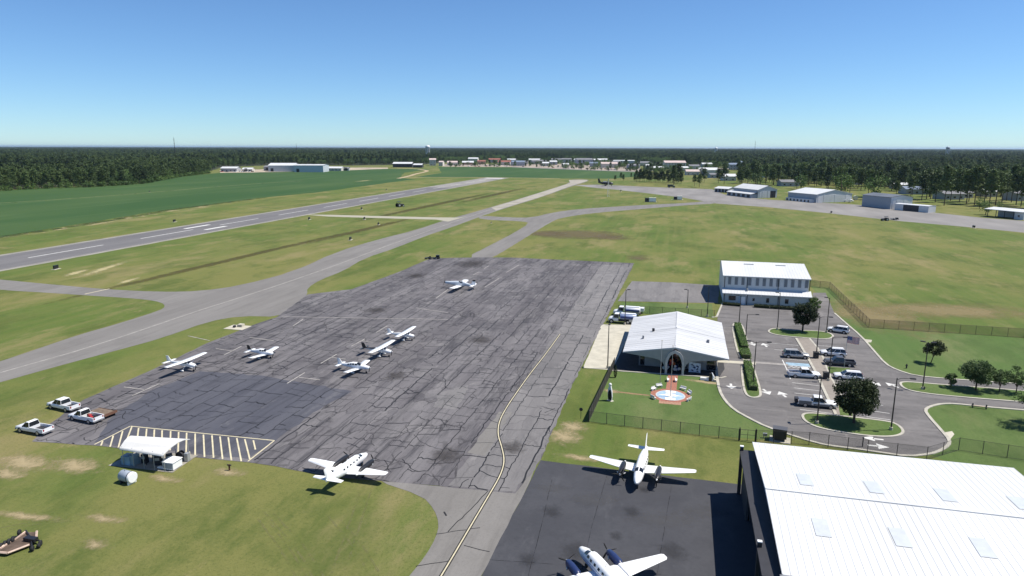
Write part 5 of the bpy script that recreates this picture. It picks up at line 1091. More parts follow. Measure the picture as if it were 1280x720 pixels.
FOREST = []   # (p, var, scale) for the mass
def lerp_line(px, f):
    P = GP(px); d = [0]
    for a, c in zip(P, P[1:]): d.append(d[-1] + (c - a).length)
    x = f * d[-1]
    for i in range(len(P) - 1):
        if x <= d[i + 1]: return P[i].lerp(P[i + 1], (x - d[i]) / (d[i + 1] - d[i]))
    return P[-1]
LEFT_EDGE = [(-55, 241.5), (0, 238.5), (60, 235.5), (120, 233.5), (180, 229.5), (222, 221.5), (262, 216.5)]
rr = random.Random(5)
def away(p, d): return p + (Vector((p.x, p.y, 0)).normalized()) * d
LP = GP(LEFT_EDGE); le_len = sum((a - c).length for a, c in zip(LP, LP[1:]))
n1 = 105
for i in range(n1):                                     # front rows of the left woods
    p = away(lerp_line(LEFT_EDGE, (i + rr.uniform(.1, .9)) / n1), rr.uniform(3, 16))
    put_tree(p, rr.choice((0, 1, 2, 3, 4, 3, 5, 6)), rr.uniform(.62, .92), 'tree in the front row of the dense left woods beyond the crop field', 'front trees of the left woods', 'woodland_tree')
for i in range(70):
    p = away(lerp_line(LEFT_EDGE, (i + rr.uniform(.1, .9)) / 70), rr.uniform(-6, 3)); FOREST.append((p, rr.choice((8, 9)), rr.uniform(.8, 1.5)))
# young pines right of the dark parked plane, and trees standing on the grass along the far apron
ORD = ['first', 'second', 'third', 'fourth', 'fifth', 'sixth', 'seventh', 'eighth', 'ninth', 'tenth', 'eleventh', 'twelfth', 'thirteenth', 'fourteenth', 'fifteenth', 'sixteenth', 'seventeenth', 'eighteenth', 'nineteenth', 'twentieth']
ORD += ['twenty-' + q for q in ORD[:9]] + ['thirtieth'] + ['thirty-' + q for q in ORD[:9]] + ['fortieth'] + ['forty-' + q for q in ORD[:9]] + ['fiftieth'] + ['fifty-' + q for q in ORD[:9]]
for q_, (px, py, s) in enumerate([(769, 226.5, .34), (776, 224.5, .42), (779, 226.8, .4), (789, 222.5, .35)]):
    put_tree(G(px, py), rr.choice((3, 1)), s, 'small young pine alone in the grass, %s to the right of the dark parked plane' % ORD[q_], 'lone young pines near the dark plane')
for i in range(26):
    px = 794 + i * 2.3 + rr.uniform(-1, 1); py = 226.5 + (px - 794) * .055 + rr.uniform(-1.2, 1)
    put_tree(G(px, py), rr.choice((3, 1, 3, 4)), rr.uniform(.45, .72), 'young pine in the thick row by the far apron end, %s from the left' % ORD[i], 'row of young pines by the far apron')
RIGHT = [(842, 231, .8), (848, 228, .9), (868, 233, .55), (874, 234.5, .6), (880, 229, .7), (898, 229, .7), (905, 231, .75), (925, 234, .8), (934, 233, .85), (946, 231, .9), (957, 230, .8), (965, 232, .8), (972, 229, .85), (984, 231, .9), (996, 236, .8), (1004, 235, .75), (1010, 232, .8),
    (1018, 234, .7), (1026, 233, .55), (1034, 238, .6), (1050, 243.5, 1.0), (1056, 242, 1.05), (1062, 243, .9), (1085, 246, .85), (1091, 247, .95), (1097, 246.5, .85), (1076, 238, .9), (1120, 246, .6), (1138, 247, .65), (1140, 244, .9), (1152, 250, .95), (1158, 249, 1.0), (1163, 249, 1.05), (1169, 253, 1.0), (1180, 257, 1.05), (1188, 251, 1.0), (1199, 253, 1.05),
    (1208, 255, 1.1), (1211, 252, 1.0), (1218, 256, 1.05), (1224, 261, .55), (1230, 254, 1.05), (1236, 258, .95), (1244, 257, 1.1), (1249, 262, .4), (1252, 254, 1.05), (1258, 251, 1.0), (1264, 253, 1.05), (1270, 256, 1.1), (1276, 258, 1.05), (1284, 260, 1.05), (1292, 261, 1.0), (1300, 263, 1.0)]
RIGHT.sort()
for q_, (px, py, s) in enumerate(RIGHT):
    v = 6 if s < .6 and px > 1000 else rr.choice((0, 1, 2, 0, 2, 4))
    put_tree(G(px, py), v, s * (1.12 if v < 5 else 1.), ('tall pine with bare trunk behind the far hangars, %s tree from the left there' if v < 5 else 'low leafy tree behind the far hangars, %s tree from the left there') % ORD[q_], 'trees standing behind the far hangars', 'pine_tree' if v < 5 else 'leafy_tree')
for px, py, v, s_, lab in ((1051, 246.5, 7, 1.35, 'large full crowned dark tree just right of the curved roof hangar'), (1094, 250, 7, 1.3, 'large round tree rising right behind the grey metal hangar'), (944, 232, 5, 1.2, 'round leafy tree directly above the first far hangar roof'), (1001, 237, 6, 1.1, 'leafy tree between the twin white hangars'), (1232, 268.5, 6, .62, 'pale bushy tree standing in the grass left of the open shelter')):
    put_tree(G(px, py), v, s_, lab, 'trees standing behind the far hangars', 'leafy_tree')
RIGHT_EDGE = [(905, 229), (960, 232), (1050, 238), (1110, 240), (1165, 248), (1230, 254), (1330, 262)]
k = 0
while NT_IND[0] < 299:
    p = away(lerp_line(RIGHT_EDGE, rr.random()), rr.uniform(4, 170))
    if blocked(p, 14): continue
    v = rr.choice((0, 1, 2, 2, 4, 5, 6)); s = rr.uniform(.8, 1.15)
    put_tree(p, v, s, 'tall pine in the open woods around the houses on the right' if v < 5 else 'leafy tree in the open woods around the houses on the right', 'trees among the right hand houses', 'pine_tree' if v < 5 else 'leafy_tree')
# the mass of the woods out to the horizon
def px_of(p):
    d = p - Vector((0, 0, CAM_H)); z = d.dot(_f); return 640 + FPX * d.dot(RX) / z, 360 - FPX * d.dot(UX) / z
EDGE_Y = [(-200, 243), (-55, 240), (0, 237.5), (60, 234.5), (120, 232.5), (180, 228.5), (222, 220.5), (262, 213), (280, 208.5), (330, 206.5), (440, 206.8), (490, 206), (530, 205.6), (545, 203.5), (575, 203), (590, 200), (640, 201.3), (700, 201.5), (760, 201), (800, 203), (830, 204), (850, 206), (905, 211), (945, 217), (975, 227), (1050, 233), (1110, 235), (1165, 243), (1230, 249), (1330, 252), (1500, 262)]
def edge_y(x):
    for (a, ya), (c, yc) in zip(EDGE_Y, EDGE_Y[1:]):
        if x <= c: return ya + (yc - ya) * max(0, (x - a)) / (c - a)
    return 262
def nz(p, s, o=0): from mathutils import noise as N; return N.noise(Vector((p.x * s + o, p.y * s, o)))
def mass():
    rg = random.Random(11); out = FOREST
    for d0, d1, sp, sc0, jit in ((380, 1500, 10.5, 1.0, .5), (1500, 3200, 15, 1.1, .5), (3200, 7000, 30, 1.75, .5), (7000, 16000, 80, 3.2, .5), (16000, 42000, 300, 8, .5)):
        d = d0
        while d < d1:
            arc = R(96); n = int(arc * d / sp)
            for i in range(n):
                a = YAW + math.pi / 2 - arc / 2 + arc * (i + rg.uniform(-jit, jit)) / n; dd = d + rg.uniform(-jit, jit) * sp
                p = Vector((math.cos(a) * dd, math.sin(a) * dd, 0)); x, y = px_of(p)
                if y > edge_y(x) or (dd < 3000 and blocked(p, 30 if x > 540 else 4)): continue
                if dd < 1200 and x > 790 and rg.random() < .12: continue
                if dd > 900 and nz(p, .0011, 3.3) > .42: continue
                f = nz(p, .004, 9.1); v = rg.choice((0, 1, 2, 3, 4)) if f + rg.uniform(-.35, .35) < (.10 if x < 520 else -.08) else rg.choice((5, 6, 7))
                out.append((p, v, sc0 * rg.uniform(.6, .95) * (1 if v < 5 else 1.05)))
            d += sp
    # scattered town trees
    for _ in range(700):
        x = rg.uniform(552, 900); y = rg.uniform(199, 212 if x < 800 else 222); p = G(x, y)
        if y > 200.5 + max(0, (x - 560)) * .04 + (6 if x > 800 else 2) or blocked(p, 10): continue
        out.append((p, rg.choice((5, 6, 7, 3)), rg.uniform(.45, .8)))
    for _ in range(900):                                  # trees in the gaps of the town row
        x = rg.uniform(560, 905); y = rg.uniform(203, 209 + max(0, x - 640) * .045); p = G(x, y)
        if any(abs((p - c).dot(HX)) < hw - 3 and -14 < (p - c).dot(HYv) < dd for c, hw, dd in HOUSES) and rg.random() < .93: continue
        if rg.random() < .45: out.append((p, rg.choice((5, 6, 7, 7, 3)), rg.uniform(.32, .62)))
    return out
def forest_object(pts):
    me = bpy.data.meshes.new('woods'); me.vertices.add(len(pts))
    me.vertices.foreach_set('co', [q for p, v, s in pts for q in p])
    rg = random.Random(2)
    a = me.attributes.new('var', 'INT', 'POINT'); a.data.foreach_set('value', [v for p, v, s in pts])
    a = me.attributes.new('rot', 'FLOAT_VECTOR', 'POINT'); a.data.foreach_set('vector', [q for _ in pts for q in (0, 0, rg.uniform(0, 6.28))])
    a = me.attributes.new('scl', 'FLOAT_VECTOR', 'POINT')
    a.data.foreach_set('vector', [q for p, v, s in pts for q in (s * rg.uniform(.95, 1.25), s * rg.uniform(.95, 1.25), min(s, 1.05 + .12 * rg.random()))])
    o = bpy.data.objects.new('distant_woods', me); COL.objects.link(o); o['kind'] = 'stuff'
    ng = bpy.data.node_groups.new('scatter trees', 'GeometryNodeTree')
    ng.interface.new_socket('Geometry', in_out='INPUT', socket_type='NodeSocketGeometry'); ng.interface.new_socket('Geometry', in_out='OUTPUT', socket_type='NodeSocketGeometry')
    N = ng.nodes.new; gi, go = N('NodeGroupInput'), N('NodeGroupOutput'); iop = N('GeometryNodeInstanceOnPoints'); jn = N('GeometryNodeJoinGeometry')
    # each variant: crown and trunk meshes of the trees built above
    for v in reversed(range(len(TV))):
        j = N('GeometryNodeJoinGeometry')
        for me_ in TV[v]:
            src = next((ob for ob in COL.objects if ob.type == 'MESH' and ob.data == me_), None)
            if src is None:
                hold = thing('shrub', 'dense leafy shrub at the foot of the left woods', 'shrub', tuple(away(lerp_line(LEFT_EDGE, .3 + .1 * v % .5), -4)), 0, 'shrubs at the foot of the left woods') if me_ is TV[v][0] else hold
                src = inst(me_.name.split('.')[0], me_, hold)
            oi = N('GeometryNodeObjectInfo'); oi.inputs['Object'].default_value = src; oi.transform_space = 'ORIGINAL'; ng.links.new(oi.outputs['Geometry'], j.inputs[0])
        g2i = N('GeometryNodeGeometryToInstance'); ng.links.new(j.outputs[0], g2i.inputs[0]); ng.links.new(g2i.outputs[0], jn.inputs[0])
    def attr(nm, ty):
        q = N('GeometryNodeInputNamedAttribute'); q.data_type = ty; q.inputs['Name'].default_value = nm; return q.outputs['Attribute']
    ng.links.new(gi.outputs[0], iop.inputs['Points']); ng.links.new(jn.outputs[0], iop.inputs['Instance']); iop.inputs['Pick Instance'].default_value = True
    ng.links.new(attr('var', 'INT'), iop.inputs['Instance Index']); ng.links.new(attr('rot', 'FLOAT_VECTOR'), iop.inputs['Rotation']); ng.links.new(attr('scl', 'FLOAT_VECTOR'), iop.inputs['Scale'])
    ng.links.new(iop.outputs[0], go.inputs[0]); md = o.modifiers.new('scatter', 'NODES'); md.node_group = ng
forest_object(mass())
# leaf litter under the woods
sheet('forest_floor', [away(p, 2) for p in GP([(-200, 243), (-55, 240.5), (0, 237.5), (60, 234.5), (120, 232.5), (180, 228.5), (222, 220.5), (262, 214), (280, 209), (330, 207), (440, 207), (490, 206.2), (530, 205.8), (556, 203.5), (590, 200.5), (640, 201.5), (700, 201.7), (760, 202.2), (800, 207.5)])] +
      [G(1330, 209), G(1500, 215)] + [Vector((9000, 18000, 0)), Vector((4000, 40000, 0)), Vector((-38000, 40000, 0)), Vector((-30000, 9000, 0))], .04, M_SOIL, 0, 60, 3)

# ------------------------------------------------------------------ vehicles
def ring8(x, w, zb, zt, wt=None):
    wt = wt or w * .92; m = zb + (zt - zb) * .55
    return [(x, -w * .92, zb), (x, w * .92, zb), (x, w, zb + .12), (x, w, m), (x, wt, zt), (x, -wt, zt), (x, -w, m), (x, -w, zb + .12)]
def glass_side(b, q, n=1, mx=.1, mt=.12, mb=.06, off=.014):
    """panes set just proud of a cabin side; q = lower-left, lower-right, upper-right, upper-left"""
    q = [Vector(p) for p in q]; nn = (q[1] - q[0]).cross(q[3] - q[0]).normalized() * off
    def at(u, v): return q[0].lerp(q[1], u).lerp(q[3].lerp(q[2], u), v) + nn
    for i in range(n):
        u0, u1 = (i + mx) / n, (i + 1 - mx) / n; b.quad(at(u0, mb), at(u1, mb), at(u1, 1 - mt), at(u0, 1 - mt))
M_RIM = mat('alloy rim', (.45, .45, .46), .35, .6); M_LAMP = mat('lamp lens', (.6, .6, .58), .15); M_TAIL = mat('tail lamp lens', (.3, .015, .015), .2)
def wheels(t, xs, yw, r=.38, wdt=.24):
    for x in xs:
        for s in (1, -1):
            b = MB(); y = s * yw; b.tube([(x, y - wdt / 2, r), (x, y - wdt / 2 + .03, r), (x, y + wdt / 2 - .03, r), (x, y + wdt / 2, r)], [r * .9, r, r, r * .9], 16); wh = b.build('wheel', M_BLK, t)
            b = MB(); b.disc((x, y + s * (wdt / 2 + .004), r), r * .62, 'y', 12, 0, .012); b.build('rim', M_RIM, wh)
            b = MB(); b.disc((x, s * (yw + .085), r + .03), r * 1.22, 'y', 14, 0, .012); b.build('wheel_arch', M_BLK, t)
def cabin(t, paint, bx0, bx1, tx0, tx1, zb, zt, bw, tw, nside, roofm=None):
    B = [(bx0, -bw, zb), (bx1, -bw, zb), (bx1, bw, zb), (bx0, bw, zb)]; T = [(tx0, -tw, zt), (tx1, -tw, zt), (tx1, tw, zt), (tx0, tw, zt)]
    b = MB(); b.add(B + T, [(0, 1, 5, 4), (1, 2, 6, 5), (2, 3, 7, 6), (3, 0, 4, 7), (4, 5, 6, 7)])
    T2 = [(tx0 + .12, -tw + .12, zt + .06), (tx1 - .14, -tw + .12, zt + .06), (tx1 - .14, tw - .12, zt + .06), (tx0 + .12, tw - .12, zt + .06)]
    b.add(T + T2, [(0, 1, 5, 4), (1, 2, 6, 5), (2, 3, 7, 6), (3, 0, 4, 7), (4, 5, 6, 7)]); b.build('cabin', paint, t)
    for i, (q, n, nm) in enumerate((((B[0], B[1], T[1], T[0]), nside, 'side_window'), ((B[1], B[2], T[2], T[1]), 1, 'windshield'), ((B[2], B[3], T[3], T[2]), nside, 'side_window'), ((B[3], B[0], T[0], T[3]), 1, 'rear_window'))):
        for k in range(n):
            c = MB(); q2 = [Vector(p) for p in q]; lo, hi = k / n, (k + 1) / n
            glass_side(c, (q2[0].lerp(q2[1], lo), q2[0].lerp(q2[1], hi), q2[3].lerp(q2[2], hi), q2[3].lerp(q2[2], lo)), 1, .035, .07, .02); c.build(nm, M_GLASS, t)
def lights(t, xf, xr, yw, zf, zr):
    for s in (1, -1):
        b = MB(); b.box(xf - .12, xf + .02, s * yw - .17, s * yw + .17, zf - .08, zf + .09); b.build('headlight', M_LAMP, t)
        b = MB(); b.box(xr - .015, xr + .1, s * (yw + .05) - .09, s * (yw + .05) + .09, zr - .16, zr + .16); b.build('taillight', M_TAIL, t)
def pickup(label, c, rz, paint, crew=True, bedload=None, L=5.9, group=None, lower=None):
    t = thing('pickup_truck', label, 'pickup truck', tuple(c), rz, group); h = L / 2
    b = MB(); cb0 = -.75 if crew else -.1
    rs_ = [ring8(cb0, .99, .42, 1.12), ring8(.9, .99, .42, 1.14), ring8(1.6, .99, .42, 1.12), ring8(h - .35, .96, .45, 1.06), ring8(h - .06, .9, .5, .95), ring8(h, .82, .52, .8)]
    b.loft(rs_, 0, True); b.build('body', paint, t)
    b = MB(); x0 = -h + .05
    b.box(x0, cb0 - .04, -.98, -.86, .5, 1.16); b.box(x0, cb0 - .04, .86, .98, .5, 1.16); b.box(x0 + .06, cb0 - .04, -.86, .86, .62, .70); b.box(cb0 - .12, cb0 - .04, -.86, .86, .7, 1.16)
    b.build('bed', paint, t); b = MB(); b.box(x0 - .02, x0 + .06, -.86, .86, .55, 1.14); b.build('tailgate', paint, t)
    b = MB(); b.box(x0 + .08, cb0 - .14, -.84, .84, .705, .72); b.build('bed_liner', M_DARK, t)
    cabin(t, paint, cb0, 1.5, cb0 + .15, .72, 1.1, 1.86, .93, .76, 2 if crew else 1)
    for xx, nm in ((h - .02, 'front_bumper'), (-h - .1, 'rear_bumper')): b = MB(); b.box(xx, xx + .12, -.93, .93, .42, .62); b.build(nm, M_RIM, t)
    b = MB(); b.box(h - .02, h + .012, -.5, .5, .66, .9); b.build('grille', M_DARK, t)
    for s in (1, -1): b = MB(); b.box(1.0, 1.15, s * 1.0 - .12 * (s < 0), s * 1.0 + .12 * (s > 0), 1.18, 1.36); b.build('mirror', M_DARK, t)
    wheels(t, (h - 1.02, -h + 1.2), .88, .4); lights(t, h - .05, x0 - .03, .72, .86, .95)
    if bedload: bedload(t, x0, cb0)
    return t
def suv(label, c, rz, paint, L=5.0, H=1.82, rack=True, lower=None, group=None):
    t = thing('parked_suv', label, 'car', tuple(c), rz, group); h = L / 2
    b = MB(); rs_ = [ring8(-h, .86, .5, .98), ring8(-h + .12, .94, .42, 1.04), ring8(-.5, .96, .38, 1.05), ring8(.9, .96, .38, 1.08), ring8(1.5, .95, .4, 1.04), ring8(h - .3, .92, .43, .95), ring8(h - .05, .86, .46, .84), ring8(h, .78, .5, .72)]
    b.loft(rs_, 0, True); b.build('body', paint, t)
    if lower: b = MB(); b.box(-h + .5, h - .6, -.975, .975, .36, .52); b.build('sill_cladding', lower, t)
    cabin(t, paint, -h + .08, 1.35, -h + .5, .35, 1.03, H - .12, .9, .70, 3)
    if rack:
        for s in (1, -1): b = MB(); b.tube([(-h + .6, s * .66, H + .05), (.3, s * .66, H + .05)], .03, 5); b.build('roof_rail', M_DARK, t)
    for xx, nm in ((h - .04, 'front_bumper'), (-h - .05, 'rear_bumper')): b = MB(); b.box(xx, xx + .09, -.86, .86, .42, .6); b.build(nm, lower or M_DARK, t)
    b = MB(); b.box(h - .03, h + .01, -.45, .45, .64, .8); b.build('grille', M_DARK, t)
    for s in (1, -1): b = MB(); b.box(.85, 1.0, s * .97 - .12 * (s < 0), s * .97 + .12 * (s > 0), 1.1, 1.26); b.build('mirror', paint, t)
    wheels(t, (h - .95, -h + 1.0), .86, .37); lights(t, h - .08, -h - .02, .66, .8, .98); return t
PW = mat('white car paint', (.76, .76, .76), .25, var=.02, spec=.6); PS = mat('silver car paint', (.40, .41, .42), .3, .3, var=.03); PD = mat('charcoal car paint', (.09, .092, .10), .28, .2, var=.05); PG = mat('two tone dark grey paint', (.14, .15, .17), .3, .2, var=.05); PB = mat('beige silver paint', (.46, .45, .43), .3, .2, var=.03)
suv('silver sport utility car parked nose right at the top of the accessible bays', G(994.5, 447), R(2), PB, 5.3, 1.9)
pickup('white pickup with an open bed parked nose right below the blue hatch', G(1004.5, 471.5), R(2), PW, True)
pickup('white topped pickup with a dark lower body parked beside the large round tree', G(1020.5, 508), R(-2), PW, True, lambda t, x0, c0: (MB().box(x0 + .1, c0 - .2, -1.0, 1.0, .45, 1.17).build('bed_cover', PG, t), MB().box(c0 + .1, 2.2, -1.005, 1.005, .42, .78).build('lower_cladding', PG, t), MB().box(x0 - .5, x0 + .1, -.6, .6, .5, 1.3).build('toolbox', M_DARK, t)), 6.3)
suv('white sport utility car nose left, topmost of the three in the right parking row', G(1041, 444.5), R(180), PW, 5.1, 1.85)
pickup('charcoal pickup nose left in the middle of the right parking row', G(1049, 456.5), R(180), PD, True)
suv('white sport utility car with roof rails nose left, lowest of the right parking row', G(1060, 474), R(178), PW, 5.2, 1.8)
suv('white sport utility car driving near the upper tree island', G(1047.5, 415.5), R(158), PW, 4.9, 1.8)
def debris(t, x0, c0):
    rg = random.Random(3)
    for i in range(7):
        x, y = rg.uniform(x0 + .3, c0 - .4), rg.uniform(-.6, .6); s = rg.uniform(.2, .4); b = MB(); b.box(x - s, x + s, y - s * .6, y + s * .6, .72, .95 + s, 0)
        b.build('cargo', (M_RED, mat('rusty brown scrap', (.2, .08, .05), .8, var=.4), M_DARK)[i % 3], t)
pickup('white crew cab pickup parked nose left on the grass edge, farthest of three', G(80, 511), R(172), PW, True)
pickup('white single cab work pickup with scrap in its bed and a flatbed trailer behind', G(108, 525.5), R(173), PW, False, debris)
pickup('white pickup nose left at the apron corner, nearest to the bare sand', G(44, 540), R(176), PW, False)
def flat_trailer():
    c = G(128, 519.5); t = thing('flatbed_trailer', 'brown flatbed trailer standing behind the work pickup', 'trailer', tuple(c), R(173))
    MT = mat('brown timber deck', (.17, .125, .09), .9, var=.3, scale=2)
    for i in range(9): b = MB(); y = -1.1 + i * .245; b.box(-2.1, 2.1, y, y + .23, .62, .68); b.build('deck_plank', MT, t)
    b = MB(); b.box(-2.15, 2.15, -1.14, -1.11, .5, .75); b.box(-2.15, 2.15, 1.12, 1.15, .5, .75); b.box(-2.15, -2.11, -1.11, 1.12, .5, .95); b.build('side_rail', mat('rusty rail', (.16, .08, .05), .8), t)
    b = MB(); b.tube([(2.1, 0, .55), (3.1, 0, .5)], .06, 6); b.build('drawbar', M_DARK, t); wheels(t, (-.5, -1.3), 1.0, .33)
flat_trailer()
def fuel_truck(label, c, rz, tankm):
    t = thing('fuel_truck', label, 'truck', tuple(c), rz); b = MB()
    b.loft([ring8(.9, 1.0, .55, 1.5), ring8(1.9, 1.0, .55, 1.52), ring8(2.9, .95, .55, 1.45), ring8(3.35, .85, .6, 1.3), ring8(3.45, .75, .65, 1.1)], 0, True); b.build('hood', PW, t)
    cabin(t, PW, .75, 2.25, .8, 1.9, 1.45, 2.45, 1.02, .9, 1)
    b = MB(); n = 16; R2 = []
    for x, k in ((-3.6, .85), (-3.5, 1), (.4, 1), (.5, .85)): R2.append([(x, math.cos(a) * 1.12 * k, 1.75 + math.sin(a) * .8 * k) for a in [i * 2 * math.pi / n for i in range(n)]])
    b.loft(R2, 0, True); tk_ = b.build('fuel_tank', tankm, t)
    b = MB(); b.box(-3.4, .3, -.5, .5, 2.5, 2.62); b.build('top_walkway', M_WHITE, tk_)
    b = MB(); b.box(-3.4, .3, 1.06, 1.16, 1.5, 1.95); b.box(-3.4, .3, -1.16, -1.06, 1.5, 1.95); b.build('side_stripe', M_BLUE, tk_)
    b = MB(); b.box(-3.7, 3.2, -.6, .6, .5, .85); b.build('chassis', M_DARK, t)
    b = MB(); b.box(-3.5, -1.9, 1.0, 1.2, .7, 1.3); b.build('pump_cabinet', M_STEEL, t)
    wheels(t, (2.6, -1.6, -2.7), .95, .48, .3); lights(t, 3.42, -3.65, .72, 1.05, .9)
    b = MB(); b.box(3.4, 3.55, -1.0, 1.0, .5, .75); b.build('front_bumper', M_DARK, t)
fuel_truck('white and blue fuel truck nose left behind the terminal, nearer of two', G(777.5, 403.5), R(178), mat('white blue tank', (.30, .36, .52), .35, var=.1))
fuel_truck('fuel truck nose left with a white topped tank, farther of two', G(783, 394.5), R(178), mat('pale tank', (.6, .62, .66), .35, var=.05))
t = thing('utility_trailer', 'small white box trailer behind the far fuel truck', 'trailer', tuple(G(798, 391)), R(178)); b = MB(); b.box(-1.5, 1.2, -.9, .9, .6, 1.5); b.build('box_body', M_WHITE, t); wheels(t, (-.2,), .9, .35); b = MB(); b.tube([(1.2, 0, .6), (2.2, 0, .5)], .05, 6); b.build('drawbar', M_DARK, t)

far_cars()
# ------------------------------------------------------------------ aircraft
AF = [(0, 0), (.04, .035), (.2, .072), (.5, .06), (1, .004), (1, -.004), (.5, -.028), (.2, -.038), (.04, -.022)]
def wing_mb(secs):
    """secs: (y, x leading edge, chord, z, thickness factor)"""
    b = MB(); b.loft([[(xl - c * u, y, z + c * v * tf) for u, v in AF] for y, xl, c, z, tf in secs], 0, True); return b
def fin_mb(secs):
    b = MB(); b.loft([[(xl - c * u, v * c * tf, z) for u, v in [(0, 0), (.1, .04), (.4, .055), (1, .004), (1, -.004), (.4, -.055), (.1, -.04)]] for z, xl, c, tf in secs], 0, True); return b
def fus_mb(secs, n=16):
    b = MB(); rings = []
    for x, w_, h_, zc in secs:
        r = []
        for k in range(n):
            a = 2 * math.pi * k / n; ca, sa = math.cos(a), math.sin(a); p = 2 / 2.4
            r.append((x, w_ * math.copysign(abs(ca) ** p, ca), zc + h_ * math.copysign(abs(sa) ** p, sa)))
        rings.append(r)
    b.loft(rings, 0, True); return b
def half_at(secs, x):
    for (x1, w1, h1, z1), (x2, w2, h2, z2) in zip(secs, secs[1:]):
        if (x1 - x) * (x2 - x) <= 0:
            f = (x - x1) / (x2 - x1) if x2 != x1 else 0; return w1 + (w2 - w1) * f, h1 + (h2 - h1) * f, z1 + (z2 - z1) * f
    return secs[-1][1:]
def fus_pt(secs, x, a, off=.012):
    w_, h_, zc = half_at(secs, x); ca, sa = math.cos(a), math.sin(a); p = 2 / 2.4
    return Vector((x, (w_ + off) * math.copysign(abs(ca) ** p, ca), zc + (h_ + off) * math.copysign(abs(sa) ** p, sa)))
def fus_patch(secs, x0, x1, a0, a1, nx=3, na=4, off=.014):
    b = MB(); g = [[fus_pt(secs, x0 + (x1 - x0) * i / nx, a0 + (a1 - a0) * j / na, off) for j in range(na + 1)] for i in range(nx + 1)]
    for i in range(nx):
        for j in range(na): b.quad(g[i][j], g[i + 1][j], g[i + 1][j + 1], g[i][j + 1])
    return b
def prop(t, x, y, z, r, nb, m=None, a0=.3, spin=None):
    b = MB(); b.tube([(x - .16, y, z), (x, y, z), (x + .14, y, z), (x + .26, y, z)], [.16, .16, .1, .01], 10); p = b.build('spinner', spin or M_STEEL, t)
    for k in range(nb):
        a = a0 + 2 * math.pi * k / nb; u = Vector((0, math.cos(a), math.sin(a))); v = Vector((.5, -math.sin(a), math.cos(a))).normalized(); c = Vector((x + .02, y, z)); bb = MB()
        bb.loft([[c + u * (r * f) + v * cw * q + Vector((th * e, 0, 0)) for q, e in ((-1, 0), (0, 1), (1, 0), (0, -1))] for f, cw, th in ((.1, .05, .04), (.35, .10, .03), (.75, .10, .02), (1, .04, .012))], 0, True); bb.build('propeller_blade', m or M_BLK, p)
def gear(t, x, y, ztop, r=.22, leg=.05, fair=False):
    b = MB(); b.tube([(x, y, ztop), (x, y, r)], leg, 6); g = b.build('landing_gear_leg', M_STEEL, t)
    b = MB(); b.tube([(x, y - .09, r), (x, y + .09, r)], r, 12); b.build('wheel', M_BLK, g)
    if fair: b = MB(); b.tube([(x + r * 1.6, y, r * 1.1), (x + r, y, r * 1.2), (x - r, y, r * 1.3), (x - r * 2.2, y, r * 1.4)], [.04, .17, .16, .03], 8); b.build('wheel_fairing', M_WHITE, g)
STRIPE = mat('pale blue stripe paint', (.32, .42, .62), .3)
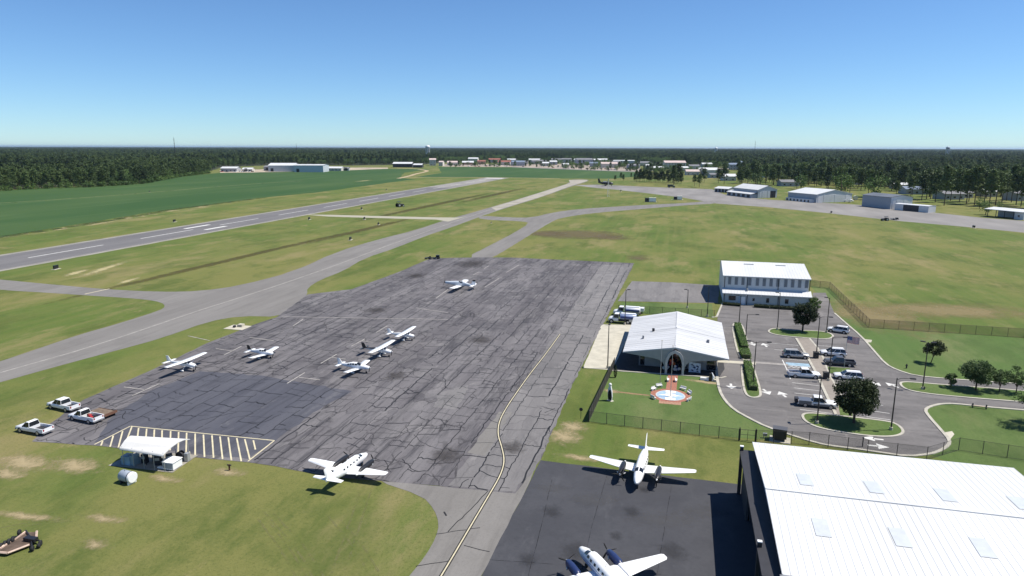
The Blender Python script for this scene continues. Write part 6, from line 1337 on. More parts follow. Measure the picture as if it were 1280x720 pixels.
def twin(label, c, rz, sc_, nac, stripe=None, wingm=None, flags=False):
    t = thing('parked_airplane', label, 'airplane', tuple(c), rz, 'twin propeller airplanes parked around the apron'); t.scale = (sc_,) * 3
    F = [(5.5, .06, .06, 1.55), (5.2, .32, .3, 1.55), (4.4, .56, .55, 1.6), (3.4, .68, .74, 1.72), (2.5, .72, .88, 1.86), (1.2, .74, .92, 1.9), (-1.5, .74, .92, 1.9), (-3, .58, .72, 1.98), (-4.4, .34, .45, 2.1), (-5.4, .12, .22, 2.2)]
    fus_mb(F).build('fuselage', M_WHITE, t)
    for s in (1, -1):
        wing_mb([(s * .5, 1.5, 2.7, 1.25, 1), (s * 2.6, 1.35, 2.4, 1.42, 1), (s * 7.4, .55, 1.15, 1.92, .9), (s * 7.65, .35, .7, 1.96, .5)]).build('wing', M_WHITE, t)
        wing_mb([(s * .1, -4.1, 1.3, 2.25, .8), (s * 2.65, -4.55, .75, 2.3, .7), (s * 2.72, -4.6, .55, 2.31, .4)]).build('tailplane', M_WHITE, t)
        N_ = [(3.55, .24, .24, 1.62), (3.3, .36, .42, 1.58), (2.4, .42, .50, 1.56), (1.2, .42, .50, 1.55), (0, .34, .40, 1.5), (-1.2, .12, .14, 1.45)]
        N2 = [(x, w_, h_, z) for x, w_, h_, z in N_]
        N2 = ([q for q in N_ if q[0] > 1.1] + [(.95, .30, .38, 1.52)]) if nac is M_NAC else (N_[:4] + [(.2, .38, .47, 1.56), (-.5, .18, .2, 1.55)]); b = fus_mb(N2, 14); b.v = [(x, y + s * 2.55, z) for x, y, z in b.v]; nc = b.build('engine_nacelle', nac, t)
        b = fus_mb([(1.6, .30, .36, 1.42), (.6, .34, .40, 1.4), (-.6, .24, .3, 1.38), (-1.2, .1, .12, 1.4)], 12); b.v = [(x, y + s * 2.55, z) for x, y, z in b.v]; b.build('nacelle_fairing', M_WHITE, nc)
        b = MB(); b.tube([(2.9, s * 2.55 + .36, 1.4), (2.5, s * 2.55 + .56, 1.38)], .09, 8); b.tube([(2.9, s * 2.55 - .36, 1.4), (2.5, s * 2.55 - .56, 1.38)], .09, 8); b.build('exhaust_stack', M_STEEL, nc)
        prop(t, 3.68, s * 2.55, 1.62, 1.18, 3, a0=.5 if s > 0 else 1.1)
        gear(t, .6, s * 2.55, 1.3, .3, .07)
        for x in (.0, .85, 1.7, -.85, -1.7)[:5]: fus_patch(F, x - .19, x + .19, (.28 if s > 0 else math.pi - .28), (.62 if s > 0 else math.pi - .62)).build('cabin_window', M_GLASS, t)
        fus_patch(F, 3.45, 2.72, (1.5 if s > 0 else math.pi - 1.5), (.62 if s > 0 else math.pi - .62), 4, 4).build('windshield', M_GLASS, t)
        fus_patch(F, 2.62, 2.2, (.38 if s > 0 else math.pi - .38), (.82 if s > 0 else math.pi - .82)).build('cockpit_window', M_GLASS, t)
        if stripe:
            fus_patch(F, 4.6, -4.6, (-.12 if s > 0 else math.pi + .12), (-.42 if s > 0 else math.pi + .42), 14, 2).build('fuselage_stripe', stripe, t)
            fus_patch(F, 4.6, -4.9, (.08 if s > 0 else math.pi - .08), (.0 if s > 0 else math.pi), 14, 1).build('fuselage_stripe', STRIPE, t)
    gear(t, 3.9, 0, 1.3, .26, .07)
    fin_mb([(2.1, -2.9, 2.6, .6), (2.7, -3.7, 1.75, .9), (4.3, -4.75, 1.1, .8), (4.4, -4.95, .8, .4)]).build('tail_fin', M_WHITE, t)
    b = MB(); b.tube([(-.3, 0, 2.8), (-.45, 0, 3.1)], .03, 5); b.build('antenna', M_DARK, t); return t
twin('white twin propeller airplane with black nacelles facing the viewer by the lawn', G(801.5, 595), R(-94), .94, M_BLKPAINT)
twin('white twin propeller airplane with navy blue nacelles at the bottom edge of the photo', G(754.5, 735), R(126), .96, M_NAC, STRIPE)
twin('white twin propeller airplane with black nacelles seen from behind at the grass edge', G(435, 596), R(84), .80, M_BLKPAINT).scale = (.9, .8, .8)
def high_wing(label, c, rz, finm=None, tail=None, sc_=1.):
    t = thing('parked_airplane', label, 'airplane', tuple(c), rz, 'high wing propeller airplanes on the apron'); t.scale = (sc_,) * 3
    F = [(2.35, .18, .2, 1.28), (2.25, .4, .34, 1.27), (1.4, .5, .42, 1.32), (1.1, .54, .5, 1.36), (.7, .56, .66, 1.5), (-.4, .56, .68, 1.52), (-1.3, .42, .48, 1.48), (-3., .22, .3, 1.45), (-5.2, .07, .12, 1.5)]
    fus_mb(F, 14).build('fuselage', M_WHITE, t)
    if tail: fus_patch(F, -1.6, -5.1, .2, math.pi - .2, 6, 8).build('dark_tail_cone', tail, t)
    for s in (1, -1):
        wing_mb([(s * .0, .75, 1.62, 2.2, 1), (s * 2.6, .75, 1.62, 2.26, 1), (s * 5.4, .55, 1.15, 2.36, .9), (s * 5.5, .45, .85, 2.37, .5)]).build('wing', M_WHITE, t)
        wing_mb([(s * .05, -4.15, 1.05, 1.55, .7), (s * 1.7, -4.35, .75, 1.57, .6)]).build('tailplane', tail or M_WHITE, t)
        b = MB(); b.tube([(.25, s * .5, .98), (.25, s * 2.5, 2.2)], .05, 6); b.build('wing_strut', M_WHITE, t)
        b = MB(); b.tube([(-.15, s * .45, .9), (-.15, s * 1.15, .25)], .05, 6); g = b.build('landing_gear_leg', M_WHITE, t)
        b = MB(); b.tube([(-.15, s * 1.2 - .08, .22), (-.15, s * 1.2 + .08, .22)], .22, 12); b.build('wheel', M_BLK, g)
        b = MB(); b.tube([(.25, s * 1.2, .24), (.05, s * 1.2, .27), (-.35, s * 1.2, .3), (-.65, s * 1.2, .32)], [.04, .17, .15, .03], 8); b.build('wheel_fairing', M_WHITE, g)
        for x0, x1 in ((.55, -.1), (-.2, -.95)): fus_patch(F, x0, x1, (.2 if s > 0 else math.pi - .2), (.82 if s > 0 else math.pi - .82)).build('cabin_window', M_GLASS, t)
    fus_patch(F, 1.12, .66, .6, math.pi - .6, 4, 8).build('windshield', M_GLASS, t)
    fin_mb([(1.5, -3.5, 1.7, .5), (1.85, -4.1, 1.2, .8), (2.75, -4.75, .75, .7)]).build('tail_fin', finm or M_WHITE, t)
    prop(t, 2.45, 0, 1.28, .95, 2, a0=1.2); gear(t, 1.75, 0, 1.0, .2); return t
high_wing('white high wing airplane alone at the left edge of the apron', G(234, 463), R(-5), None, None, .95)
high_wing('white high wing airplane at the far end of the middle parking row', G(507.5, 425), R(-3), None, None, .88)
high_wing('high wing airplane with a black tail between two white ones in the middle row', G(478, 445), R(-5), M_BLKPAINT, M_BLKPAINT, .93)
def low_wing(label, c, rz, sc_=1., nwin=2, finm=None, long_=0):
    t = thing('parked_airplane', label, 'airplane', tuple(c), rz, 'low wing propeller airplanes on the apron'); t.scale = (sc_,) * 3; q = long_
    F = [(2.5 + q, .16, .18, 1.2), (2.4 + q, .4, .34, 1.2), (1.5 + q, .5, .42, 1.22), (.9 + q, .55, .46, 1.25), (.2, .56, .68, 1.42), (-.9, .54, .64, 1.42), (-2.2, .36, .4, 1.3), (-4.3 - q * .3, .1, .16, 1.3)]
    fus_mb(F, 14).build('fuselage', M_WHITE, t)
    for s in (1, -1):
        wing_mb([(s * .4, 1.05, 1.95, .82, 1), (s * 1.2, .85, 1.6, .9, 1), (s * 4.85, .75, 1.35, 1.28, .9), (s * 5., .6, 1.0, 1.29, .5)]).build('wing', M_WHITE, t)
        wing_mb([(s * .05, -3.3 - q * .3, .95, 1.3, .7), (s * 1.8, -3.4 - q * .3, .75, 1.32, .6)]).build('tailplane', M_WHITE, t); gear(t, -.05, s * 1.6, .95, .22, .06, True)
        for k in range(nwin): x = .35 - k * .62; fus_patch(F, x, x - .48, (.18 if s > 0 else math.pi - .18), (.75 if s > 0 else math.pi - .75)).build('cabin_window', M_GLASS, t)
        fus_patch(F, 2. + q, -3.8, (-.05 if s > 0 else math.pi + .05), (-.22 if s > 0 else math.pi + .22), 10, 1).build('fuselage_stripe', STRIPE, t)
    fus_patch(F, .86 + q * .6, .3, .6, math.pi - .6, 4, 8).build('windshield', M_GLASS, t)
    fin_mb([(1.3, -2.7 - q * .3, 1.6, .5), (1.65, -3.2 - q * .3, 1.15, .8), (2.55, -3.85 - q * .3, .7, .7)]).build('tail_fin', finm or M_WHITE, t)
    prop(t, 2.6 + q, 0, 1.2, .95, 2, a0=1.0); gear(t, 1.8 + q, 0, .9, .2); return t
low_wing('white low wing airplane with a dark fin standing near the left apron edge', G(330, 447), R(-5), .94, 2, M_BLKPAINT).scale = (.95, .86, .94)
low_wing('white low wing airplane with four cabin windows nearest in the middle row', G(446, 465), R(-5), .94, 4, None, .5).scale = (.96, .84, .98)
def ag_plane():
    t = thing('parked_airplane', 'white crop spraying airplane with a long grey nose facing left at the far apron', 'airplane', tuple(G(575, 361)), R(180))
    F = [(4.9, .2, .24, 1.95), (4.6, .42, .42, 1.9), (3.2, .5, .52, 1.8), (1.4, .55, .72, 1.75), (.3, .52, .75, 1.72), (-.9, .46, .85, 1.7), (-2, .38, .55, 1.55), (-3.6, .24, .35, 1.3), (-4.9, .08, .18, 1.15)]
    fus_mb(F, 14).build('fuselage', mat('silver grey paint', (.52, .56, .60), .35), t)
    for s in (1, -1):
        wing_mb([(s * .45, 1.3, 2.1, 1.05, 1), (s * 7.0, 1.2, 1.9, 1.55, .9), (s * 7.3, 1.0, 1.4, 1.58, .5)]).build('wing', M_WHITE, t)
        wing_mb([(s * .05, -3.7, 1.3, 1.45, .7), (s * 2.5, -3.8, 1.1, 1.47, .6)]).build('tailplane', M_WHITE, t); gear(t, 1.2, s * 1.5, 1.2, .4, .08)
        fus_patch(F, -.1, -1.0, (.35 if s > 0 else math.pi - .35), (1.1 if s > 0 else math.pi - 1.1)).build('cockpit_window', M_GLASS, t)
        b = MB(); b.tube([(-.9, s * 1, 1.05), (-.9, s * 6, 1.35)], .05, 5); b.build('spray_boom', M_STEEL, t)
    fus_patch(F, .25, -.1, .7, math.pi - .7, 2, 6).build('windshield', M_GLASS, t)
    fin_mb([(1.3, -3.0, 2.2, .5), (1.9, -3.8, 1.3, .8), (2.6, -4.1, 1.05, .7)]).build('tail_fin', M_WHITE, t); fin_mb([(2.6, -4.1, 1.05, .8), (3.1, -4.3, .85, .7)]).build('fin_tip', M_BLKPAINT, t)
    prop(t, 5.1, 0, 1.95, 1.35, 3, a0=1.57, spin=M_BLKPAINT); gear(t, -4.5, 0, 1.1, .16)
ag_plane()
def dark_plane():
    c = G(757, 232.2); t = thing('parked_airplane', 'large dark multi engine airplane parked far off at the end of the apron', 'airplane', tuple(c), -YAW + R(8))
    F = [(9, .3, .3, 2.6), (8.4, 1.0, 1., 2.6), (6, 1.35, 1.5, 2.8), (0, 1.4, 1.6, 2.9), (-4, 1.2, 1.4, 3.1), (-9, .3, .5, 3.8)]
    MDK = mat('dark olive paint', (.028, .03, .03), .6); fus_mb(F, 12).build('fuselage', MDK, t)
    for s in (1, -1):
        wing_mb([(s * 1, 2.5, 4, 3.9, 1), (s * 13, 1.2, 2, 4.6, .9)]).build('wing', MDK, t); wing_mb([(s * .2, -7, 2.2, 4, .8), (s * 4.5, -7.5, 1.4, 4.1, .7)]).build('tailplane', MDK, t)
        for y in (4, 8): b = fus_mb([(4.5, .4, .4, 3.9), (3.5, .7, .7, 3.9), (0, .5, .5, 4)], 10); b.v = [(x, yy + s * y, z) for x, yy, z in b.v]; b.build('engine_nacelle', MDK, t); prop(t, 4.6, s * y, 3.9, 1.9, 3)
        gear(t, 0, s * 2, 2.5, .7, .2)
    gear(t, 7, 0, 2, .5, .2)
    fin_mb([(3.8, -5.5, 3.4, .6), (8.2, -7.6, 2.0, .8)]).build('tail_fin', MDK, t); fus_patch(F, 8.2, 7.2, .5, math.pi - .5, 2, 6).build('windshield', M_LAMP, t)
    b = MB(); b.tube([(1, 0, 4.4), (-3, 0, 4.5)], [.9, .6], 8); b.build('pale_hatch', M_STEEL, t)
dark_plane()

# ------------------------------------------------------------------ memorial, small things
def memorial():
    c = G(838, 494.5); Z = .018
    oc = [(c.x + math.cos(a) * 3.8, c.y + math.sin(a) * 3.55) for a in [math.pi / 8 + k * math.pi / 4 for k in range(8)]]
    sheet('brick_paving', oc, .03, M_BRICK, 0, 9, 0)
    sheet('brick_paving', [(c.x - 1.9, c.y - 4.4), (c.x + 1.9, c.y - 4.4), (c.x + 1.9, c.y - 2.6), (c.x - 1.9, c.y - 2.6)], .026, mat('faded brick paving', (.33, .19, .125), .9, var=.25, scale=3), 0, 9, 0)
    sheet('brick_walk', [(-1.35, c.y + 3), (.55, c.y + 3), (.75, 132.6), (-1.15, 132.6)], .027, M_BRICK, 0, 9, 0)
    t = thing('compass_rose', 'pale blue compass rose disc with white cross slabs set in the brick paving', 'compass rose', (c.x, c.y, .03))
    b = MB(); b.tube([(0, 0, 0), (0, 0, .04)], 2.4, 32, 0, False); b.build('disc', mat('pale blue tile', (.30, .42, .55), .6, var=.15), t)
    b = MB(); b.tube([(0, 0, 0), (0, 0, .03)], 2.65, 32, 0, False); b.build('rim', mat('grey stone rim', (.45, .44, .42), .8), t)
    b = MB()
    for k in range(4):
        a = k * math.pi / 2
        u, v = Vector((math.cos(a), math.sin(a), 0)), Vector((-math.sin(a), math.cos(a), 0)); h = Vector((0, 0, .046))
        b.add([u * 2.3 + h, v * .42 + u * .42 + h, h * 1.3, -v * .42 + u * .42 + h], [(0, 1, 2, 3)])
    b.build('compass_point', M_BENCH, t)
    for s in (-1, 1):
        for yy in (1.7, -2.0, 0):
            b = MB(); b.box(s * .5 - .4, s * .5 + .4, yy - .62, yy + .62, .05, .09); b.build('stone_slab', M_BENCH, t)
    spots = [(835, 476.5, 'left', 'upper walk'), (845, 477, 'right', 'upper walk'), (824, 484, 'upper left', ''), (817, 488, 'left', ''), (816.5, 498.5, 'lower left', ''), (853.5, 487.5, 'upper right', ''), (861.5, 492.5, 'right', ''), (861, 501, 'lower right', '')]
    for i, (px, py, w_, e) in enumerate(spots):
        p = G(px, py); a = math.atan2(c.y - p.y, c.x - p.x) + math.pi / 2 if not e else math.pi / 2
        t = thing('stone_bench', ('white stone bench at the %s side of the compass circle' % w_) if not e else 'white stone bench on the %s edge of the brick walk to the arch' % w_, 'bench', (p.x, p.y, .02), a, 'white benches around the memorial'); t.scale = (.8, .8, .75)
        b = MB(); b.box(-.75, .75, -.25, .25, .42, .55); b.build('seat', M_BENCH, t)
        for s in (-.55, .55): b = MB(); b.box(s - .09, s + .09, -.2, .2, 0, .42); b.build('leg', M_BENCH, t)
        b = MB(); b.box(-.75, .75, .2, .28, .55, .95); b.build('backrest', M_BENCH, t)
    # tall white upright sculpture with its shaded face painted dark near the slatted fence
    p = G(762.5, 501); t = thing('sculpture', 'tall white upright sculpture with a dark left face at the end of the dirt path', 'sculpture', tuple(p), R(55)); t.scale = (.7, .7, .75)
    out = [(-.55, .1), (.55, .1), (.75, 1.6), (.62, 2.9), (.3, 3.7), (-.2, 3.9), (-.35, 3.2), (-.6, 2.4), (-.72, 1.2)]
    b = MB(); n = len(out); tri = tessellate_polygon([[Vector((y, z, 0)) for y, z in out]])
    b.add([(-.16, y, z) for y, z in out] + [(.16, y, z) for y, z in out], [tuple(q) for q in tri] + [tuple(i + n for i in q) for q in tri] + [(i, (i + 1) % n, (i + 1) % n + n, i + n) for i in range(n)]); b.build('slab', M_BENCH, t)
    b = MB(); ins = [(y * .9 - .05, .25 + z * .66) for y, z in out]; b.add([(-.175, y, z) for y, z in ins], [tuple(range(n))]); b.build('painted_shade_face', M_BLKPAINT, t)
    b = MB(); b.box(-.5, .5, -.9, .9, 0, .12); b.build('base', M_CONC, t)
    b = MB(); b.ball((.0, .1, 4.0), .42, 8); b.build('white_cap', M_BENCH, t)
    p = G(769, 472); t = thing('cypress_shrub', 'narrow dark cypress shrub on the lawn by the concrete slab', 'shrub', tuple(p)); rng = random.Random(8); b = MB()
    for _ in range(420):
        z = rng.uniform(.1, 2.6); r = .33 * math.sin(min(1, z / 2.6) * 2.6 + .35) * rng.uniform(.6, 1.1); a = rng.uniform(0, 6.28); leafq(b, Vector((r * math.cos(a), r * math.sin(a), z)), .2, rng)
    b.build('foliage', M_DKLEAF, t); b = MB(); b.tube([(0, 0, 0), (0, 0, 2.2)], .05, 5); b.build('stem', M_TRUNK, t)
    p = G(726, 523.5); t = thing('round_sign', 'small round sign on a thin post at the corner of the dark fence', 'sign', tuple(p)); b = MB(); b.tube([(0, 0, 0), (0, 0, 1.9)], .04, 6); b.build('post', M_POST, t); b = MB(); b.disc((0, 0, 1.65), .3, 'y', 14, 0, .02); b.build('sign_plate', M_DARK, t)
    # things set out at the entrance
    p = G(868, 466.5); t = thing('banner_board', 'white and blue banner board leaning right of the entrance arch', 'banner', tuple(p) [:2] + (.03,))
    def bp(u, v): return (-1.15 + 2.3 * u, .16 * math.sin(u * 3), 2.25 * v - .25 * u * v)
    b = MB()
    for i in range(6): b.quad(bp(i / 6, .05), bp((i + 1) / 6, .05), bp((i + 1) / 6, 1), bp(i / 6, 1))
    b.add([(x, y + .03, z) for x, y, z in b.v], [tuple(reversed(f)) for f in b.f]); b.build('banner_cloth', mat('pale blue white cloth', (.55, .62, .74), .7, var=.25, scale=2), t)
    MK = mat('dark navy print', (.03, .04, .1), .7); b = MB()
    for u0, u1, v0, v1 in ((.12, .5, .70, .78), (.55, .9, .60, .72), (.3, .62, .46, .60), (.62, .8, .30, .5), (.15, .45, .20, .27), (.6, .92, .12, .18)):
        q = [Vector(bp(u, v)) + Vector((0, -.012, 0)) for u, v in ((u0, v0 + .06), (u1 - .1, v0 - .04), (u1, v1 - .08), (u0 + .15, v1 + .05))]; b.quad(*q)
    b.build('printed_mark', MK, t)
    for x in (-1.1, 1.1): b = MB(); b.tube([(x, .05, 0), (x, .05, 2.2)], .035, 5); b.build('pole', M_STEEL, t)
    for nm, px, py, cols, lab in (('balloon_cluster', 832, 464.5, (M_BENCH, STRIPE, M_BLUE), 'pale blue and white balloon cluster left of the entrance arch'), ('balloon_cluster', 846, 465, (M_BLUE, M_BENCH, STRIPE), 'navy and white balloon cluster in the right half of the arch'),
                              ('balloon_cluster', 840.5, 463.5, (mat('orange rubber', (.6, .16, .04), .4), M_RED, mat('peach rubber', (.7, .36, .2), .4)), 'orange and red balloon cluster in the middle of the arch')):
        p = G(px, py); t = thing(nm, lab, 'balloons', (p.x, p.y, .03), 0, 'balloon clusters at the entrance'); rg = random.Random(px)
        up = 1.35 if 'orange' in lab else .35
        b = MB(); b.tube([(0, 0, 0), (0, 0, up + .4)], .03, 5); b.build('stand', M_STEEL, t)
        for k in range(11):
            b = MB(); b.ball((rg.uniform(-.5, .5), rg.uniform(-.25, .25), up + rg.uniform(-.1, 1.0)), rg.uniform(.2, .3), 9, 0, 1.1); b.build('balloon', cols[k % 3], t)
    p = G(884, 475.5); t = thing('display_stand', 'small white display stand with a dark curved back by the terminal corner', 'display stand', tuple(p), R(-10))
    b = MB(); b.box(-1.3, .3, -.3, .3, 0, .5); b.build('white_panel', M_WHITE, t); b = MB(); b.box(.35, .9, -.35, .35, 0, 1.5); b.build('dark_back', M_BLKPAINT, t)
    b = MB(); b.tube([(.95, 0, 0), (1.1, 0, .9), (.8, 0, 1.7)], [.2, .25, .08], 8); b.build('white_fin', M_WHITE, t); b = MB(); b.box(1.2, 1.7, -.3, .3, 0, .45); b.build('plinth', M_CONC, t)
memorial()
def black_box():
    p = G(974, 550); t = thing('equipment_cabinet', 'black boxy machine on a concrete pad behind the big hangar gate', 'equipment cabinet', tuple(p), -YAW * .6)
    b = MB(); b.box(-1, 1, -.7, .7, .5, 1.9); b.build('cabinet_body', M_BLKPAINT, t); b = MB(); b.box(-1.05, 1.05, -.75, .75, 1.9, 2.0); b.build('lid', mat('dark grey lid', (.08, .08, .085), .5), t)
    b = MB(); b.box(-1.4, 1.6, -1.2, 1.2, 0, .1); b.build('pad', M_CONC, t); b = MB(); b.box(-.7, .7, -.5, .5, .1, .5); b.build('skid', M_DARK, t)
    for x in (-.5, .1): b = MB(); b.box(x, x + .5, -.73, -.71, .8, 1.7); b.build('door', M_DARK, t)
    p = G(956, 547.5); t = thing('gas_meter', 'small grey meter box on the grass left of the black machine', 'meter', tuple(p)); b = MB(); b.box(-.3, .3, -.15, .15, .35, .8); b.build('meter_body', M_STEEL, t); b = MB(); b.tube([(-.2, 0, 0), (-.2, 0, .4)], .05, 6); b.build('pipe', M_STEEL, t)
    for px, py, h, l in ((1133, 460.5, 1.0, 'dark fire hydrant on the right lawn left of the lone leaning tree'), (1155, 487.5, .7, 'short dark post at the foot of the exit island light pole')):
        p = G(px, py); t = thing('hydrant' if 'hydrant' in l else 'short_post', l, 'hydrant' if 'hydrant' in l else 'post', tuple(p)); b = MB(); b.tube([(0, 0, 0), (0, 0, h * .8), (0, 0, h)], [.14, .14, .05], 8); b.build('barrel', M_DARK, t); b = MB(); b.tube([(-.25, 0, h * .6), (.25, 0, h * .6)], .07, 6); b.build('side_outlet', M_DARK, t)
    p = G(1078, 558.5); t = thing('marker_post', 'thin dark marker post behind the curving fence by the right arrow', 'post', tuple(p)); b = MB(); b.tube([(0, 0, 0), (0, 0, 1.4)], .08, 6); b.build('post', M_DARK, t); b = MB(); b.ball((0, 0, 1.45), .14, 6); b.build('cap', M_DARK, t)
    p = G(1224, 510.5); t = thing('low_bench', 'low dark twin post seat at the kerb of the lower right lawn', 'bench', tuple(p), R(-8))
    b = MB(); b.box(-1.2, 1.2, -.15, .15, .35, .45); b.build('seat', mat('tan timber', (.42, .33, .24), .8), t)
    for x in (-1, 1): b = MB(); b.tube([(x, 0, 0), (x, 0, .8)], .12, 6); b.build('post', M_DARK, t)
    p = G(297, 409.5); t = thing('concrete_plinth', 'pale concrete slab with a low block on the grass beside the taxiway', 'plinth', tuple(p)); b = MB(); b.box(-2.6, 2.6, -2, 2, 0, .08); b.build('slab', M_CONC, t); b = MB(); b.box(-.3, 1.0, .3, 1.5, .08, .7); b.build('block', M_CONC, t); b = MB(); b.box(-.9, -.4, -.6, 0, .08, .6); b.build('dark_box', M_DARK, t)
    p = G(287, 588); t = thing('valve_post', 'rusty valve post standing on a bare patch of grass', 'post', tuple(p)); b = MB(); b.tube([(0, 0, 0), (0, 0, .9)], .12, 7); b.build('post', mat('rust', (.1, .045, .03), .9, var=.4), t); b = MB(); b.tube([(-.3, 0, .8), (.3, 0, .8)], .1, 6); b.build('cross_arm', M_DARK, t)
black_box()
LIGHTB = [(70, 336.5, 1), (218, 277.5, 1), (438, 300, 1), (386.5, 274.5, 1), (452, 261.8, 1), (455.5, 274.3, 1), (473, 281, .9), (483, 238, .9), (614, 279, .6), (1039, 266.5, 1), (1217, 285, 1), (776, 239.5, 1.3), (187, 240, .7)]
WHERE = ['in the grass between the runway and the lower left taxiway', 'beyond the runway on the left', 'in the grass between link and taxiway', 'below the runway at the left end of the pale link', 'just above the pale link taxiway', 'just below the pale link taxiway', 'at the end of the damp swale by the link', 'beyond the runway near the crop field', 'on the grass wedge between the two taxiways', 'at the apron edge in front of the curved roof hangar', 'at the apron edge near the open shelter', 'at the edge of the far apron near the dark plane', 'far out in the crop field']
for (px, py, s), wh in zip(LIGHTB, WHERE):
    p = G(px, py); t = thing('sign_box', 'small black airfield sign box ' + wh, 'sign box', tuple(p), R(8), 'black sign boxes along the runway'); t.scale = (s,) * 3
    b = MB(); b.box(-.2, .25, -1.1, 1.1, .3, 1.5); b.build('box', M_BLKPAINT, t); b = MB(); b.box(-.8, .8, -1.6, 1.6, 0, .1); b.build('pad', M_CONC, t)
    for y in (-.8, .8): b = MB(); b.tube([(0, y, .1), (0, y, .35)], .08, 6); b.build('leg', M_DARK, t)
def wheeled(px, py, rz, label, sc_):
    t = thing('mower_tractor', label, 'tractor', tuple(G(px, py)), rz); t.scale = (sc_,) * 3
    b = MB(); b.loft([ring8(-1, .5, .5, 1.1), ring8(.4, .5, .5, 1.2), ring8(1.6, .4, .6, 1.05)], 0, True); b.build('body', M_BLKPAINT, t)
    b = MB(); b.box(-1.2, .2, -.6, .6, 2.0, 2.12); b.build('roof', M_BLKPAINT, t)
    for x in (-1.1, .1):
        for y in (-.5, .5): b = MB(); b.tube([(x, y, 1.0), (x, y, 2.0)], .05, 5); b.build('roof_post', M_DARK, t)
    wheels(t, (-.8,), .75, .65, .35); wheels(t, (1.2,), .65, .4, .25); return t
wheeled(500, 258.5, R(60), 'dark tractor mowing the grass between the runway and the taxiway', 1.9); wheeled(1106, 276, R(190), 'dark tractor at the near edge of the far apron, left of a cart', 1.3)
p = G(1118, 275); t = thing('mower_cart', 'low dark mower cart trailing right of the tractor on the far apron edge', 'mower', tuple(p), R(190)); b = MB(); b.box(-2.2, 2.2, -1, 1, .4, .8); b.build('deck', M_BLKPAINT, t); b = MB(); b.box(-2, -.8, -.8, .8, .8, 1.5); b.build('engine', M_BLKPAINT, t); wheels(t, (0,), 1.1, .45)
def mower():
    t = thing('gang_mower', 'low black gang mower parked at the far left corner of the apron', 'mower', tuple(G(541, 323.5)), R(15)); b = MB()
    b.tube([(-3, 0, .5), (3, .2, .6)], .12, 6); b.tube([(0, -1.4, .5), (0, 1.6, .5)], .1, 6); b.build('frame', M_DARK, t)
    for x, y in ((-2.6, -1), (-.9, -1.3), (.8, -1), (2.3, -.6), (-1.6, 1)): b = MB(); b.disc((x, y, .4), .62, 'z', 12, 0, .16); b.build('cutting_deck', M_BLKPAINT, t)
    b = MB(); b.box(1.3, 2.7, -.3, .8, .6, 1.5); b.build('engine_box', M_BLKPAINT, t); wheels(t, (-1.2, 1.5), 1.2, .4)
mower()
def platform():
    c = G(24, 682); t = thing('deck_platform', 'low angular brown deck frame with pale rims and black wheels on the near grass', 'trailer', tuple(c))
    P = [p - c for p in GP([(-14, 692), (0, 694.5), (10, 695.5), (37, 685), (45.5, 678), (46.5, 668), (33, 668.5), (0, 690)])]
    b = MB(); b.prism(P, .22, .32); b.build('deck', mat('weathered brown deck', (.10, .07, .052), .9, var=.35, scale=1.2), t); MRIM = mat('pale pinkish rim paint', (.50, .37, .29), .6, var=.3)
    for i, j in ((0, 1), (1, 2), (2, 3), (4, 5), (6, 7)):
        b = MB(); b.tube([P[i] + Vector((0, 0, .4)), P[j] + Vector((0, 0, .4))], .13, 5, 0, False); b.build('rim_beam', MRIM, t)
    rg = random.Random(4)
    for px, py, h, r in ((25, 671, .55, .34), (17, 679, .45, .38), (12, 682, .45, .38), (7, 684, .42, .36), (2, 687, .42, .36), (41, 689, .34, .3), (51, 682, .34, .3), (49, 685, .3, .26)):
        p = G(px, py) - c; b = MB(); u = Vector((.8, .5, 0)).normalized() * .14; q = Vector((p.x, p.y, h)); b.tube([q - u, q - u * .8, q + u * .8, q + u], [r * .85, r, r, r * .85], 12); b.build('tyre', M_BLK, t)
    for a, d in (((31, 680), (46, 677)), ((40, 682), (41, 689)), ((44, 679), (53, 681)), ((31, 679), (40, 677.5)), ((14, 681), (33, 668)), ((33, 668), (39, 676))):
        b = MB(); b.tube([G(*a) - c + Vector((0, 0, .5)), G(*d) - c + Vector((0, 0, .42))], .09, 5); b.build('brace', M_BLKPAINT, t)
    p = G(38, 679) - c; b = MB(); b.box(p.x - .6, p.x + .9, p.y - .3, p.y + .3, .32, .75); b.build('gear_box', M_BLKPAINT, t)
platform()
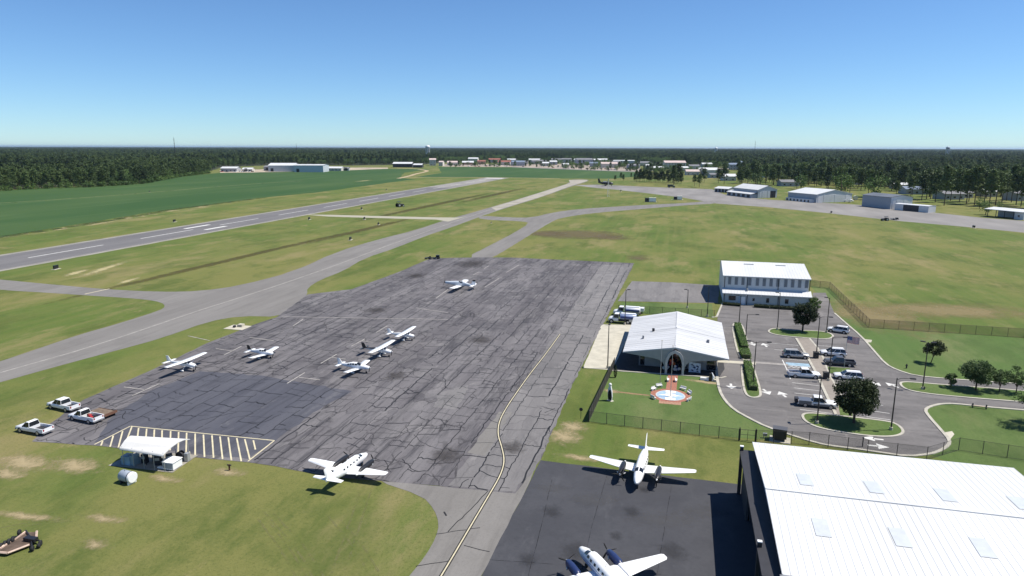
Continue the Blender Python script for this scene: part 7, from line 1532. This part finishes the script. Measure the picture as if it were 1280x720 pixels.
def lattice():
    c = G(760, 246); t = thing('lattice_tower', 'faint pale lattice tower on the grass in front of the dark plane', 'tower', tuple(c)); H = 15; b = MB()
    ML = mat('pale tower paint', (.6, .6, .6), .5)
    for k in range(3):
        a = k * 2.094; b = MB(); b.tube([(1.2 * math.cos(a), 1.2 * math.sin(a), 0), (.3 * math.cos(a), .3 * math.sin(a), H)], .09, 5); b.build('leg', ML, t)
    b = MB()
    for z in range(0, H, 2):
        for k in range(3):
            a, a2 = k * 2.094, (k + 1) * 2.094; r0, r1 = 1.2 - .9 * z / H, 1.2 - .9 * (z + 2) / H; b.tube([(r0 * math.cos(a), r0 * math.sin(a), z), (r1 * math.cos(a2), r1 * math.sin(a2), min(H, z + 2))], .05, 4)
    b.build('brace', ML, t, 'stuff'); b = MB(); b.box(-.6, .6, -.6, .6, H, H + 1); b.build('beacon', M_LAMP, t)
lattice()
def tail_plane_far():
    for px, py, rz, l in ((1063.5, 252.8, R(-20), 'tiny white airplane parked right of the curved roof hangar'),):
        high_wing(l, G(px, py), rz, None, None, .9)
tail_plane_far()
p = G(1069, 250); t = thing('storage_tank', 'small pale yellow round tank beside the tiny white airplane', 'tank', tuple(p)); b = MB(); b.tube([(0, -1.5, 2), (0, 1.5, 2)], 1.9, 14); b.build('tank_body', mat('pale yellow tank', (.6, .58, .42), .6), t); b = MB(); b.box(-1, 1, -1, 1, 0, .8); b.build('saddle', M_CONC, t)
p = G(836, 235); t = thing('parked_van', 'dark green military style truck parked at the grass beyond the far apron', 'truck', tuple(G(839, 234.5)), -YAW); b = MB(); b.box(-4, 2, -1.3, 1.3, .9, 3.4); b.build('cargo_box', mat('dark green paint', (.03, .05, .035), .6), t); b = MB(); b.loft([ring8(2.1, 1.2, .8, 2.6), ring8(3.4, 1.2, .8, 2.4), ring8(4.4, 1.0, .8, 1.7)], 0, True); b.build('cab', mat('dark green paint', (.03, .05, .035), .6), t); wheels(t, (-2.5, 3), 1.1, .6, .35)

# ------------------------------------------------------------------ air
def haze():
    b = MB(); b.box(-60500, 60500, -60500, 60500, -1, 95); o = b.build('haze', [], None, 'stuff')
    m = bpy.data.materials.new('haze'); m.use_nodes = True; t = m.node_tree; t.nodes.clear(); out = t.nodes.new('ShaderNodeOutputMaterial'); v = t.nodes.new('ShaderNodeVolumePrincipled')
    v.inputs['Color'].default_value = (.62, .80, 1, 1); v.inputs['Density'].default_value = HAZE; v.inputs['Anisotropy'].default_value = .3
    t.links.new(v.outputs[0], out.inputs['Volume']); o.data.materials.append(m)
HAZE = 2.5e-5
haze()
